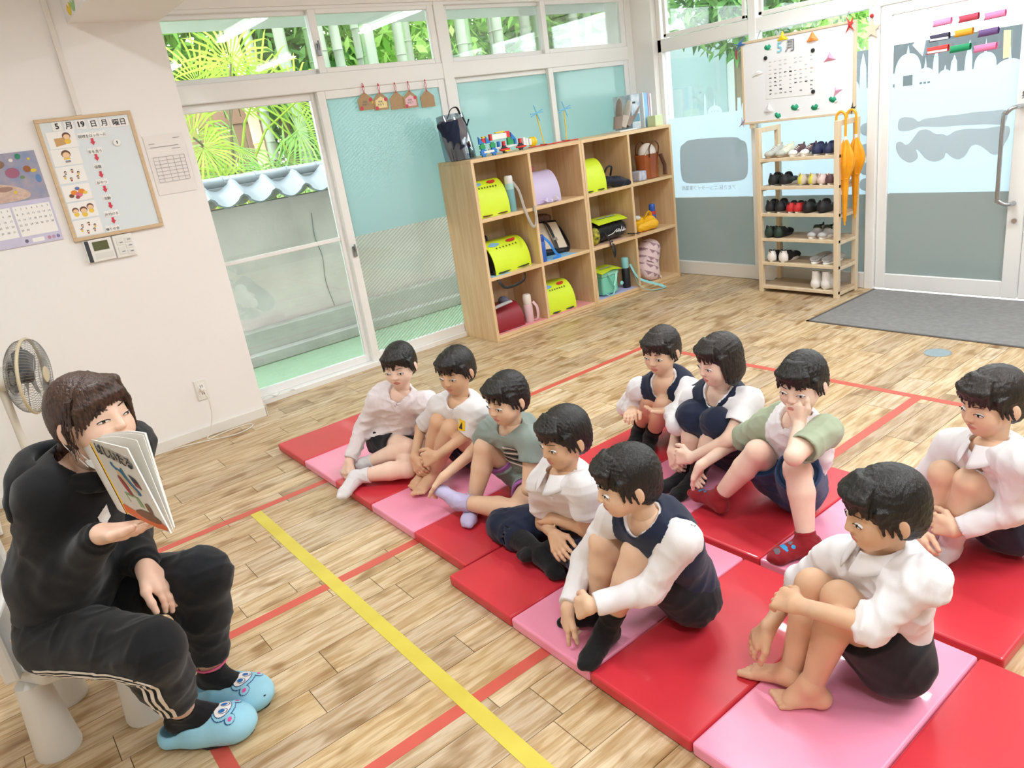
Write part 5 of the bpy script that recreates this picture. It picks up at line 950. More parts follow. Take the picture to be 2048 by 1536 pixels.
# ---- child chair with cone legs
CH = mat('chair_white_plastic', '#e3e1db', .45, noise=.03, nscale=5); cc = Vector((-.022, 2.325, 0)); fv = Vector((.97, -.22, 0)).normalized(); rv = Vector((fv.y, -fv.x, 0))
ch = thing('childs_chair', 'white plastic child chair with thick cone legs under the reader', 'chair', tuple(cc)); CM = Matrix(((fv.x, rv.x, 0, 0), (fv.y, rv.y, 0, 0), (0, 0, 1, 0), (0, 0, 0, 1)))
o = MB(); o.M = CM; o.prism(smooth_loop([(-.165, -.165), (.165, -.165), (.165, .165), (-.165, .165)], 1), .235, .285); o.build('seat', CH, ch, local=True, bevel=.012, seg=3, smooth=True)
for a in (-1, 1):
    for b in (-1, 1):
        o = MB(); o.M = CM @ Matrix.Translation((a*.118, b*.118, 0)); o.lathe([(.058, 0), (.060, .008), (.040, .24)], 24); o.build('leg', CH, ch, local=True, smooth=True)
for b in (-1, 1): o = MB(); o.M = CM; o.box(-.165, -.125, b*.13-.026, b*.13+.026, .27, .62); o.build('back_post', CH, ch, local=True, bevel=.010, seg=2)
for z0 in (.36, .52): o = MB(); o.M = CM; o.box(-.160, -.132, -.13, .13, z0, z0+.085); o.build('back_slat', CH, ch, local=True, bevel=.008, seg=2)
# ---- floor fan
FC = Vector((.165, 3.86, .735)); fd = Vector((.92, -.36, -.10)).normalized(); fs = fd.cross(Vector((0, 0, 1))).normalized(); fu = fs.cross(fd)
BG = mat('fan_beige', '#cbbf9f', .5); WIRE = mat('fan_wire', '#8d8b86', .4, metal=.3); BLADE = mat('fan_blade', '#6f7376', .3, alpha=.85); BODY = mat('fan_body', '#dcd8cc', .5)
fan = thing('floor_fan', 'beige standing electric fan with round wire cage beside the wall', 'fan', (FC.x-.06, FC.y+.02, 0)); FMx = frame(FC, fs, fu)  # z of frame = fd
FMx = Matrix(((fs.x, fu.x, fd.x, FC.x), (fs.y, fu.y, fd.y, FC.y), (fs.z, fu.z, fd.z, FC.z), (0, 0, 0, 1)))
for side, dz in ((1, .055), (-1, -.075)):
    o = MB(); o.M = FMx
    for k in range(72):
        a = 2*math.pi*k/72; o.tube([(.035*math.cos(a), .035*math.sin(a), dz), (.11*math.cos(a), .11*math.sin(a), dz*.95), (.155*math.cos(a), .155*math.sin(a), dz*.55), (.165*math.cos(a), .165*math.sin(a), 0)], .0011, 3, False)
    for rr, zz in ((.075, dz*.98), (.12, dz*.9)): o.tube([(rr*math.cos(a), rr*math.sin(a), zz) for a in [2*math.pi*k/40 for k in range(41)]], .0014, 4, False)
    o.build('cage_front' if side > 0 else 'cage_back', WIRE, fan)
o = MB(); o.M = FMx; o.tube([(.166*math.cos(a), .166*math.sin(a), 0) for a in [2*math.pi*k/48 for k in range(49)]], .0075, 8, False); o.build('cage_rim', BG, fan, smooth=True)
o = MB(); o.M = FMx @ Matrix.Translation((0, 0, .054)); o.lathe([(.036, 0), (.036, .006), (.031, .008)], 28); o.build('badge_disc', BG, fan)
for k in range(5):
    o = MB(); o.M = FMx @ Matrix.Rotation(2*math.pi*k/5, 4, 'Z'); o.grid(lambda a, b: (.03+.11*a, (-.045+.09*b)*(.4+.6*math.sin(math.pi*(.15+.7*a))), -.02+.035*(b-.5)*(1-.3*a)), 6, 5, .002); o.build('blade', BLADE, fan, smooth=True)
o = MB(); o.M = FMx; o.lathe([(.03, -.05), (.03, .0), (.02, .01)], 16); o.build('blade_hub', mat('fan_hub', '#4f4d4a', .5), fan); o = MB(); o.M = FMx; o.lathe([(.03, -.20), (.05, -.185), (.055, -.10), (.045, -.076)], 20); o.build('motor_housing', BODY, fan, smooth=True)
pb = FC-fd*.13-Vector((0, 0, .05)); MB().tube([tuple(pb), (pb.x, pb.y, .5), (pb.x, pb.y, .03)], [.018, .016, .020], 12).build('pole', BODY, fan, smooth=True); MB().lathe([(.17, 0), (.17, .018), (.14, .035), (.03, .05)], 32, pb.x, pb.y).build('base', BODY, fan, smooth=True)
# ---- white storage cabinet at the edge, behind the reader
cb = thing('storage_cabinet', 'plain white storage cabinet standing against the wall behind the fan', 'cabinet', (-.42, 4.2, 0)); MB().box(-.72, -.16, 4.0, 4.415, .02, 1.0).build('body', mat('cabinet_white', '#e9e6df', .5), cb, bevel=.004); MB().box(-.715, -.165, 3.985, 4.0, .04, .98).build('door', mat('cabinet_door', '#efece5', .45), cb, bevel=.003); MB().tube([(-.2, 3.975, .6), (-.2, 3.975, .7)], .006).build('handle', HND, cb); MB().box(-.70, -.18, 4.02, 4.4, 0, .02).build('plinth', mat('plinth_beige', '#b7a58c', .7), cb)
# ================================================================ THINGS ON THE WHITE WALL
YB = 4.43
BEECH = mat('beech_frame', '#d8bd98', .5, noise=.15, nscale=5, nstretch=(1, 1, 8)); BOARD = mat('whiteboard', '#dfe8ec', .22, noise=.02, nscale=2); INK = mat('black_print', '#26262a', .6); INKG = mat('grey_print', '#8f8f92', .7); CARD = mat('white_card', '#f2f1ed', .6); REDP = mat('red_arrow', '#d23a4a', .5)
def xz(parent, pts, y, m, name, t=.0008):
    """flat outline in the wall plane (x, z), front at y"""
    o = MB(); o.M = Matrix(((1, 0, 0, 0), (0, 0, 1, y), (0, 1, 0, 0), (0, 0, 0, 1))); o.prism(pts, 0, t); return o.build(name, m, parent)
def rect(x0, x1, z0, z1): return [(x0, z0), (x1, z0), (x1, z1), (x0, z1)]
def wtext(s, size, x, z, y, m, parent, **k):
    o_ = ORG[parent.name]; return text(s, size, frame((x-o_[0], y-o_[1], z-o_[2]), (1, 0, 0), (0, 0, 1)), m, parent=parent, **k)
wb = thing('magnet_board', 'beech framed whiteboard with the date and a column of activity cards', 'whiteboard', (.794, YB, 1.23))
MB().box(.585, 1.005, YB-.014, YB-.002, 1.242, 1.815).build('panel', BOARD, wb)
for a in ((.573, 1.017, 1.808, 1.826), (.573, 1.017, 1.230, 1.248), (.573, .591, 1.248, 1.808), (.999, 1.017, 1.248, 1.808)): MB().box(a[0], a[1], YB-.020, YB-.001, a[2], a[3]).build('frame_bar', BEECH, wb, bevel=.002)
yf = YB-.0150
for s_, x, z, sz in (('5', .665, 1.785, .036), ('月', .718, 1.783, .036), ('19', .771, 1.783, .036), ('日', .829, 1.779, .034), ('月', .880, 1.778, .034), ('曜日', .950, 1.774, .034)):
    w_ = .045 if len(s_) == 2 and s_ != '19' else .022; t = thing('date_magnet', 'date card with the %s on the framed whiteboard' % {.665: 'numeral five', .718: 'month character after the five', .771: 'numeral nineteen', .829: 'day character after the nineteen', .88: 'weekday initial', .95: 'two wide weekday characters'}[x], 'magnet', (x, yf, z-.02)); xz(t, rect(x-w_, x+w_, z-.021, z+.021), yf-.001, CARD, 'card'); wtext(s_, sz, x, z, yf-.0016, INK, t, ext=.0008, bold=.0011 if s_ in ('5', '19') else .0004)
SKN = mat('print_skin', '#efc9a0', .6); HRB = mat('print_brown', '#6e4a36', .6); YEL = mat('print_yellow', '#ecc64a', .6); ORG_ = mat('print_orange', '#e58a2e', .6); BRN = mat('print_box', '#c9a06a', .6); MAR = mat('print_maroon', '#a34c4c', .6); HRK = mat('print_dark', '#3b3430', .6)
def face_print(t, x, z, r, y, body=YEL):
    xz(t, ring(x, z-r*1.3, r*.85, r*.8), y, body, 'print'); xz(t, ring(x, z+r*.12, r*1.08, r), y-.0004, HRB, 'print'); xz(t, ring(x, z-r*.15, r*.86, r*.72), y-.0008, SKN, 'print')
for i, (x, z, what) in enumerate(((.669, 1.722, 'a child with a box'), (.664, 1.640, 'a child at a table'), (.660, 1.556, 'a ring of children'), (.660, 1.466, 'a heap of snacks'), (.660, 1.380, 'three children'), (.658, 1.292, 'a closing ring of children'))):
    t = thing('picture_card', 'picture card of %s on the framed whiteboard' % what, 'card', (x, yf, z-.04)); xz(t, rect(x-.064, x+.064, z-.040, z+.040), yf-.001, CARD, 'sheet'); y = yf-.0016
    if i == 0: xz(t, [(x-.035, z-.03), (x+.012, z-.022), (x+.018, z+.012), (x-.036, z+.008)], y, BRN, 'print'); face_print(t, x+.022, z+.014, .017, y-.0004)
    if i == 1: face_print(t, x, z+.012, .019, y); xz(t, rect(x-.026, x+.026, z-.032, z-.012), y-.0014, CARD, 'print'); xz(t, rect(x-.012, x+.012, z-.026, z-.016), y-.002, INKG, 'print')
    if i in (2, 5):
        for k in range(6):
            a = 1.05*k+.3; px, pz = x+.034*math.cos(a), z+.02*math.sin(a); xz(t, ring(px, pz-.008, .0045, .006, 10), y, (YEL, MAR, INKG)[k % 3], 'print'); xz(t, ring(px, pz, .006, .006, 10), y-.0004, HRK, 'print'); xz(t, ring(px, pz-.002, .0042, .0036, 10), y-.0008, SKN, 'print')
    if i == 3:
        for k, (dx, dz, rr, m_) in enumerate(((-.03, -.012, .012, HRB), (-.015, .002, .015, ORG_), (.005, -.010, .016, mat('print_pink', '#d9738a', .6)), (.020, .004, .016, ORG_), (.035, -.004, .010, YEL), (.004, .020, .011, mat('print_blue', '#6f7fa8', .6)), (-.005, -.022, .010, MAR))): xz(t, ring(x+dx, z+dz, rr, rr*.8, 14), y-.0003*k, m_, 'print')
    if i == 4: face_print(t, x-.035, z, .014, y); face_print(t, x+.002, z-.002, .016, y); face_print(t, x+.036, z+.010, .015, y)
for k, (s_, x, z) in enumerate((('荷物をロッカーに', .808, 1.728), ('手を洗う', .798, 1.651), ('宿題', .788, 1.576), ('おやつ', .784, 1.499), ('活動', .786, 1.418), ('片付ける', .784, 1.338), ('帰りの会', .767, 1.264))):
    hw = .0118*len(s_)*.5*1.25+.005 if len(s_) < 8 else .066; t = thing('word_card', 'word card beside the picture card of %s' % ('a child with a box', 'a child at a table', 'the upper ring of children', 'the snacks', 'the snacks, one lower', 'three children', 'the closing ring of children')[k], 'card', (x, yf, z-.015)); xz(t, rect(x-hw, x+hw, z-.014, z+.016), yf-.001, CARD, 'sheet'); wtext(s_, .0165, x, z-.003, yf-.0014, INK, t)
    wtext('・・・', .010, x, z+.011, yf-.0014, INK, t)
for k, (x, z) in enumerate(((.801, 1.697), (.796, 1.620), (.792, 1.536), (.789, 1.463), (.790, 1.379), (.782, 1.303))): tag(xz(None, [(x-.006, z+.016), (x+.006, z+.016), (x+.006, z), (x+.012, z), (x, z-.017), (x-.012, z), (x-.006, z)], yf-.0015, REDP, 'arrow_magnet', .0015), 'red arrow magnet under the word card number %s from the top' % ('one', 'two', 'three', 'four', 'five', 'six')[k], 'magnet', 'red arrow magnets')
t = thing('round_magnet', 'round white magnet with a black stroke on the framed whiteboard', 'magnet', (.91, yf, 1.66)); o = MB(); o.M = frame((.91, yf, 1.679), (1, 0, 0), (0, 0, 1)); o.lathe([(.019, 0), (.019, .005), (.016, .008)], 24); o.build('disc', mat('magnet_white', '#f0efec', .35), t, smooth=True); xz(t, [(.9085, 1.672), (.912, 1.672), (.9125, 1.688), (.908, 1.686)], yf-.0092, INK, 'stroke')
# calendar
cl = thing('wall_calendar', 'lilac two-month wall calendar with a colourful picture above the date grids', 'calendar', (.35, YB, 1.256)); yc = YB-.006
CALP = mat('calendar_picture', '#7f93b8', .5, noise=1, nscale=16, col2='#b3a3a8')
MB().box(.165, .535, yc, YB-.001, 1.466, 1.692).build('picture_sheet', CALP, cl); MB().box(.165, .533, yc-.001, YB-.001, 1.256, 1.466).build('date_sheet', mat('calendar_lilac', '#cfcbe2', .6, noise=.08, nscale=20), cl)
xz(cl, smooth_loop([(.17, 1.468), (.44, 1.468), (.47, 1.50), (.40, 1.545), (.30, 1.565), (.17, 1.56)], 2), yc-.0008, mat('calendar_sand', '#d9bfae', .6, noise=.3, nscale=60, col2='#c0a497'), 'picture_shape')
for x, z, rx, rz, c in ((.458, 1.672, .012, .013, '#2f8a6a'), (.415, 1.60, .030, .024, '#a2637c'), (.480, 1.61, .016, .016, '#9c6238'), (.505, 1.60, .014, .008, '#e0c33f'), (.365, 1.645, .03, .02, '#8c6d58'), (.50, 1.655, .006, .006, '#e0c33f'), (.515, 1.56, .012, .02, '#5f86b8'), (.45, 1.575, .010, .007, '#6f8b5a'), (.40, 1.51, .008, .007, '#e0c33f'), (.36, 1.53, .035, .012, '#a08076'), (.425, 1.658, .009, .008, '#e6ded8')): xz(cl, ring(x, z, rx, rz, 16), yc-.0016, mat('calendar_dab_'+c[1:], c, .6), 'picture_shape')
for x0, x1, days, first in ((.172, .352, 31, 4), (.362, .524, 30, 0)):
    xz(cl, rect(x0, x1, 1.300, 1.444), yc-.0018, CARD, 'date_grid'); rows = [[] for _ in range(6)]
    for d in range(days): rows[(d+first)//7].append(((d+first) % 7, d+1))
    for ri, row in enumerate(rows):
        for cix, d in row:
            x = x0+(x1-x0)*(cix+.5)/7
            if x > .28: wtext(str(d), .0125, x, 1.430-.0255*ri, yc-.0024, INKG, cl, name='date_number')
xz(cl, rect(.40, .452, 1.266, 1.286), yc-.0018, CARD, 'caption_label'); 
for x, c in ((.475, '#c08aa0'), (.495, '#b899b8'), (.515, '#7d7fa8'), (.375, '#6f6a86')): xz(cl, ring(x, 1.277, .008, .009, 12), yc-.0018, mat('calendar_dab_'+c[1:], c, .6), 'picture_shape')
# notice paper, conduit, control panels, outlet, cord
nt_ = thing('wall_notice', 'printed paper notice pinned beside the framed whiteboard', 'paper', (1.14, YB, 1.385)); MB().grid(lambda u, v: (1.042+.203*u, YB-.004-.004*math.sin(3*v)*u, 1.386+.305*v), 6, 8, .0006).build('sheet', mat('paper_warm', '#ece8e4', .7), nt_)
yn = YB-.0095
for z, a, b in ((1.648, 1.06, 1.09), (1.630, 1.062, 1.21), (1.668, 1.19, 1.225), (1.615, 1.17, 1.215)): xz(nt_, rect(a, b, z, z+.0022), yn, INKG, 'print_line')
for k in range(8): z = 1.45+.0185*k; xz(nt_, rect(1.062, 1.225, z, z+.0012), yn, INKG, 'print_line')
for x in (1.062, 1.09, 1.13, 1.165, 1.2, 1.224): xz(nt_, rect(x, x+.0012, 1.45, 1.58), yn, INKG, 'print_line')
struct(MB().box(.765, .792, YB-.020, YB, 1.826, 2.36).build('trim_conduit', mat('conduit_white', '#e6e1da', .5), bevel=.003))
cp = thing('control_panel', 'white wall controller with a dark strip and olive display below the framed whiteboard', 'control panel', (.68, YB, 1.11)); PL = mat('panel_plastic', '#e9e8e2', .4)
MB().box(.607, .742, YB-.022, YB, 1.112, 1.226).build('case', PL, cp, bevel=.004, seg=2); MB().box(.613, .632, YB-.0235, YB-.021, 1.114, 1.224).build('dark_strip', mat('panel_dark', '#3d4147', .4), cp); MB().box(.648, .722, YB-.0235, YB-.021, 1.168, 1.214).build('display', mat('display_olive', '#5f6440', .25), cp); xz(cp, rect(.648, .735, 1.125, 1.155), YB-.0228, mat('panel_lid', '#dcdcd6', .4), 'cover_lid')
cp2 = thing('switch_panel', 'white six-button switch panel next to the olive display', 'control panel', (.79, YB, 1.11)); MB().box(.748, .845, YB-.020, YB, 1.108, 1.226).build('case', PL, cp2, bevel=.005, seg=2)
for i in range(2):
    for j in range(3 if i else 2): z0, hh = (1.182-.031*j, .027) if i else (1.172-.047*j, .042); MB().box(.762+.040*i, .798+.040*i, YB-.0225, YB-.019, z0, z0+hh-.002).build('button', mat('button_plastic', '#e2e1db', .4), cp2, bevel=.0015); xz(cp2, rect(.776+.040*i, .792+.040*i, z0+.012, z0+.017), YB-.0232, INKG, 'button_print')
ol = thing('wall_outlet', 'white wall outlet with a plug in it above the skirting', 'outlet', (.963, YB, .22)); MB().box(.929, .997, YB-.008, YB, .222, .346).build('plate', PL, ol, bevel=.003); MB().box(.945, .981, YB-.010, YB-.006, .245, .325).build('socket_face', mat('socket_white', '#f1efe9', .4), ol)
for z in (.262, .305):
    for x in (.957, .968): MB().box(x, x+.003, YB-.0108, YB-.0098, z-.008, z+.008).build('slot', INK, ol)
pg = thing('power_cord', 'thin white power cord plugged into the outlet and trailing along the floor', 'cord', (.963, YB-.03, .29)); MB().box(.950, .976, YB-.045, YB-.010, .282, .300).build('plug', PL, pg, bevel=.004)
MB().tube([(.963, YB-.045, .291), (.968, YB-.075, .24), (.965, YB-.07, .15), (.935, YB-.06, .05), (.90, YB-.07, .008), (.96, YB-.06, .006), (1.06, YB-.045, .006), (1.15, YB-.06, .006), (1.165, YB-.10, .006), (1.12, YB-.14, .006), (1.03, YB-.155, .006), (.9, YB-.10, .006), (.75, YB-.045, .006), (.55, YB-.03, .006), (.3, YB-.04, .006), (.1, YB-.2, .006)], .0032, 6).build('cable', mat('cable_white', '#e4ded4', .5), pg, smooth=True)
# votive plaques hung on the sliding door rail
PLQ = mat('plaque_board', '#b99a74', .75, noise=.12, nscale=14); PKP = mat('plaque_pink', '#f0c4cc', .7); YLP = mat('plaque_cream', '#f1dfa6', .7); RIB = mat('ribbon_red', '#c8414b', .6); FLW = mat('flower_red', '#d0485c', .6)
for i, (x, z, lab) in enumerate(((2.507, 1.745, 'plain brown house-shaped plaque with flowers, first from the reader'), (2.618, 1.735, 'brown plaque with a cream paper face hung over the film door'), (2.745, 1.728, 'plain brown scalloped plaque between the cream and pink ones'), (2.847, 1.725, 'brown plaque with a pink paper face'), (2.988, 1.717, 'plain brown scalloped plaque hanging apart, nearest the lockers'))):
    y = 4.652-(.004 if i % 2 else 0); t = thing('votive_plaque', lab, 'plaque', (x, y, z-.05), group='plaques hung over the sliding door'); w_ = .055
    base = [(-w_, -.048), (w_, -.048), (w_, .02), (.022, .047), (.008, .058), (-.008, .058), (-.022, .047), (-w_, .02)]; pts = []
    for (a, b), (c_, d_) in zip(base, base[1:]+base[:1]):
        for k in range(4): tt = k/4; sc_ = 1+.03*(k % 2)*(1 if i != 0 else .3); pts.append((x+(a+(c_-a)*tt)*sc_, z+(b+(d_-b)*tt)*sc_))
    xz(t, pts, y-.003, PLQ, 'board', .004)
    if i in (1, 3): xz(t, [(x-.042, z-.036), (x+.042, z-.036), (x+.042, z+.012), (x+.004, z+.036), (x-.042, z+.012)], y-.004, YLP if i == 1 else PKP, 'paper_face')
    if i in (0, 1, 3):
        wtext('ゆめ\nかなう', .017, x-.005, z-.006, y-.0046, INKG, t)
        for fx, fz, m_ in ((.038, .014, FLW), (-.036, -.034, FLW)): xz(t, ring(x+fx, z+fz, .012, .012, 10), y-.0052, m_, 'flower')
    if i == 0: xz(t, ring(x+.05, z-.004, .008, .008, 10), y-.0052, YEL, 'flower')
    MB().tube([(x, y-.004, z+.052), (x-.006, y-.006, z+.09), (x, y-.004, z+.118), (x+.006, y-.006, z+.09), (x+.001, y-.004, z+.052)], .0018, 5).build('ribbon', RIB, t); MB().ell((x, y-.006, 1.842), (.006, .004, .006), 8, 6).build('pin', RIB, t)
# paper letters on the beam face
for x, c, k in ((.70, '#f0d23c', 'yellow'), (.80, '#9fd08a', 'green')):
    o = MB(); o.M = Matrix(((1, 0, 0, 0), (0, 0, 1, 3.916), (0, 1, 0, 0), (0, 0, 0, 1))); a = [(x+.05*math.cos(q), 2.33+.055*math.sin(q)) for q in [math.radians(d) for d in range(200, 345, 12)]]; b = [(x+.025*math.cos(q), 2.335+.028*math.sin(q)) for q in [math.radians(d) for d in range(345, 200, -12)]]; o.M = Matrix(((0, 0, -1, .852), (-1, 0, 0, 4.98), (0, 1, 0, -.02), (0, 0, 0, 1))); o.prism(a+b, 0, .002); tag(o.build('paper_letter', mat('paper_'+k, c, .7)), '%s cut paper letter stuck on the boxed beam' % k, 'paper decoration')
# ================================================================ LOCKERS
def edge_wood(name, ax):
    st = {'x': (1.2, 14, 14), 'z': (14, 14, 1.2)}[ax]; m = mat(name, '#e8cda4', .42, noise=.5, nscale=2.2, nstretch=st, col2='#d9b485', bump=.04, bscale=30, dist=.002)
    return m
WX = edge_wood('laminated_pine_x', 'x'); WZ = edge_wood('laminated_pine_z', 'z'); WB = mat('pine_back', '#e0c8a4', .5, noise=.2, nscale=3, nstretch=(6, 6, 1))
LY0, LY1, LH = 4.25, 4.655, 1.29
def locker(x0, x1, label):
    t = thing('locker_shelf', label, 'shelf unit', ((x0+x1)/2, 4.45, 0), group='pine locker units'); T = .024; xm = (x0+x1)/2
    MB().box(x0, x1, LY0, LY1, LH-T, LH).build('top_board', WX, t, bevel=.0015); MB().box(x0+T, x1-T, LY0, LY1, .02, .045).build('bottom_board', WX, t, bevel=.0015); MB().box(x0+T, x1-T, LY0+.006, LY0+.03, 0, .02).build('toe_board', WX, t)
    for a in (x0, x1-T): MB().box(a, a+T, LY0, LY1, 0, LH-T).build('side_board', WZ, t, bevel=.0015)
    for a, b, r in ((.045, .448, 0), (.472, .862, 1), (.886, LH-T, 2)): MB().box(xm-T/2, xm+T/2, LY0+.002, LY1-.01, a, b).build('divider', WZ, t, bevel=.0015)
    for z in (.448, .862): MB().box(x0+T, x1-T, LY0+.002, LY1-.01, z, z+T).build('shelf_board', WX, t, bevel=.0015)
    MB().box(x0+T, x1-T, LY1-.010, LY1, .045, LH-T).build('back_panel', WB, t); return t
locker(2.985, 4.012, 'pine locker unit nearest the sliding doors with six cubbies'); locker(4.014, 5.04, 'pine locker unit nearest the corner pier with six cubbies')
NEON = mat('neon_yellow_cover', '#d8f032', .45, noise=.06, nscale=5); LBLK = mat('black_leather', '#17171a', .35, bump=.1, bscale=200, dist=.001); LRED = mat('red_leather', '#8e1f2c', .4); LLIL = mat('lilac_leather', '#cbbfe0', .35); LBRN = mat('brown_leather', '#6e3326', .4); STRAP = mat('strap_black', '#202023', .5); STEEL = mat('buckle_steel', '#b9bcc0', .25, metal=1)
P_R = mat('print_redbug', '#c83a2a', .6); P_B = mat('print_skyblue', '#7fb2d6', .6); P_K = mat('print_ink2', '#4a5218', .6)
def satchel(x, z, w, dp, h, body, flap, label, prints=True, rz=0, y=4.29, side_open=True, strap_hang=False):
    """stiff school satchel lying flap-up: domed flap over a box, front toward the room"""
    t = thing('school_satchel', label, 'satchel', (x, y+dp/2, z), (0, 0, rz)); hx = w/2
    def prof(v):  # v 0..1 along flap: from back top over the dome to the front bottom
        if v < .35: a = v/.35; return (dp/2-.02-(dp*.45)*a, h*(.93+.07*math.sin(a*math.pi/2)))
        a = (v-.35)/.65*math.pi*.56; r_ = dp*.46; return (dp/2-.02-dp*.45-r_*.93*math.sin(a), h-h*.96*(1-math.cos(a))*.90)
    o = MB(); o.grid(lambda u, v: (-hx+w*u, prof(v)[0], prof(v)[1]+.004*math.sin(7*u)*v), 8, 20, .006); fl = o.build('flap_cover', flap, t, local=True, smooth=True)
    pts = [prof(k/16) for k in range(17)]; poly = [(a*.96+.004, max(b-.008, .012)) for a, b in pts]; poly = [(dp/2, .012)]+[(dp/2, h*.9)]+poly+[(poly[-1][0], .01)]
    o = MB(); o.M = Matrix(((0, 0, 1, 0), (1, 0, 0, 0), (0, 1, 0, 0), (0, 0, 0, 1))); o.prism(poly, -hx+.012, hx-.012); o.build('body', body, t, local=True, bevel=.006, seg=2)
    for s_ in (-1, 1): MB().tube([(s_*(hx-.02), dp/2-.05, .02), (s_*(hx+.004), -.02, .012), (s_*(hx-.04), -dp/2+.01, .012), (0, -dp/2+.03, .010)], .012, 8, flat=.35).build('strap', body if body is not LBLK else STRAP, t, local=True)
    MB().tube([(-.03, dp/2-.01, h*.95), (-.025, dp/2+.0, h*1.12), (.025, dp/2+.0, h*1.12), (.03, dp/2-.01, h*.95)], .009, 8).build('carry_loop', body, t, local=True)
    MB().box(-.02, .02, -dp/2+.012, -dp/2+.03, .012, .04).build('buckle', STEEL, t, local=True, bevel=.004)
    if strap_hang: MB().tube([(-hx+.02, -dp*.32, .05), (-hx-.004, -dp/2-.01, -.04), (-hx+.06, -dp/2-.02, -.10), (hx*.3, -dp/2-.02, -.085), (hx*.45, -dp/2, .0)], .011, 8, flat=.25).build('hanging_strap', STRAP, t, local=True)
    if prints:
        for poly, m_ in ((ring(-.055, .045, .030, .014), P_B), (ring(-.055, .058, .013, .010), P_B), (ring(.040, .050, .026, .013), P_R), (ring(.060, .058, .010, .006), P_R)):
            mb = MB(); 
            # print follows the dome: sample the profile
            def pt(a, b): 
                v = .50-(b-.05)*3.0; q = prof(min(max(v, 0), 1)); q2 = prof(min(max(v+.01, 0), 1)); n = Vector((0, q[1]-q2[1], q2[0]-q[0])); n = n if n.z > 0 else -n; n.normalize(); return Vector((a*w/.2, q[0], q[1]))+n*.0095
            ps = [pt(a, b) for a, b in poly]; c_ = sum(ps, Vector())/len(ps); mb.add([c_]+ps, [(0, k+1, (k+1) % len(ps)+1) for k in range(len(ps))]); mb.build('flap_print', m_, fl, local=True)
        for k in range(7): 
            v = .60; q = prof(v); q2 = prof(v+.01); n = Vector((0, q[1]-q2[1], q2[0]-q[0])); n = n if n.z > 0 else -n; n.normalize(); mb = MB(); c_ = Vector(((-.055+.018*k)*w/.2, q[0], q[1]))+n*.0098; d_ = Vector((0, q2[0]-q[0], q2[1]-q[1])).normalized(); mb.add([c_+Vector((-.005, 0, 0))-d_*.006, c_+Vector((.005, 0, 0))-d_*.006, c_+Vector((.005, 0, 0))+d_*.006, c_+Vector((-.005, 0, 0))+d_*.006], [(0, 1, 2, 3)]); mb.build('flap_lettering', P_K, fl, local=True)
    return t
# upper, middle, lower rows; cubby floors at .886, .472, .045
satchel(3.168, .886, .275, .30, .24, LBRN, NEON, 'satchel with a neon yellow cover in the top cubby nearest the sliding doors')
satchel(3.665, .886, .265, .28, .225, LLIL, LLIL, 'pale lilac satchel alone in its top cubby', prints=False)
bw = MB(); bow_t = thing('ribbon_bow', 'pale lilac ribbon bow lying at the front of the lilac satchel', 'ribbon', (3.68, 4.285, .886)); 
for s_ in (-1, 1): MB().grid(lambda u, v: (s_*(.006+.06*u), -.012+.02*math.sin(5*u+v)+.012*v, .006+.034*math.sin(math.pi*u*.9)*v+.012*u), 8, 4, .002).build('loop', mat('ribbon_lilac', '#d6cfe6', .4), bow_t, local=True, smooth=True)
MB().ell((0, -.01, .014), (.010, .009, .010)).build('knot', MATS['ribbon_lilac'], bow_t, local=True, smooth=True)
tag(MB().ell((3.70, 4.52, 1.135), (.045, .05, .028), 12, 8).build('pink_pouch', cloth('pink_felt', '#d9808c'), smooth=True), 'small pink pouch resting on top of the lilac satchel', 'pouch')
satchel(4.165, .886, .25, .29, .24, LBLK, NEON, 'satchel with a neon yellow cover beside a dark navy cloth bag', prints=False)
satchel(3.25, .472, .37, .30, .215, LBLK, NEON, 'large black satchel with a neon cover and hanging strap in the middle row', strap_hang=True, rz=.12)
satchel(3.69, .045, .28, .29, .215, LBLK, NEON, 'satchel with a neon yellow cover in the bottom row')
satchel(3.165, .045, .26, .27, .175, LRED, LRED, 'dark red satchel in the bottom cubby nearest the sliding doors', prints=False)
tag(MB().tube([(3.02, 4.31, .235), (3.1, 4.31, .245), (3.2, 4.31, .252)], [.018, .024, .02], 10, flat=.5).build('folded_umbrella', cloth('umbrella_grey', '#b7b2b4'), smooth=True), 'grey folded umbrella lying on the dark red satchel', 'umbrella')
tag(MB().ell((3.215, 4.42, .245), (.04, .05, .03)).build('grey_pouch', cloth('slate_pouch', '#6a6c80'), smooth=True), 'slate grey pouch behind the folded umbrella', 'pouch')
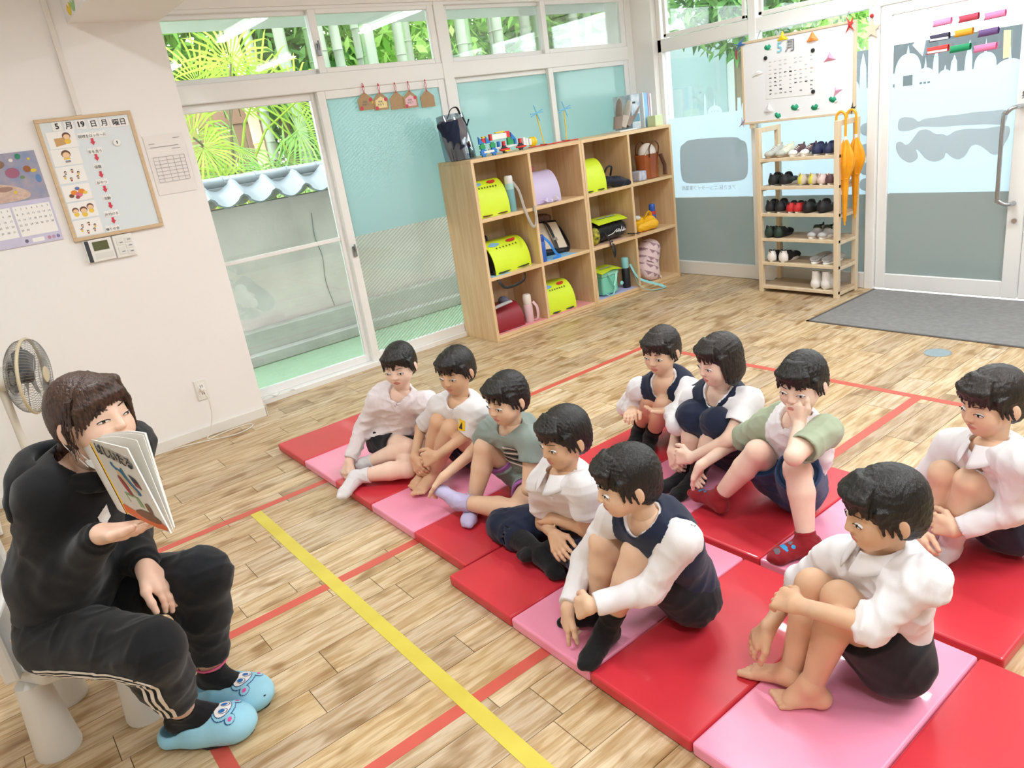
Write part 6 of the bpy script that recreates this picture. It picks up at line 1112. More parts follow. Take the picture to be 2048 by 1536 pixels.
# tan-panelled black satchel tilted up, showing its back
t = thing('school_satchel', 'black satchel stood up showing its tan padded back and strap', 'satchel', (3.76, 4.40, .482), (math.radians(-38), math.radians(6), math.radians(-6)))
SC_ = 1.22; MB().box(-.115*SC_, .115*SC_, -.02, .12, .0, .30).build('body', LBLK, t, local=True, bevel=.014, seg=3); MB().box(-.098*SC_, -.002, -.032, -.018, .03, .27).build('back_pad', mat('tan_pad', '#d9ccb6', .6), t, local=True, bevel=.010, seg=3); MB().box(.002, .098*SC_, -.032, -.018, .03, .27).build('back_pad', MATS['tan_pad'], t, local=True, bevel=.010, seg=3)
MB().tube([(0, -.03, .29), (0, -.062, .22), (.0, -.066, .12), (.004, -.05, .02), (.0, -.035, .005)], .014, 8, flat=.25).build('shoulder_strap', STRAP, t, local=True); MB().box(-.02, .02, -.078, -.062, .075, .10).build('buckle', STEEL, t, local=True, bevel=.003); MB().tube([(.10, .0, .30), (.135, -.02, .2), (.14, -.03, .06), (.10, -.06, -.01)], .014, 8, flat=.3).build('shoulder_strap', STRAP, t, local=True); MB().ell((0, -.02, .315), (.10, .05, .035)).build('curled_lining', mat('floral_dark', '#2b2422', .6, noise=.6, nscale=60, col2='#7d5a4a'), t, local=True, smooth=True)
def bottle(x, y, z, r, h, cols, label, strap=None, cap=.28, hang=None):
    t = thing('water_bottle', label, 'bottle', (x, y, z)); mb, mc = cols[0], cols[1]; hb = h*(1-cap)
    MB().lathe([(r*.94, 0), (r, .006), (r, hb*.96), (r*.88, hb)], 20).build('body', mb, t, local=True, smooth=True); MB().lathe([(r*.86, hb), (r*.90, hb+.004), (r*.90, h*.96), (r*.72, h)], 20).build('cap', mc, t, local=True, smooth=True)
    if len(cols) > 2: MB().lathe([(r*1.02, hb*.80), (r*1.02, hb*.97), (r*.96, hb)], 20).build('collar_band', cols[2], t, local=True, smooth=True)
    if strap: MB().tube([(a-x, b-y, c_-z) for a, b, c_ in hang], .011, 8, flat=.22, up=(0, -1, 0)).build('carry_strap', strap, t, local=True, smooth=True)
    return t
TEAL = mat('bottle_teal', '#7fb6bd', .35, noise=.1, nscale=9); GRYW = mat('bottle_white', '#e4e6e6', .4); GST = mat('strap_grey', '#a9a196', .6); BLUE = mat('bottle_blue', '#2f5fb8', .35); PNKB = mat('bottle_pink', '#d9b4b8', .45); CRM = mat('bottle_cream', '#e4dad2', .45); MINT = mat('mint_plastic', '#8fd0d2', .4); BLKP = mat('black_plastic', '#1d1f23', .4); REDB = mat('bottle_red', '#c4303a', .4)
bottle(3.345, 4.33, .886, .034, .25, (TEAL, GRYW, mat('bottle_mint', '#a9d0cf', .4)), 'teal water bottle with white lid and hanging grey strap', GST, .22, [(3.365, 4.31, 1.09), (3.385, 4.275, 1.02), (3.39, 4.245, .90), (3.41, 4.225, .80), (3.44, 4.222, .755), (3.475, 4.23, .80), (3.482, 4.245, .90)])
bottle(3.365, 4.33, .045, .036, .215, (PNKB, CRM), 'dusty pink flask with cream lid next to the dark red satchel', MATS['bottle_pink'], .36, [(3.395, 4.30, .20), (3.415, 4.28, .15), (3.41, 4.28, .07), (3.39, 4.30, .055)])
bottle(3.545, 4.30, .472, .032, .20, (BLUE, mat('cap_blue', '#2b4a9a', .4)), 'blue bottle with a picture label beside the tan-backed satchel', mat('strap_blue', '#2f7fd0', .5), .25, [(3.57, 4.29, .65), (3.61, 4.275, .60), (3.66, 4.27, .51), (3.70, 4.27, .485), (3.62, 4.262, .482)])
bottle(4.86, 4.36, .472, .030, .20, (BLUE, BLUE, REDB), 'blue bottle with a red band in the middle row by the corner', None, .3)
bottle(4.455, 4.34, .045, .034, .255, (BLKP, MINT), 'black and mint flask with a long mint strap', MINT, .34, [(4.485, 4.31, .24), (4.50, 4.27, .15), (4.54, 4.25, .10), (4.62, 4.20, .055), (4.70, 4.15, .012), (4.66, 4.12, .008), (4.56, 4.17, .010), (4.50, 4.24, .06), (4.488, 4.27, .14)])
# cloth bag, caddies and other bags
nb = thing('cloth_bag', 'dark navy cloth bag slumped over the edge of its cubby', 'bag', (4.39, 4.32, .886)); s = Sdf(.005); s.ell((4.34, 4.36, .94), (.06, .07, .045), k=.03).ell((4.43, 4.31, .925), (.055, .05, .036), k=.04).cone((4.40, 4.31, .93), (4.50, 4.27, .905), .04, .022, .03); V, F = s.mesh(); skin_obj('pouch', [(folds(V, F, .004, .04, 51), F)], [cloth('navy_nylon', '#1c2130', .2, .5)], nb); MB().tube([(4.30, 4.33, 1.0), (4.31, 4.30, 1.05), (4.36, 4.30, 1.05), (4.37, 4.33, .98)], .008, 8).build('handle', STRAP, nb)
bt = thing('leather_tote', 'glossy orange-brown tote with a cream hat in it, in the top corner cubby', 'bag', (4.85, 4.36, .886)); TOT = mat('tote_amber', '#a85a26', .15, coat=.6, noise=.25, nscale=6, col2='#8a4318')
o = MB(); o.grid(lambda u, v: (4.85+(.092+.020*v)*math.cos(2*math.pi*u)*1.05, 4.37+(.075+.012*v)*math.sin(2*math.pi*u), .890+.195*v), 32, 6, .003); o.build('body', TOT, bt, smooth=True); MB().box(4.775, 4.925, 4.31, 4.43, .888, .894).build('base', TOT, bt)
for y in (4.29, 4.44): MB().tube([(4.80, y, 1.06), (4.795, y-.01, 1.14), (4.85, y-.015, 1.185), (4.905, y-.01, 1.14), (4.90, y, 1.06)], .005, 8).build('handle', mat('tote_handle', '#5a3018', .3), bt, smooth=True)
MB().tube([(4.93, 4.29, 1.07), (4.955, 4.27, .98), (4.95, 4.265, .90)], .022, 8, flat=.2).build('side_flap', mat('tote_smoke', '#6d5048', .2, coat=.4), bt)
hat = thing('straw_hat', 'cream hat tucked upright in the amber tote', 'hat', (4.85, 4.36, 1.06)); MB().ell((4.85, 4.36, 1.085), (.088, .06, .085), 20, 12).build('crown', cloth('hat_cream', '#e9e1d6'), hat, smooth=True); MB().tube([(4.77, 4.31, 1.08), (4.80, 4.295, 1.13), (4.83, 4.298, 1.16)], .006, 6).build('seam', cloth('hat_seam', '#d9cfc2'), hat)
tag(MB().box(4.66, 4.745, 4.285, 4.40, .888, .965).build('paper_bag', mat('bag_print', '#d5d7e2', .5, noise=.3, nscale=30, col2='#a9aec8'), bevel=.008, seg=2), 'small clear printed bag beside the amber tote', 'bag')
gp = MB().ell((4.68, 4.46, .98), (.05, .06, .085), 12, 8).build('green_pouch', cloth('green_print', '#2f6b5c', c2='#1f4a44'), smooth=True); tag(gp, 'dark green pouch behind the clear printed bag', 'pouch')
bb_ = thing('backpack', 'black backpack with a neon top flap and white scribble lettering', 'bag', (4.28, 4.40, .472)); 
s = Sdf(.006); s.cone((4.18, 4.43, .57), (4.42, 4.43, .57), .075, .075, .03, flat=(0, 0, 1), ff=1.1).cone((4.18, 4.35, .555), (4.42, 4.35, .555), .068, .068, .03).plane((0, 0, .474), (0, 0, -1)); V, F = s.mesh(); bo = skin_obj('body', [(folds(V, F, .003, .05, 61), F)], [cloth('black_nylon', '#16161a', .2, .5)], bb_)
MB().grid(lambda u, v: (4.135+.33*u, 4.275+.20*v, .655+.014*math.sin(3*v)-.02*(1-v)**2-.01*abs(u-.5)), 8, 6, .004).build('neon_flap', NEON, bb_, smooth=True); MB().box(4.20, 4.40, 4.34, 4.365, .6655, .6685).build('reflective_strip', mat('reflective', '#c9d4d0', .3, metal=.4), bb_)
bvb = bvh_of(bo); 
for k, (cx, cz, rx, rz) in enumerate(((-.05, 0, .012, .006), (-.032, .006, .006, .016), (-.015, -.002, .010, .010), (.0, .012, .004, .026), (.012, -.004, .012, .006), (.028, .004, .006, .018), (.045, -.004, .010, .008))): decal(bvb, (4.39, 4.30, .545), (1, 0, 0), (0, 0, 1), ring(cx, cz, rx, rz, 14, .4*(-1)**k), mat('scribble_white', '#e8e8ea', .6), 'lettering', bb_, back=.1)
MB().tube([(4.20, 4.28, .56), (4.215, 4.255, .50), (4.225, 4.235, .42), (4.24, 4.235, .36), (4.255, 4.24, .42), (4.25, 4.262, .485)], .014, 8, flat=.2).build('hanging_strap', STRAP, bb_); MB().tube([(4.22, 4.27, .53), (4.27, 4.262, .54), (4.33, 4.268, .565)], .003, 6).build('drawcord', GRYW, bb_); MB().tube([(4.46, 4.28, .50), (4.52, 4.26, .49), (4.57, 4.245, .487)], .010, 8, flat=.5).build('side_strap', STRAP, bb_)
tag(MB().ell((4.115, 4.31, .545), (.045, .04, .07), 12, 8).build('patterned_pouch', mat('pouch_yellow_black', '#1d1c20', .6, noise=1, nscale=34, col2='#d6cf3a'), smooth=True), 'black and yellow lettered pouch squeezed beside the black backpack', 'pouch')
yb = thing('yellow_bag', 'bright yellow shoulder bag lying in the middle row by the corner', 'bag', (4.72, 4.36, .472)); s = Sdf(.005); s.cone((4.66, 4.38, .535), (4.79, 4.34, .545), .05, .055, .03, flat=(0, 0, 1), ff=.9).cone((4.64, 4.31, .51), (4.79, 4.29, .52), .036, .04, .03); s.plane((0, 0, .473), (0, 0, -1)); V, F = s.mesh(); skin_obj('body', [(folds(V, F, .003, .04, 71), F)], [mat('yellow_nylon', '#f2b91e', .45)], yb); MB().tube([(4.70, 4.31, .58), (4.74, 4.30, .63), (4.78, 4.31, .61), (4.80, 4.33, .57)], .012, 8, flat=.35).build('strap', MATS['yellow_nylon'], yb); MB().ell((4.655, 4.345, .59), (.03, .03, .02)).build('white_tag', GRYW, yb)
mc = thing('mint_backpack', 'mint green hard lunch box bag with a neon sheet on its lid', 'bag', (4.21, 4.37, .045)); MB().box(4.13, 4.31, 4.29, 4.46, .05, .215).build('body', mat('mint_shell', '#7fd0b8', .3, coat=.3), mc, bevel=.022, seg=4); MB().box(4.122, 4.318, 4.282, 4.468, .205, .245).build('lid', mat('mint_lid', '#96dcc8', .3, coat=.3), mc, bevel=.012, seg=3); MB().grid(lambda u, v: (4.105+.235*u, 4.262+.20*v, .262-.020*(1-v)**2*abs(1-2*u)), 8, 5, .003).build('neon_sheet', NEON, mc, smooth=True); MB().box(4.16, 4.30, 4.33, 4.35, .2655, .268).build('reflective_strip', MATS['reflective'], mc)
MB().tube([(4.18, 4.285, .23), (4.21, 4.272, .17), (4.235, 4.270, .12), (4.265, 4.272, .17), (4.29, 4.285, .23)], .010, 8, flat=.3).build('front_strap', MATS['mint_lid'], mc); MB().tube([(4.13, 4.275, .075), (4.19, 4.255, .052), (4.235, 4.262, .09), (4.25, 4.272, .12)], .007, 8, flat=.5).build('loop_strap', MATS['mint_lid'], mc); MB().ell((4.325, 4.268, .12), (.018, .012, .018)).build('charm', MINT, mc, smooth=True)
pb_ = thing('patterned_backpack', 'pink backpack with mauve triangle pattern leaning in the bottom corner cubby', 'bag', (4.76, 4.34, .03)); s = Sdf(.0055); s.cone((4.745, 4.36, .15), (4.80, 4.38, .29), .092, .092, .03, flat=(1, 0, .3), ff=1.2).ell((4.73, 4.31, .115), (.085, .055, .07), k=.03).ell((4.75, 4.285, .10), (.06, .03, .05), k=.02).plane((0, 0, .047), (0, 0, -1)); V, F = s.mesh()
def tri(C): a = (C[:, 0]+C[:, 2]*.3)/.046; b = (C[:, 2]-C[:, 0]*.3)/.046; return ((a % 1)+(b % 1) < 1) & ((np.floor(a)+np.floor(b)) % 2 == 0)
skin_obj('body', [(folds(V, F, .003, .045, 81), F)], [cloth('pink_pattern', '#ecd3d3', .2), cloth('mauve_pattern', '#a98791', .2)], pb_, [(tri, 1)]); MB().tube([(4.68, 4.30, .23), (4.73, 4.275, .20), (4.80, 4.285, .14), (4.83, 4.30, .12)], .004, 6).build('zip', mat('zip_mauve', '#8d6d78', .5), pb_); MB().tube([(4.80, 4.33, .10), (4.83, 4.29, .06), (4.81, 4.27, .05)], .010, 8, flat=.3).build('strap', MATS['pink_pattern'], pb_)
# mats of coloured paper on cubby floors
for x0, x1, z, c, lb in ((3.02, 3.48, .0452, '#e79a9a', 'pink sheet under the dark red satchel'), (3.53, 3.97, .0452, '#e79a9a', 'pink sheet under the neon satchel in the bottom row'), (4.06, 4.50, .0452, '#b7b9e0', 'lavender sheet under the mint lunch bag'), (3.03, 3.20, .4722, '#9cc6dc', 'pale blue sheet peeping out under the big black satchel'), (3.56, 3.86, .4722, '#8cc4e6', 'light blue sheet under the tan-backed satchel'), (4.06, 4.46, .4722, '#e2b79a', 'salmon sheet under the black backpack')): tag(MB().box(x0, x1, 4.256, 4.60, z, z+.0015).build('cubby_sheet', mat('sheet_'+c[1:], c, .7)), lb, 'sheet')
# ---- on top of the lockers
Z = LH
pl = thing('carrier_bag', 'navy and plaid clothes in a clear handled carrier bag on the locker top', 'bag', (3.07, 4.47, Z)); s = Sdf(.006); s.cone((3.07, 4.47, Z+.04), (3.03, 4.47, Z+.25), .075, .085, .04, flat=(1, .3, 0), ff=1.35); s.plane((0, 0, Z), (0, 0, -1)).plane((3.03, 4.47, Z+.27), (-.15, 0, 1)); V, F = s.mesh()
skin_obj('contents', [(folds(V, F, .006, .06, 91), F)], [cloth('navy_bundle', '#1d2740'), cloth('plaid_bundle', '#8b8588', .3, c2='#5d5a62')], pl, [(lambda C: (C[:, 0] > 3.03) & (C[:, 2] > Z+.10) & (C[:, 0] < 3.12), 1)])
o = MB(); o.grid(lambda u, v: (3.065-.04*v+(.121-.01*v*v)*math.cos(2*math.pi*u), 4.47+(.088-.05*v*v)*math.sin(2*math.pi*u), Z+.004+.30*v+.008*math.sin(9*u)*v), 28, 8, .001); o.build('clear_bag', glass_mat('clear_vinyl', '#e8f2f8', .10), pl, smooth=True); MB().tube([(2.97, 4.42, Z+.28), (3.0, 4.41, Z+.335), (3.05, 4.41, Z+.345), (3.08, 4.42, Z+.30)], .008, 8, flat=.4).build('handle', STRAP, pl); MB().tube([(3.06, 4.37, Z+.28), (3.085, 4.365, Z+.22), (3.11, 4.37, Z+.26)], .007, 8, flat=.4).build('dark_ribbon', cloth('navy_ribbon', '#1a2238'), pl)
# interlocking-brick train
TR_ = thing('toy_brick_vehicle', 'toy vehicle of red, blue, green and white interlocking pieces on the locker top', 'toy', (3.30, 4.36, Z)); C_ = {'r': mat('toy_red', '#e0332e', .35), 'b': mat('toy_blue', '#2f7fd0', .35), 'g': mat('toy_green', '#2aa05a', .35), 'w': mat('toy_white', '#f2f2f0', .35), 'y': mat('toy_yellow', '#f2cf1e', .35), 'k': mat('toy_black', '#222226', .4)}
def gear(x, z, y, r, c):
    pts = []
    for k in range(16): a = 2*math.pi*k/16; rr = r*(1 if (k//1) % 2 else .72); pts.append((x+rr*math.cos(a), z+rr*math.sin(a)))
    o = MB(); o.M = Matrix(((1, 0, 0, 0), (0, 0, 1, y), (0, 1, 0, 0), (0, 0, 0, 1))); o.prism(pts, 0, .014); o.build('wheel', C_[c], TR_)
def brick(x, z, w_, h_, c, y=4.34, d=.02): MB().box(x-w_/2, x+w_/2, y, y+d, z-h_/2, z+h_/2).build('piece', C_[c], TR_, bevel=.002)
for x in (3.165, 3.255): gear(x, Z+.028, 4.325, .030, 'b'); gear(x, Z+.066, 4.33, .026, 'g')
for x in (3.35, 3.50): gear(x, Z+.028, 4.325, .028, 'k'); brick(x, Z+.026, .085, .012, 'r', 4.318); brick(x+.005, Z+.055, .018, .055, 'r', 4.33); brick(x-.025, Z+.06, .018, .05, 'b', 4.35)
brick(3.21, Z+.030, .09, .016, 'w', 4.322); brick(3.38, Z+.042, .30, .014, 'w', 4.345); brick(3.425, Z+.078, .05, .05, 'g', 4.34); brick(3.40, Z+.078, .02, .05, 'g', 4.33); brick(3.325, Z+.118, .13, .036, 'w', 4.335); brick(3.255, Z+.120, .022, .045, 'r'); brick(3.40, Z+.122, .05, .045, 'r'); brick(3.34, Z+.145, .08, .010, 'y'); brick(3.20, Z+.128, .04, .012, 'y'); brick(3.37, Z+.018, .05, .014, 'y', 4.32)
for x, c in ((3.165, 'b'), (3.225, 'b'), (3.45, 'b')):
    o = MB(); o.M = Matrix(((1, 0, 0, 0), (0, 0, 1, 4.336), (0, 1, 0, 0), (0, 0, 0, 1))); o.prism([(x-.022, Z+.085), (x+.022, Z+.085), (x-.022, Z+.135)], 0, .012); o.build('wedge', C_[c], TR_)
for x, c in ((3.19, 'r'),): brick(x, Z+.105, .03, .03, c, 4.342)
for k, x in enumerate((3.545, 3.57, 3.60)): brick(x, Z+.055-.004*k, .022, .06-.008*k, 'w', 4.335, .05)
for x in (3.625, 3.65): MB().ell((x, 4.36, Z+.045), (.024, .03, .034)).build('piece', C_['y'], TR_, smooth=True)
for x, xt, lb in ((3.80, 3.80, 'straw pinwheel nearer the toy vehicle on the locker top'), (4.03, 4.06, 'straw pinwheel nearer the gathered slippers on the locker top')):
    t = thing('straw_pinwheel', lb, 'toy', (x, 4.42, Z)); zt = Z+.235; sx = x-.045 if x < 3.9 else x+.005
    MB().tube([(x, 4.42, Z+.004), (sx, 4.42, zt)], .0045, 6).build('stem', mat('straw_yellow', '#f2d24a', .4), t); MB().tube([(x-.14, 4.44, Z+.004), (x+.10, 4.40, Z+.005)], .0045, 6).build('foot', mat('straw_red', '#d8403e', .4), t); MB().tube([(x-.02, 4.36, Z+.009), (x+.03, 4.5, Z+.009)], .0045, 6).build('foot', MATS['straw_red'], t)
    for a in (.35, 1.95, .05): MB().tube([(sx-.06*math.cos(a), 4.412, zt-.06*math.sin(a)), (sx+.06*math.cos(a), 4.412, zt+.06*math.sin(a))], .0042, 6).build('vane', mat('straw_blue', '#7cc4ea', .4), t)
# gathered slippers, magazines, files
FELT = cloth('taupe_felt', '#9b8f86', .4); FEL2 = cloth('cream_felt', '#d3cbbf', .4); WHB = thing('slipper_bundle_tray', 'white tray that holds the gathered grey slippers', 'tray', (4.66, 4.44, Z)); MB().box(4.555, 4.76, 4.36, 4.52, Z, Z+.012).build('base', GRYW, WHB, bevel=.003); None
for k, (dx, a, m1, lb) in enumerate(((0, .12, FELT, 'grey felt slipper standing upright, first in the bundle'), (.045, .42, FEL2, 'cream felt slipper leaning second in the bundle'), (.085, .75, FELT, 'grey felt slipper leaning lowest in the bundle'))):
    t = thing('felt_slipper', lb, 'slipper', (4.61+dx, 4.42, Z+.012), (0, a, 0)); MB().ell((0, .0, .125), (.013, .04, .12), 14, 10).build('sole', m1, t, local=True, smooth=True); o = MB(); o.grid(lambda u, v: (-.012-.04*math.sin(math.pi*u)*(1-.25*v), (-.042+.084*u), .01+.095*v), 12, 5, .006); o.build('upper', FELT if k != 1 else FEL2, t, local=True, smooth=True)
for k, (x, w_, h_, c, lb, dy) in enumerate(((4.80, .10, .27, '#dfe6ec', 'pale printed brochure standing behind the slippers', 0), (4.90, .012, .275, '#e8eef0', 'thin white booklet standing next to the pale brochure', .0), (4.945, .055, .27, '#8ebfe6', 'light blue file standing on the locker top', .02), (4.985, .014, .265, '#d9b9c8', 'mauve file standing beside the light blue one', .02), (5.012, .018, .26, '#eceaea', 'white file standing nearest the pier', .02))):
    t = thing('document_file', lb, 'file', (x, 4.52, Z)); MB().box(x-w_/2, x+w_/2, 4.40+dy, 4.60, Z, Z+h_).build('cover', mat('file_'+c[1:], c, .5, noise=.25 if k == 0 else 0, nscale=18, col2='#9fb6c8'), t, bevel=.002)
    if k == 0: xz(t, rect(x-.04, x+.04, Z+.06, Z+.12), 4.399, mat('print_teal', '#5f93a8', .6), 'print'); xz(t, rect(x-.035, x+.0, Z+.2, Z+.215), 4.399, INK, 'print')
tag(MB().box(4.925, 5.02, 4.31, 4.40, Z, Z+.085).build('file_box', mat('green_box', '#cfdcae', .6), bevel=.003), 'pale green box in front of the files on the locker top', 'box')
# ================================================================ ENTRANCE SIDE THINGS
PINE = mat('pale_pine', '#e6d6bb', .5, noise=.15, nscale=3, nstretch=(6, 6, 1), col2='#dcc6a4'); PINT = mat('pine_tread', '#d3bea2', .5, noise=.25, nscale=4, nstretch=(8, 1, 8), col2='#b99b7a')
rk = thing('shoe_rack', 'tall pale pine shoe rack with six shelves beside the glass door', 'rack', (4.99, 3.0, 0)); RX0, RX1, RY0, RY1 = 4.85, 5.125, 2.69, 3.325
for y0, nm in ((RY0, ''), (RY1-.035, '')):
    for x0 in (RX0, RX1-.035): MB().box(x0, x0+.035, y0, y0+.035, 0, 1.20).build('post', PINE, rk, bevel=.002)
    MB().box(RX0+.035, RX1-.035, y0+.006, y0+.03, 1.165, 1.20).build('top_rail', PINE, rk, bevel=.002)
SHZ = (.985, .788, .595, .412, .230, .050)
for z in SHZ:
    MB().box(RX0+.006, RX0+.03, RY0+.0, RY1, z-.022, z).build('front_rail', PINE, rk, bevel=.0015); MB().box(RX0+.03, RX1-.01, RY0+.01, RY1-.01, z-.010, z).build('shelf_board', PINT, rk)
    for y0 in (RY0+.005, RY1-.030): MB().box(RX0+.02, RX1-.02, y0, y0+.025, z-.036, z-.012).build('cross_bar', PINE, rk, bevel=.0015)
RUB = mat('shoe_rubber_white', '#e9e6df', .6)
def shoe(y, z, L, up, sole, label, toe_out=False, high=0, strap=None, toe=None, heel=None, lace=False, x=None, slip=False, hh=1.0):
    """child shoe, pointing away from the room (heel in front) unless toe_out"""
    t = thing('shoe', label, 'shoe', (x or 4.868+L/2, y, z), (0, 0, math.pi if toe_out else 0)); h = L*.30*hh; s = Sdf(L/44); fx = lambda a: -L/2+L*a
    s.cone((fx(.17), 0, .020+L*.09), (fx(.80), 0, .016+L*.045), L*.165, L*.15, .02, flat=(0, 0, 1), ff=.8); s.ell((fx(.83), 0, .012+L*.07), (L*.17, L*.165, L*.085), k=.02)
    if not slip: s.cone((fx(.15), 0, .02), (fx(.17), 0, .02+h+high), L*.155, L*.135, .02, cap=1).cone((fx(.30), 0, .02+L*.06), (fx(.42), 0, .02+h*.82+high*.9), L*.16, L*.115, .03, cap=1); s.cone((fx(.17), 0, .02+h*.55+high*.5), (fx(.17), 0, .08+h+high), L*.105, L*.118, .004, op=1).cone((fx(.30), 0, .02+h*.7+high*.6), (fx(.36), 0, .1+h+high), L*.10, L*.095, .006, op=1)
    else: s.cone((fx(.10), 0, .07), (fx(.42), 0, .075), L*.19, L*.16, .01, op=1)
    s.plane((0, 0, .010), (0, 0, -1)); V, F = s.mesh(); pn = []; ms = [up]
    for spec in ((toe, lambda C: C[:, 0] > fx(.78)), (heel, lambda C: (C[:, 0] < fx(.13)) & (np.abs(C[:, 1]) < L*(.07 if heel is LM else .2)))):
        if spec[0]: ms.append(spec[0]); pn.append((spec[1], len(ms)-1))
    skin_obj('upper', [(V+np.array((t.location.x, t.location.y, t.location.z)), F)], ms, t, [(lambda C, f=f: f(C-np.array((t.location.x, t.location.y, t.location.z))), k) for f, k in pn])
    pts = []
    for k in range(22): a = 2*math.pi*k/22; cx = math.cos(a); wd = L*(.185 if cx > 0 else .165); pts.append((fx(.5)+cx*L*.50, math.sin(a)*wd*(1-.12*max(0, -cx))))
    MB().prism(pts, 0, .022 if not slip else .016).build('sole', sole, t, local=True, bevel=.004, seg=2, smooth=True)
    if strap: MB().tube([(fx(.42), -L*.15, .03+h*.45), (fx(.45), -L*.08, .035+h*.72), (fx(.45), L*.08, .035+h*.72), (fx(.42), L*.15, .03+h*.45)], L*.055, 8, flat=.25, up=(1, 0, .6)).build('strap', strap, t, local=True)
    if lace:
        for k in range(3): a = fx(.48+.08*k); zz = .03+h*(.66-.13*k); MB().tube([(a, -L*.085, zz-.006), (a+.004, 0, zz+.006), (a, L*.085, zz-.006)], .0026, 5).build('lace', RUB, t, local=True)
    if not slip and not high: MB().tube([(fx(.02), 0, .02+h*.85), (fx(-.04), 0, .02+h*1.05), (fx(.0), 0, .02+h*1.22), (fx(.06), 0, .02+h*1.0)], .004, 6, flat=.6).build('pull_tab', strap or up, t, local=True)
    return t
m_ = lambda n, c, **k: mat('shoe_'+n, c, .6, bump=.15, bscale=400, dist=.001, **k)
G1, G2, BK, NV, TN, PKS, RD, GN, WT, GY, BR = m_('greige', '#b9bab2'), m_('lime_white', '#dfe2c8'), m_('black', '#1c1c1f'), m_('navy', '#262f52'), m_('tan', '#cbbfae'), m_('pale_pink', '#e6cfc8'), m_('red', '#c22a2e'), m_('dark_green', '#24392f'), m_('white', '#eceae6'), m_('grey', '#b3b2b0'), m_('plum', '#5c3f44')
LM = m_('lime', '#d6d34a'); GUM = mat('gum_sole', '#a48d70', .6); BKS = mat('black_sole', '#26262a', .6)
rows = [ # shelf, y, L, upper, sole, kw, label
 (0, 3.245, .175, G1, GUM, dict(toe_out=True, heel=G2, lace=True), 'greige and lime trainer at the end of the top rack shelf'), (0, 3.155, .175, G2, GUM, dict(toe_out=True, toe=G1, lace=True), 'lime white trainer on the top rack shelf, second from its end'),
 (0, 3.055, .155, BR, RUB, dict(toe_out=True, lace=True, toe=WT), 'plum laced shoe in the middle of the top rack shelf'), (0, 2.965, .155, BR, RUB, dict(toe_out=True, lace=True, toe=WT), 'plum laced shoe next to the navy ones on the top rack shelf'), (0, 2.875, .165, NV, RUB, dict(strap=NV), 'navy shoe beside the plum pair'), (0, 2.79, .165, NV, RUB, dict(strap=NV), 'navy shoe half hidden by the rack post'),
 (1, 3.215, .18, BK, RUB, dict(strap=BK), 'black white-soled shoe, outer one on the second shelf'), (1, 3.125, .18, BK, RUB, dict(strap=BK), 'black white-soled shoe, inner one on the second shelf'), (1, 2.985, .165, TN, TN, dict(heel=LM), 'tan shoe with lime heel next to the black pair'), (1, 2.905, .165, TN, TN, dict(heel=LM), 'tan shoe with lime heel next to the pale pink pair'), (1, 2.835, .15, PKS, RUB, dict(), 'pale pink shoe nearer the tan pair'), (1, 2.775, .15, PKS, RUB, dict(heel=BR), 'pale pink shoe behind the rack post'),
 (2, 3.245, .17, BK, RUB, dict(strap=BK, hh=1.1), 'black high-tongued shoe, outer one on the third shelf'), (2, 3.165, .18, BK, RUB, dict(strap=BK, hh=1.1, heel=None), 'black shoe with pale stripes on the third shelf'), (2, 3.075, .15, RD, RUB, dict(strap=BK), 'red shoe nearer the black pair'), (2, 3.02, .15, RD, RUB, dict(strap=BK), 'red shoe nearer the middle of the third shelf'), (2, 2.945, .17, BK, BKS, dict(strap=BK), 'all black shoe beside the red pair'), (2, 2.835, .18, BK, BKS, dict(strap=BK), 'all black shoe beside the rack post'),
 (3, 3.255, .18, BK, BKS, dict(heel=GN), 'black trainer at the end of the fourth shelf'), (3, 3.18, .18, BK, BKS, dict(heel=GN, lace=True), 'black laced trainer second on the fourth shelf'), (3, 2.915, .165, GY, RUB, dict(toe_out=True, heel=GN, strap=GN), 'grey and dark green shoe on the fourth shelf, inner one'), (3, 2.835, .165, GY, RUB, dict(toe_out=True, heel=GN, strap=GN), 'grey and dark green shoe on the fourth shelf beside the post'),
 (4, 3.235, .19, BK, RUB, dict(heel=WT, lace=True), 'black trainer with white heel at the end of the fifth shelf'), (4, 3.14, .20, BK, RUB, dict(heel=WT, lace=True), 'large black trainer with white heel on the fifth shelf'), (4, 2.895, .215, GY, WT, dict(toe_out=False, slip=True), 'grey slipper on the fifth shelf, inner one'), (4, 2.805, .215, GY, WT, dict(slip=True), 'grey slipper on the fifth shelf beside the post'),
 (5, 2.885, .17, WT, RUB, dict(high=.055), 'white high-top shoe on the bottom shelf, inner one'), (5, 2.805, .17, WT, RUB, dict(high=.055, toe=m_('white_blue', '#5a5fae')), 'white high-top shoe on the bottom shelf beside the post')]
for sh_, y, L_, a, b, kw, lb in rows: shoe(y, SHZ[sh_], L_*1.12, a, b, lb, **kw)
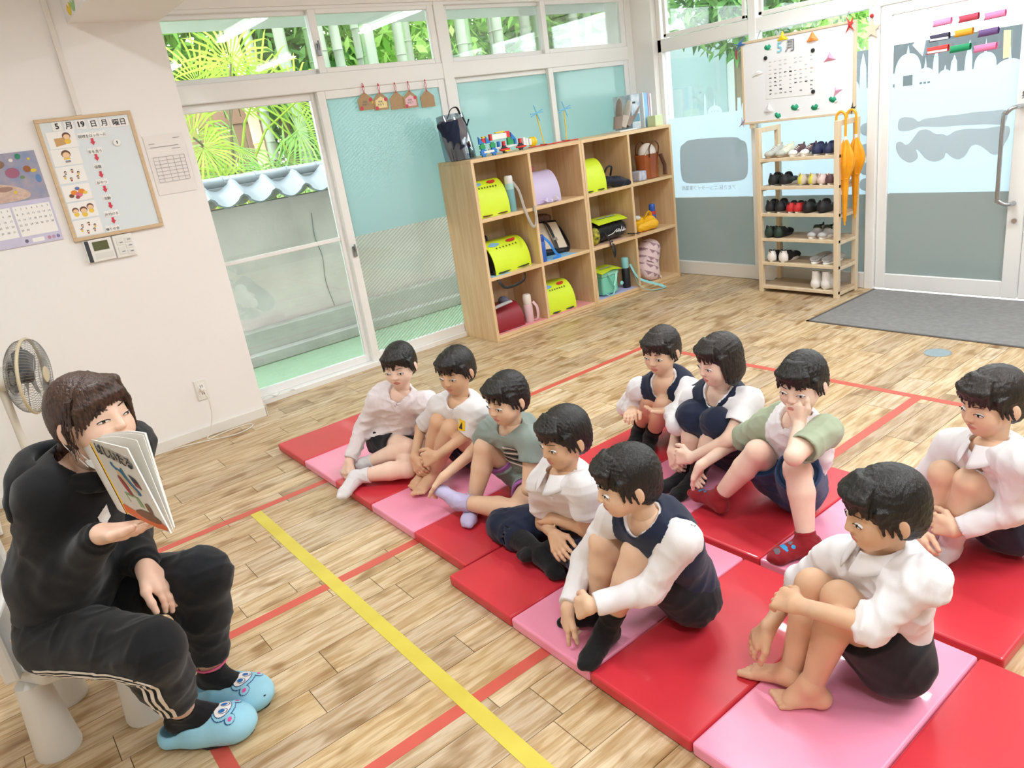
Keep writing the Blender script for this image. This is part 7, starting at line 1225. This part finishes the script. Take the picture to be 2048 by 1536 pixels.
# umbrellas hooked on the rack
def umbrella(x, y, z0, ln, label):
    t = thing('childs_umbrella', label, 'umbrella', (x, y, z0-ln)); YU = mat('umbrella_yellow', '#f3a91c', .5, noise=.12, nscale=10, col2='#e2930f'); YH = mat('umbrella_hook', '#f0a820', .3)
    MB().tube([(x, y, z0-.18), (x, y, z0-.03)]+[(x, y+.032-.032*math.cos(a), z0-.03+.032*math.sin(a)*1.15) for a in [math.pi*k/8 for k in range(1, 9)]]+[(x, y+.064, z0-.06)], .0085, 10).build('hook_handle', YH, t, smooth=True)
    MB().tube([(x, y, z0-.20), (x, y, z0-.15)], .011, 10).build('ferrule_white', WT, t)
    o = MB(); zt, zb = z0-.17, z0-ln
    def fn(u, v):
        a = 2*math.pi*u; f = (.012+.045*math.sin(min(v/.30, 1)*math.pi/2)) if v < .30 else (.057-.032*min((v-.30)/.18, 1)) if v < .48 else .025-.016*(v-.48)/.52; rr = f*(1+.22*math.sin(6*a+2*v)*(1 if v < .5 else .45)); return (x+rr*math.cos(a)*.62, y+rr*math.sin(a), zt+(zb-zt)*v)
    o.grid(fn, 48, 26, .0008); o.build('canopy', YU, t, smooth=True); MB().tube([(x+.018*math.cos(a), y+.027*math.sin(a), zt+(zb-zt)*.47) for a in [2*math.pi*k/14 for k in range(15)]], .0035, 6).build('tie_band', YU, t); MB().lathe([(.006, 0), (.007, .02)], 10, x, y).v and MB().tube([(x, y, zb-.025), (x, y, zb+.01)], .006, 8).build('tip', YH, t)
umbrella(4.90, 2.672, 1.245, .71, 'yellow folded child umbrella hooked on the front of the rack'); umbrella(5.02, 2.665, 1.245, .68, 'yellow folded child umbrella hooked behind the other one')
# ---- board with the month, standing over the rack
bd = thing('notice_board', 'wood framed white notice board with origami above the shoe rack', 'notice board', (5.10, 3.15, 1.22)); XB = 5.10
MB().box(XB, XB+.014, 2.73, 3.575, 1.235, 1.785).build('panel', mat('board_white', '#f3f6fb', .35), bd)
for a in ((2.715, 3.59, 1.783, 1.800), (2.715, 3.59, 1.220, 1.237), (2.715, 2.732, 1.237, 1.783), (3.573, 3.59, 1.237, 1.783)): MB().box(XB-.007, XB+.016, a[0], a[1], a[2], a[3]).build('frame_bar', PINE, bd, bevel=.002)
MB().box(XB, XB+.03, 3.50, 3.54, 1.19, 1.225).build('foot_block', PINE, bd)
for y in (2.80, 3.47): MB().tube([(XB+.015, y, 1.79), (5.165, y, 1.86)], .003, 6).build('hanging_wire', STEEL, bd)
def yz(parent, pts, x, m, name, t=.0008):
    o = MB(); o.M = Matrix(((0, 0, 1, x), (-1, 0, 0, 0), (0, 1, 0, 0), (0, 0, 0, 1))); o.prism([(-a, b) for a, b in pts], -t, 0); return o.build(name, m, parent)
def btext(s, size, y, z, x, m, parent, **k): o_ = ORG[parent.name]; return text(s, size, frame((x-o_[0], y-o_[1], z-o_[2]), (0, -1, 0), (0, 0, 1)), m, parent=parent, **k)
xf = XB-.0008
t = thing('month_numeral', 'pale blue cut-out numeral 5 on the notice board', 'cut-out', (XB, 3.272, 1.68)); btext('5', .095, 3.272, 1.715, xf-.004, mat('numeral_blue', '#8fd3ea', .5), t, ext=.003)
t = thing('month_kanji', 'grey cut-out month character on the notice board', 'cut-out', (XB, 3.187, 1.68)); btext('月', .085, 3.187, 1.714, xf-.005, mat('kanji_dark', '#4c4f55', .5), t, ext=.002); btext('月', .078, 3.187, 1.714, xf-.009, mat('kanji_grey', '#b9bcbf', .5), t, ext=.001)
sh = thing('schedule_sheet', 'printed monthly schedule sheet held by three black magnets', 'paper', (XB, 3.19, 1.375)); yz(sh, [(3.385, 1.655), (3.005, 1.655), (3.005, 1.375), (3.39, 1.385)], xf-.001, mat('paper_cool', '#f1f3f6', .6), 'sheet')
rg = random.Random(3)
for r_ in range(9):
    for c_ in range(9):
        if rg.random() < .72: y = 3.36-.04*c_; z = 1.635-.027*r_; yz(sh, [(y, z), (y-.022*rg.uniform(.4, 1), z), (y-.02, z-.008*rg.uniform(.3, 1.3)), (y, z-.008)], xf-.0016, (INKG, INKG, mat('print_faint', '#c7c9cf', .7), mat('print_warm', '#d9b8a8', .7), INK)[rg.randrange(5) if r_ > 2 else 2], 'print')
for y, z, lb in ((3.386, 1.664, 'black round magnet at the upper corner of the schedule nearest the lockers'), (3.017, 1.660, 'black round magnet at the upper corner of the schedule nearest the door'), (3.016, 1.394, 'black round magnet at the lower corner of the schedule')): o = MB(); o.M = frame((xf-.002, y, z), (0, -1, 0), (0, 0, 1)); o.lathe([(.0135, 0), (.0135, .006), (.010, .008)], 20); tag(o.build('disc_magnet', mat('magnet_black', '#242427', .4), smooth=True), lb, 'magnet', 'black disc magnets')
def origami(y, z, s, c, label, kind=0, x=None, rot=0):
    x = x or XB-.002; m_ = mat('origami_'+c[1:], c, .6); mw = mat('origami_back', '#f2f2f2', .6); t = thing('origami', label, 'origami', (x, y, z)); M = Matrix.Translation((x, y, z)) @ Matrix(((0, 0, -1, 0), (-1, 0, 0, 0), (0, 1, 0, 0), (0, 0, 0, 1))) @ Matrix.Rotation(rot, 4, 'Z') @ Matrix.Scale(s, 4)
    def fold(pts, h, name, mm): o = MB(); o.M = M; n = len(pts); o.add([(a, b, .0) for a, b in pts]+[(sum(a for a, b in pts)/n, sum(b for a, b in pts)/n, h)]+[(a*.98, b*.98, -.06) for a, b in pts], [(i, (i+1) % n, n) for i in range(n)]+[(i, (i+1) % n, n+1+(i+1) % n, n+1+i) for i in range(n)]); return o.build(name, mm, t)
    if kind == 0: fold([(-1, -.5), (1, -.5), (.75, -.15), (0, .9), (-.75, -.15)], .35, 'crown', m_); fold([(-1, -.55), (1, -.55), (.9, -.25), (-.9, -.25)], .45, 'brim', m_)
    if kind == 1: fold([(-.9, .1), (-.5, .5), (-.15, .25), (.25, .55), (.6, .2), (.8, -.35), (0, -.6), (-.7, -.35)], .4, 'body', m_); fold([(.55, -.1), (1.1, -.2), (.8, -.6), (.3, -.5)], .3, 'white_edge', mw)
    if kind == 2: fold([(-1, -.55), (1, -.45), (.35, .15), (0, .75), (-.35, .1)], .4, 'hat', m_)
    if kind == 3: fold([(-1.2, .2), (-.2, .0), (-.5, -.9), (.1, -.15), (.9, .9), (.35, .05), (1.1, -.1), (.3, -.3)], .35, 'crane_wings', m_); fold([(-.2, -.2), (.2, -.2), (.1, .3)], .5, 'crane_body', m_)
    if kind == 4: fold([(-1, -.45), (1, -.05), (.95, .12), (-.2, .0), (-.95, -.2)], .25, 'dart', mw); fold([(-.95, -.25), (.9, .05), (.2, .45), (-.3, .3)], .2, 'wing', mw)
    return t
origami(3.366, 1.734, .036, '#1fa27c', 'green origami leaf next to the blue numeral', 1); origami(3.249, 1.784, .042, '#f4d81f', 'yellow origami helmet over the blue numeral', 0); origami(3.022, 1.742, .044, '#f59a4c', 'orange origami helmet near the top of the notice board', 0); origami(2.897, 1.598, .045, '#f5a3c4', 'pink origami hat beside the schedule sheet', 2); origami(2.845, 1.382, .038, '#f4b3d6', 'pale pink round paper flower with writing', 2, rot=.5)
origami(2.872, 1.328, .036, '#149a72', 'green origami frog under the pale pink flower', 1, rot=-.15); origami(3.157, 1.306, .040, '#169c73', 'green origami frog in the middle of the lower edge', 1); origami(3.004, 1.292, .036, '#129068', 'green origami frog just below the lower magnet', 1, rot=.2); origami(3.295, 1.262, .036, '#18a078', 'green origami frog lowest on the notice board', 1, rot=-.4); origami(3.371, 1.317, .042, '#e4e4e6', 'white folded paper helmet above the lowest frog', 0); origami(3.458, 1.569, .048, '#ededee', 'white paper dart on the notice board', 4)
origami(3.60, 1.79, .055, '#4f7fc0', 'blue origami crane on the upper corner nearest the lockers', 3, x=XB-.012); origami(2.755, 1.772, .048, '#e0403c', 'red origami crane on the upper corner nearest the door', 3, x=XB-.012, rot=1.2); origami(2.735, 1.252, .036, '#26262a', 'black origami crane on the lower corner nearest the door', 3, x=XB-.012, rot=.6); origami(3.595, 1.235, .036, '#a79bb0', 'mauve origami crane on the lower corner nearest the lockers', 3, x=XB-.012, rot=.9)
tag(MB().tube([(XB-.01, 3.625, 1.76), (XB-.01, 3.628, 1.69)], .006, 6, flat=.3).build('paper_tail', mat('tail_red', '#b93a4a', .6)), 'thin red paper strip hanging from the blue crane', 'paper decoration')
so = thing('star_ornament', 'pale wooden star ornament with a red bead hung on the window frame', 'ornament', (5.155, 2.64, 1.70)); pts = [(2.64+(.062 if k % 2 == 0 else .028)*math.sin(math.pi*k/5), 1.725+(.062 if k % 2 == 0 else .028)*math.cos(math.pi*k/5)) for k in range(10)]; yz(so, pts, 5.152, mat('star_wood', '#dccdb4', .6), 'star', .008); MB().ell((5.148, 2.64, 1.805), (.012, .012, .012), 12, 8).build('bead', RD, so, smooth=True); MB().tube([(5.148, 2.64, 1.785), (5.15, 2.641, 1.85), (5.155, 2.635, 1.905)], .0018, 5).build('cord', mat('cord_white', '#e6e4e0', .7), so)
for dx in (-.012, .0, .012): MB().tube([(5.15, 2.636+dx, 1.87), (5.15, 2.630+dx*1.6, 1.905)], .0022, 5).build('cord_tail', MATS['cord_white'], so)
# rolled paper tubes on the door glass
XT = XD+.013
for k, (y0, y1, z, c, lb) in enumerate(((2.263, 2.166, 1.690, '#f59ac8', 'pink rolled paper fish, first of the top row on the door'), (2.116, 2.017, 1.688, '#c8465f', 'crimson rolled paper fish in the top row on the door'), (1.978, 1.876, 1.678, '#f58ab8', 'rose rolled paper fish, last of the top row on the door'), (2.278, 2.173, 1.608, '#3a3650', 'dark violet rolled paper fish in the middle row'), (2.136, 2.043, 1.612, '#eba72c', 'orange rolled paper fish in the middle row'), (2.004, 1.907, 1.592, '#6a4f86', 'purple rolled paper fish in the middle row'), (2.29, 2.176, 1.540, '#e8403c', 'red and white rolled paper fish in the lower row'), (2.157, 2.052, 1.528, '#14925f', 'green rolled paper fish in the lower row'), (2.022, 1.912, 1.510, '#f27fae', 'bright pink rolled paper fish in the lower row'))):
    t = thing('paper_fish', lb, 'paper decoration', (XT, (y0+y1)/2, z-.02), group='rolled paper fish on the door glass'); o = MB(); r_ = .020
    o.grid(lambda u, v: (XT-.020+r_*math.cos(2*math.pi*u)*.8, y0+(y1-y0)*v+(.010*abs(math.sin(2*math.pi*u)) if v < .01 else 0), z+r_*math.sin(2*math.pi*u)+.004*v), 18, 4, .0008); o.build('tube', mat('fish_'+c[1:], c, .6), t, smooth=True)
    if k in (3, 6): MB().box(XT-.038, XT-.036, y1, y0, z-.014, z-.002).build('white_stripe', CARD, t)
    MB().box(XT-.006, XT+.004, (y0+y1)/2-.012, (y0+y1)/2+.012, z-.006, z+.006).build('tape', CARD, t)
t = thing('paper_streamer', 'pale folded paper shape taped high on the door glass', 'paper decoration', (XT, 2.34, 1.52)); yz(t, [(2.36, 1.70), (2.302, 1.735), (2.31, 1.66), (2.322, 1.58), (2.333, 1.515), (2.40, 1.59), (2.372, 1.62), (2.376, 1.665)], XT-.001, mat('paper_lav', '#dcdfee', .6), 'sheet', .001)
t = thing('glass_sticker', 'yellowish strip of paper with writing stuck on the door glass', 'sticker', (XT, 1.86, 1.43)); yz(t, [(1.887, 1.590), (1.850, 1.585), (1.842, 1.440), (1.880, 1.436)], XT-.001, mat('sticker_cream', '#e9e3b8', .6), 'sheet', .001)
tag(MB().ell((5.14, 3.345, .02), (.018, .035, .02), 10, 6).build('paper_frog', mat('frog_green', '#14a07a', .6)), 'green paper frog fallen on the floor behind the rack', 'origami')
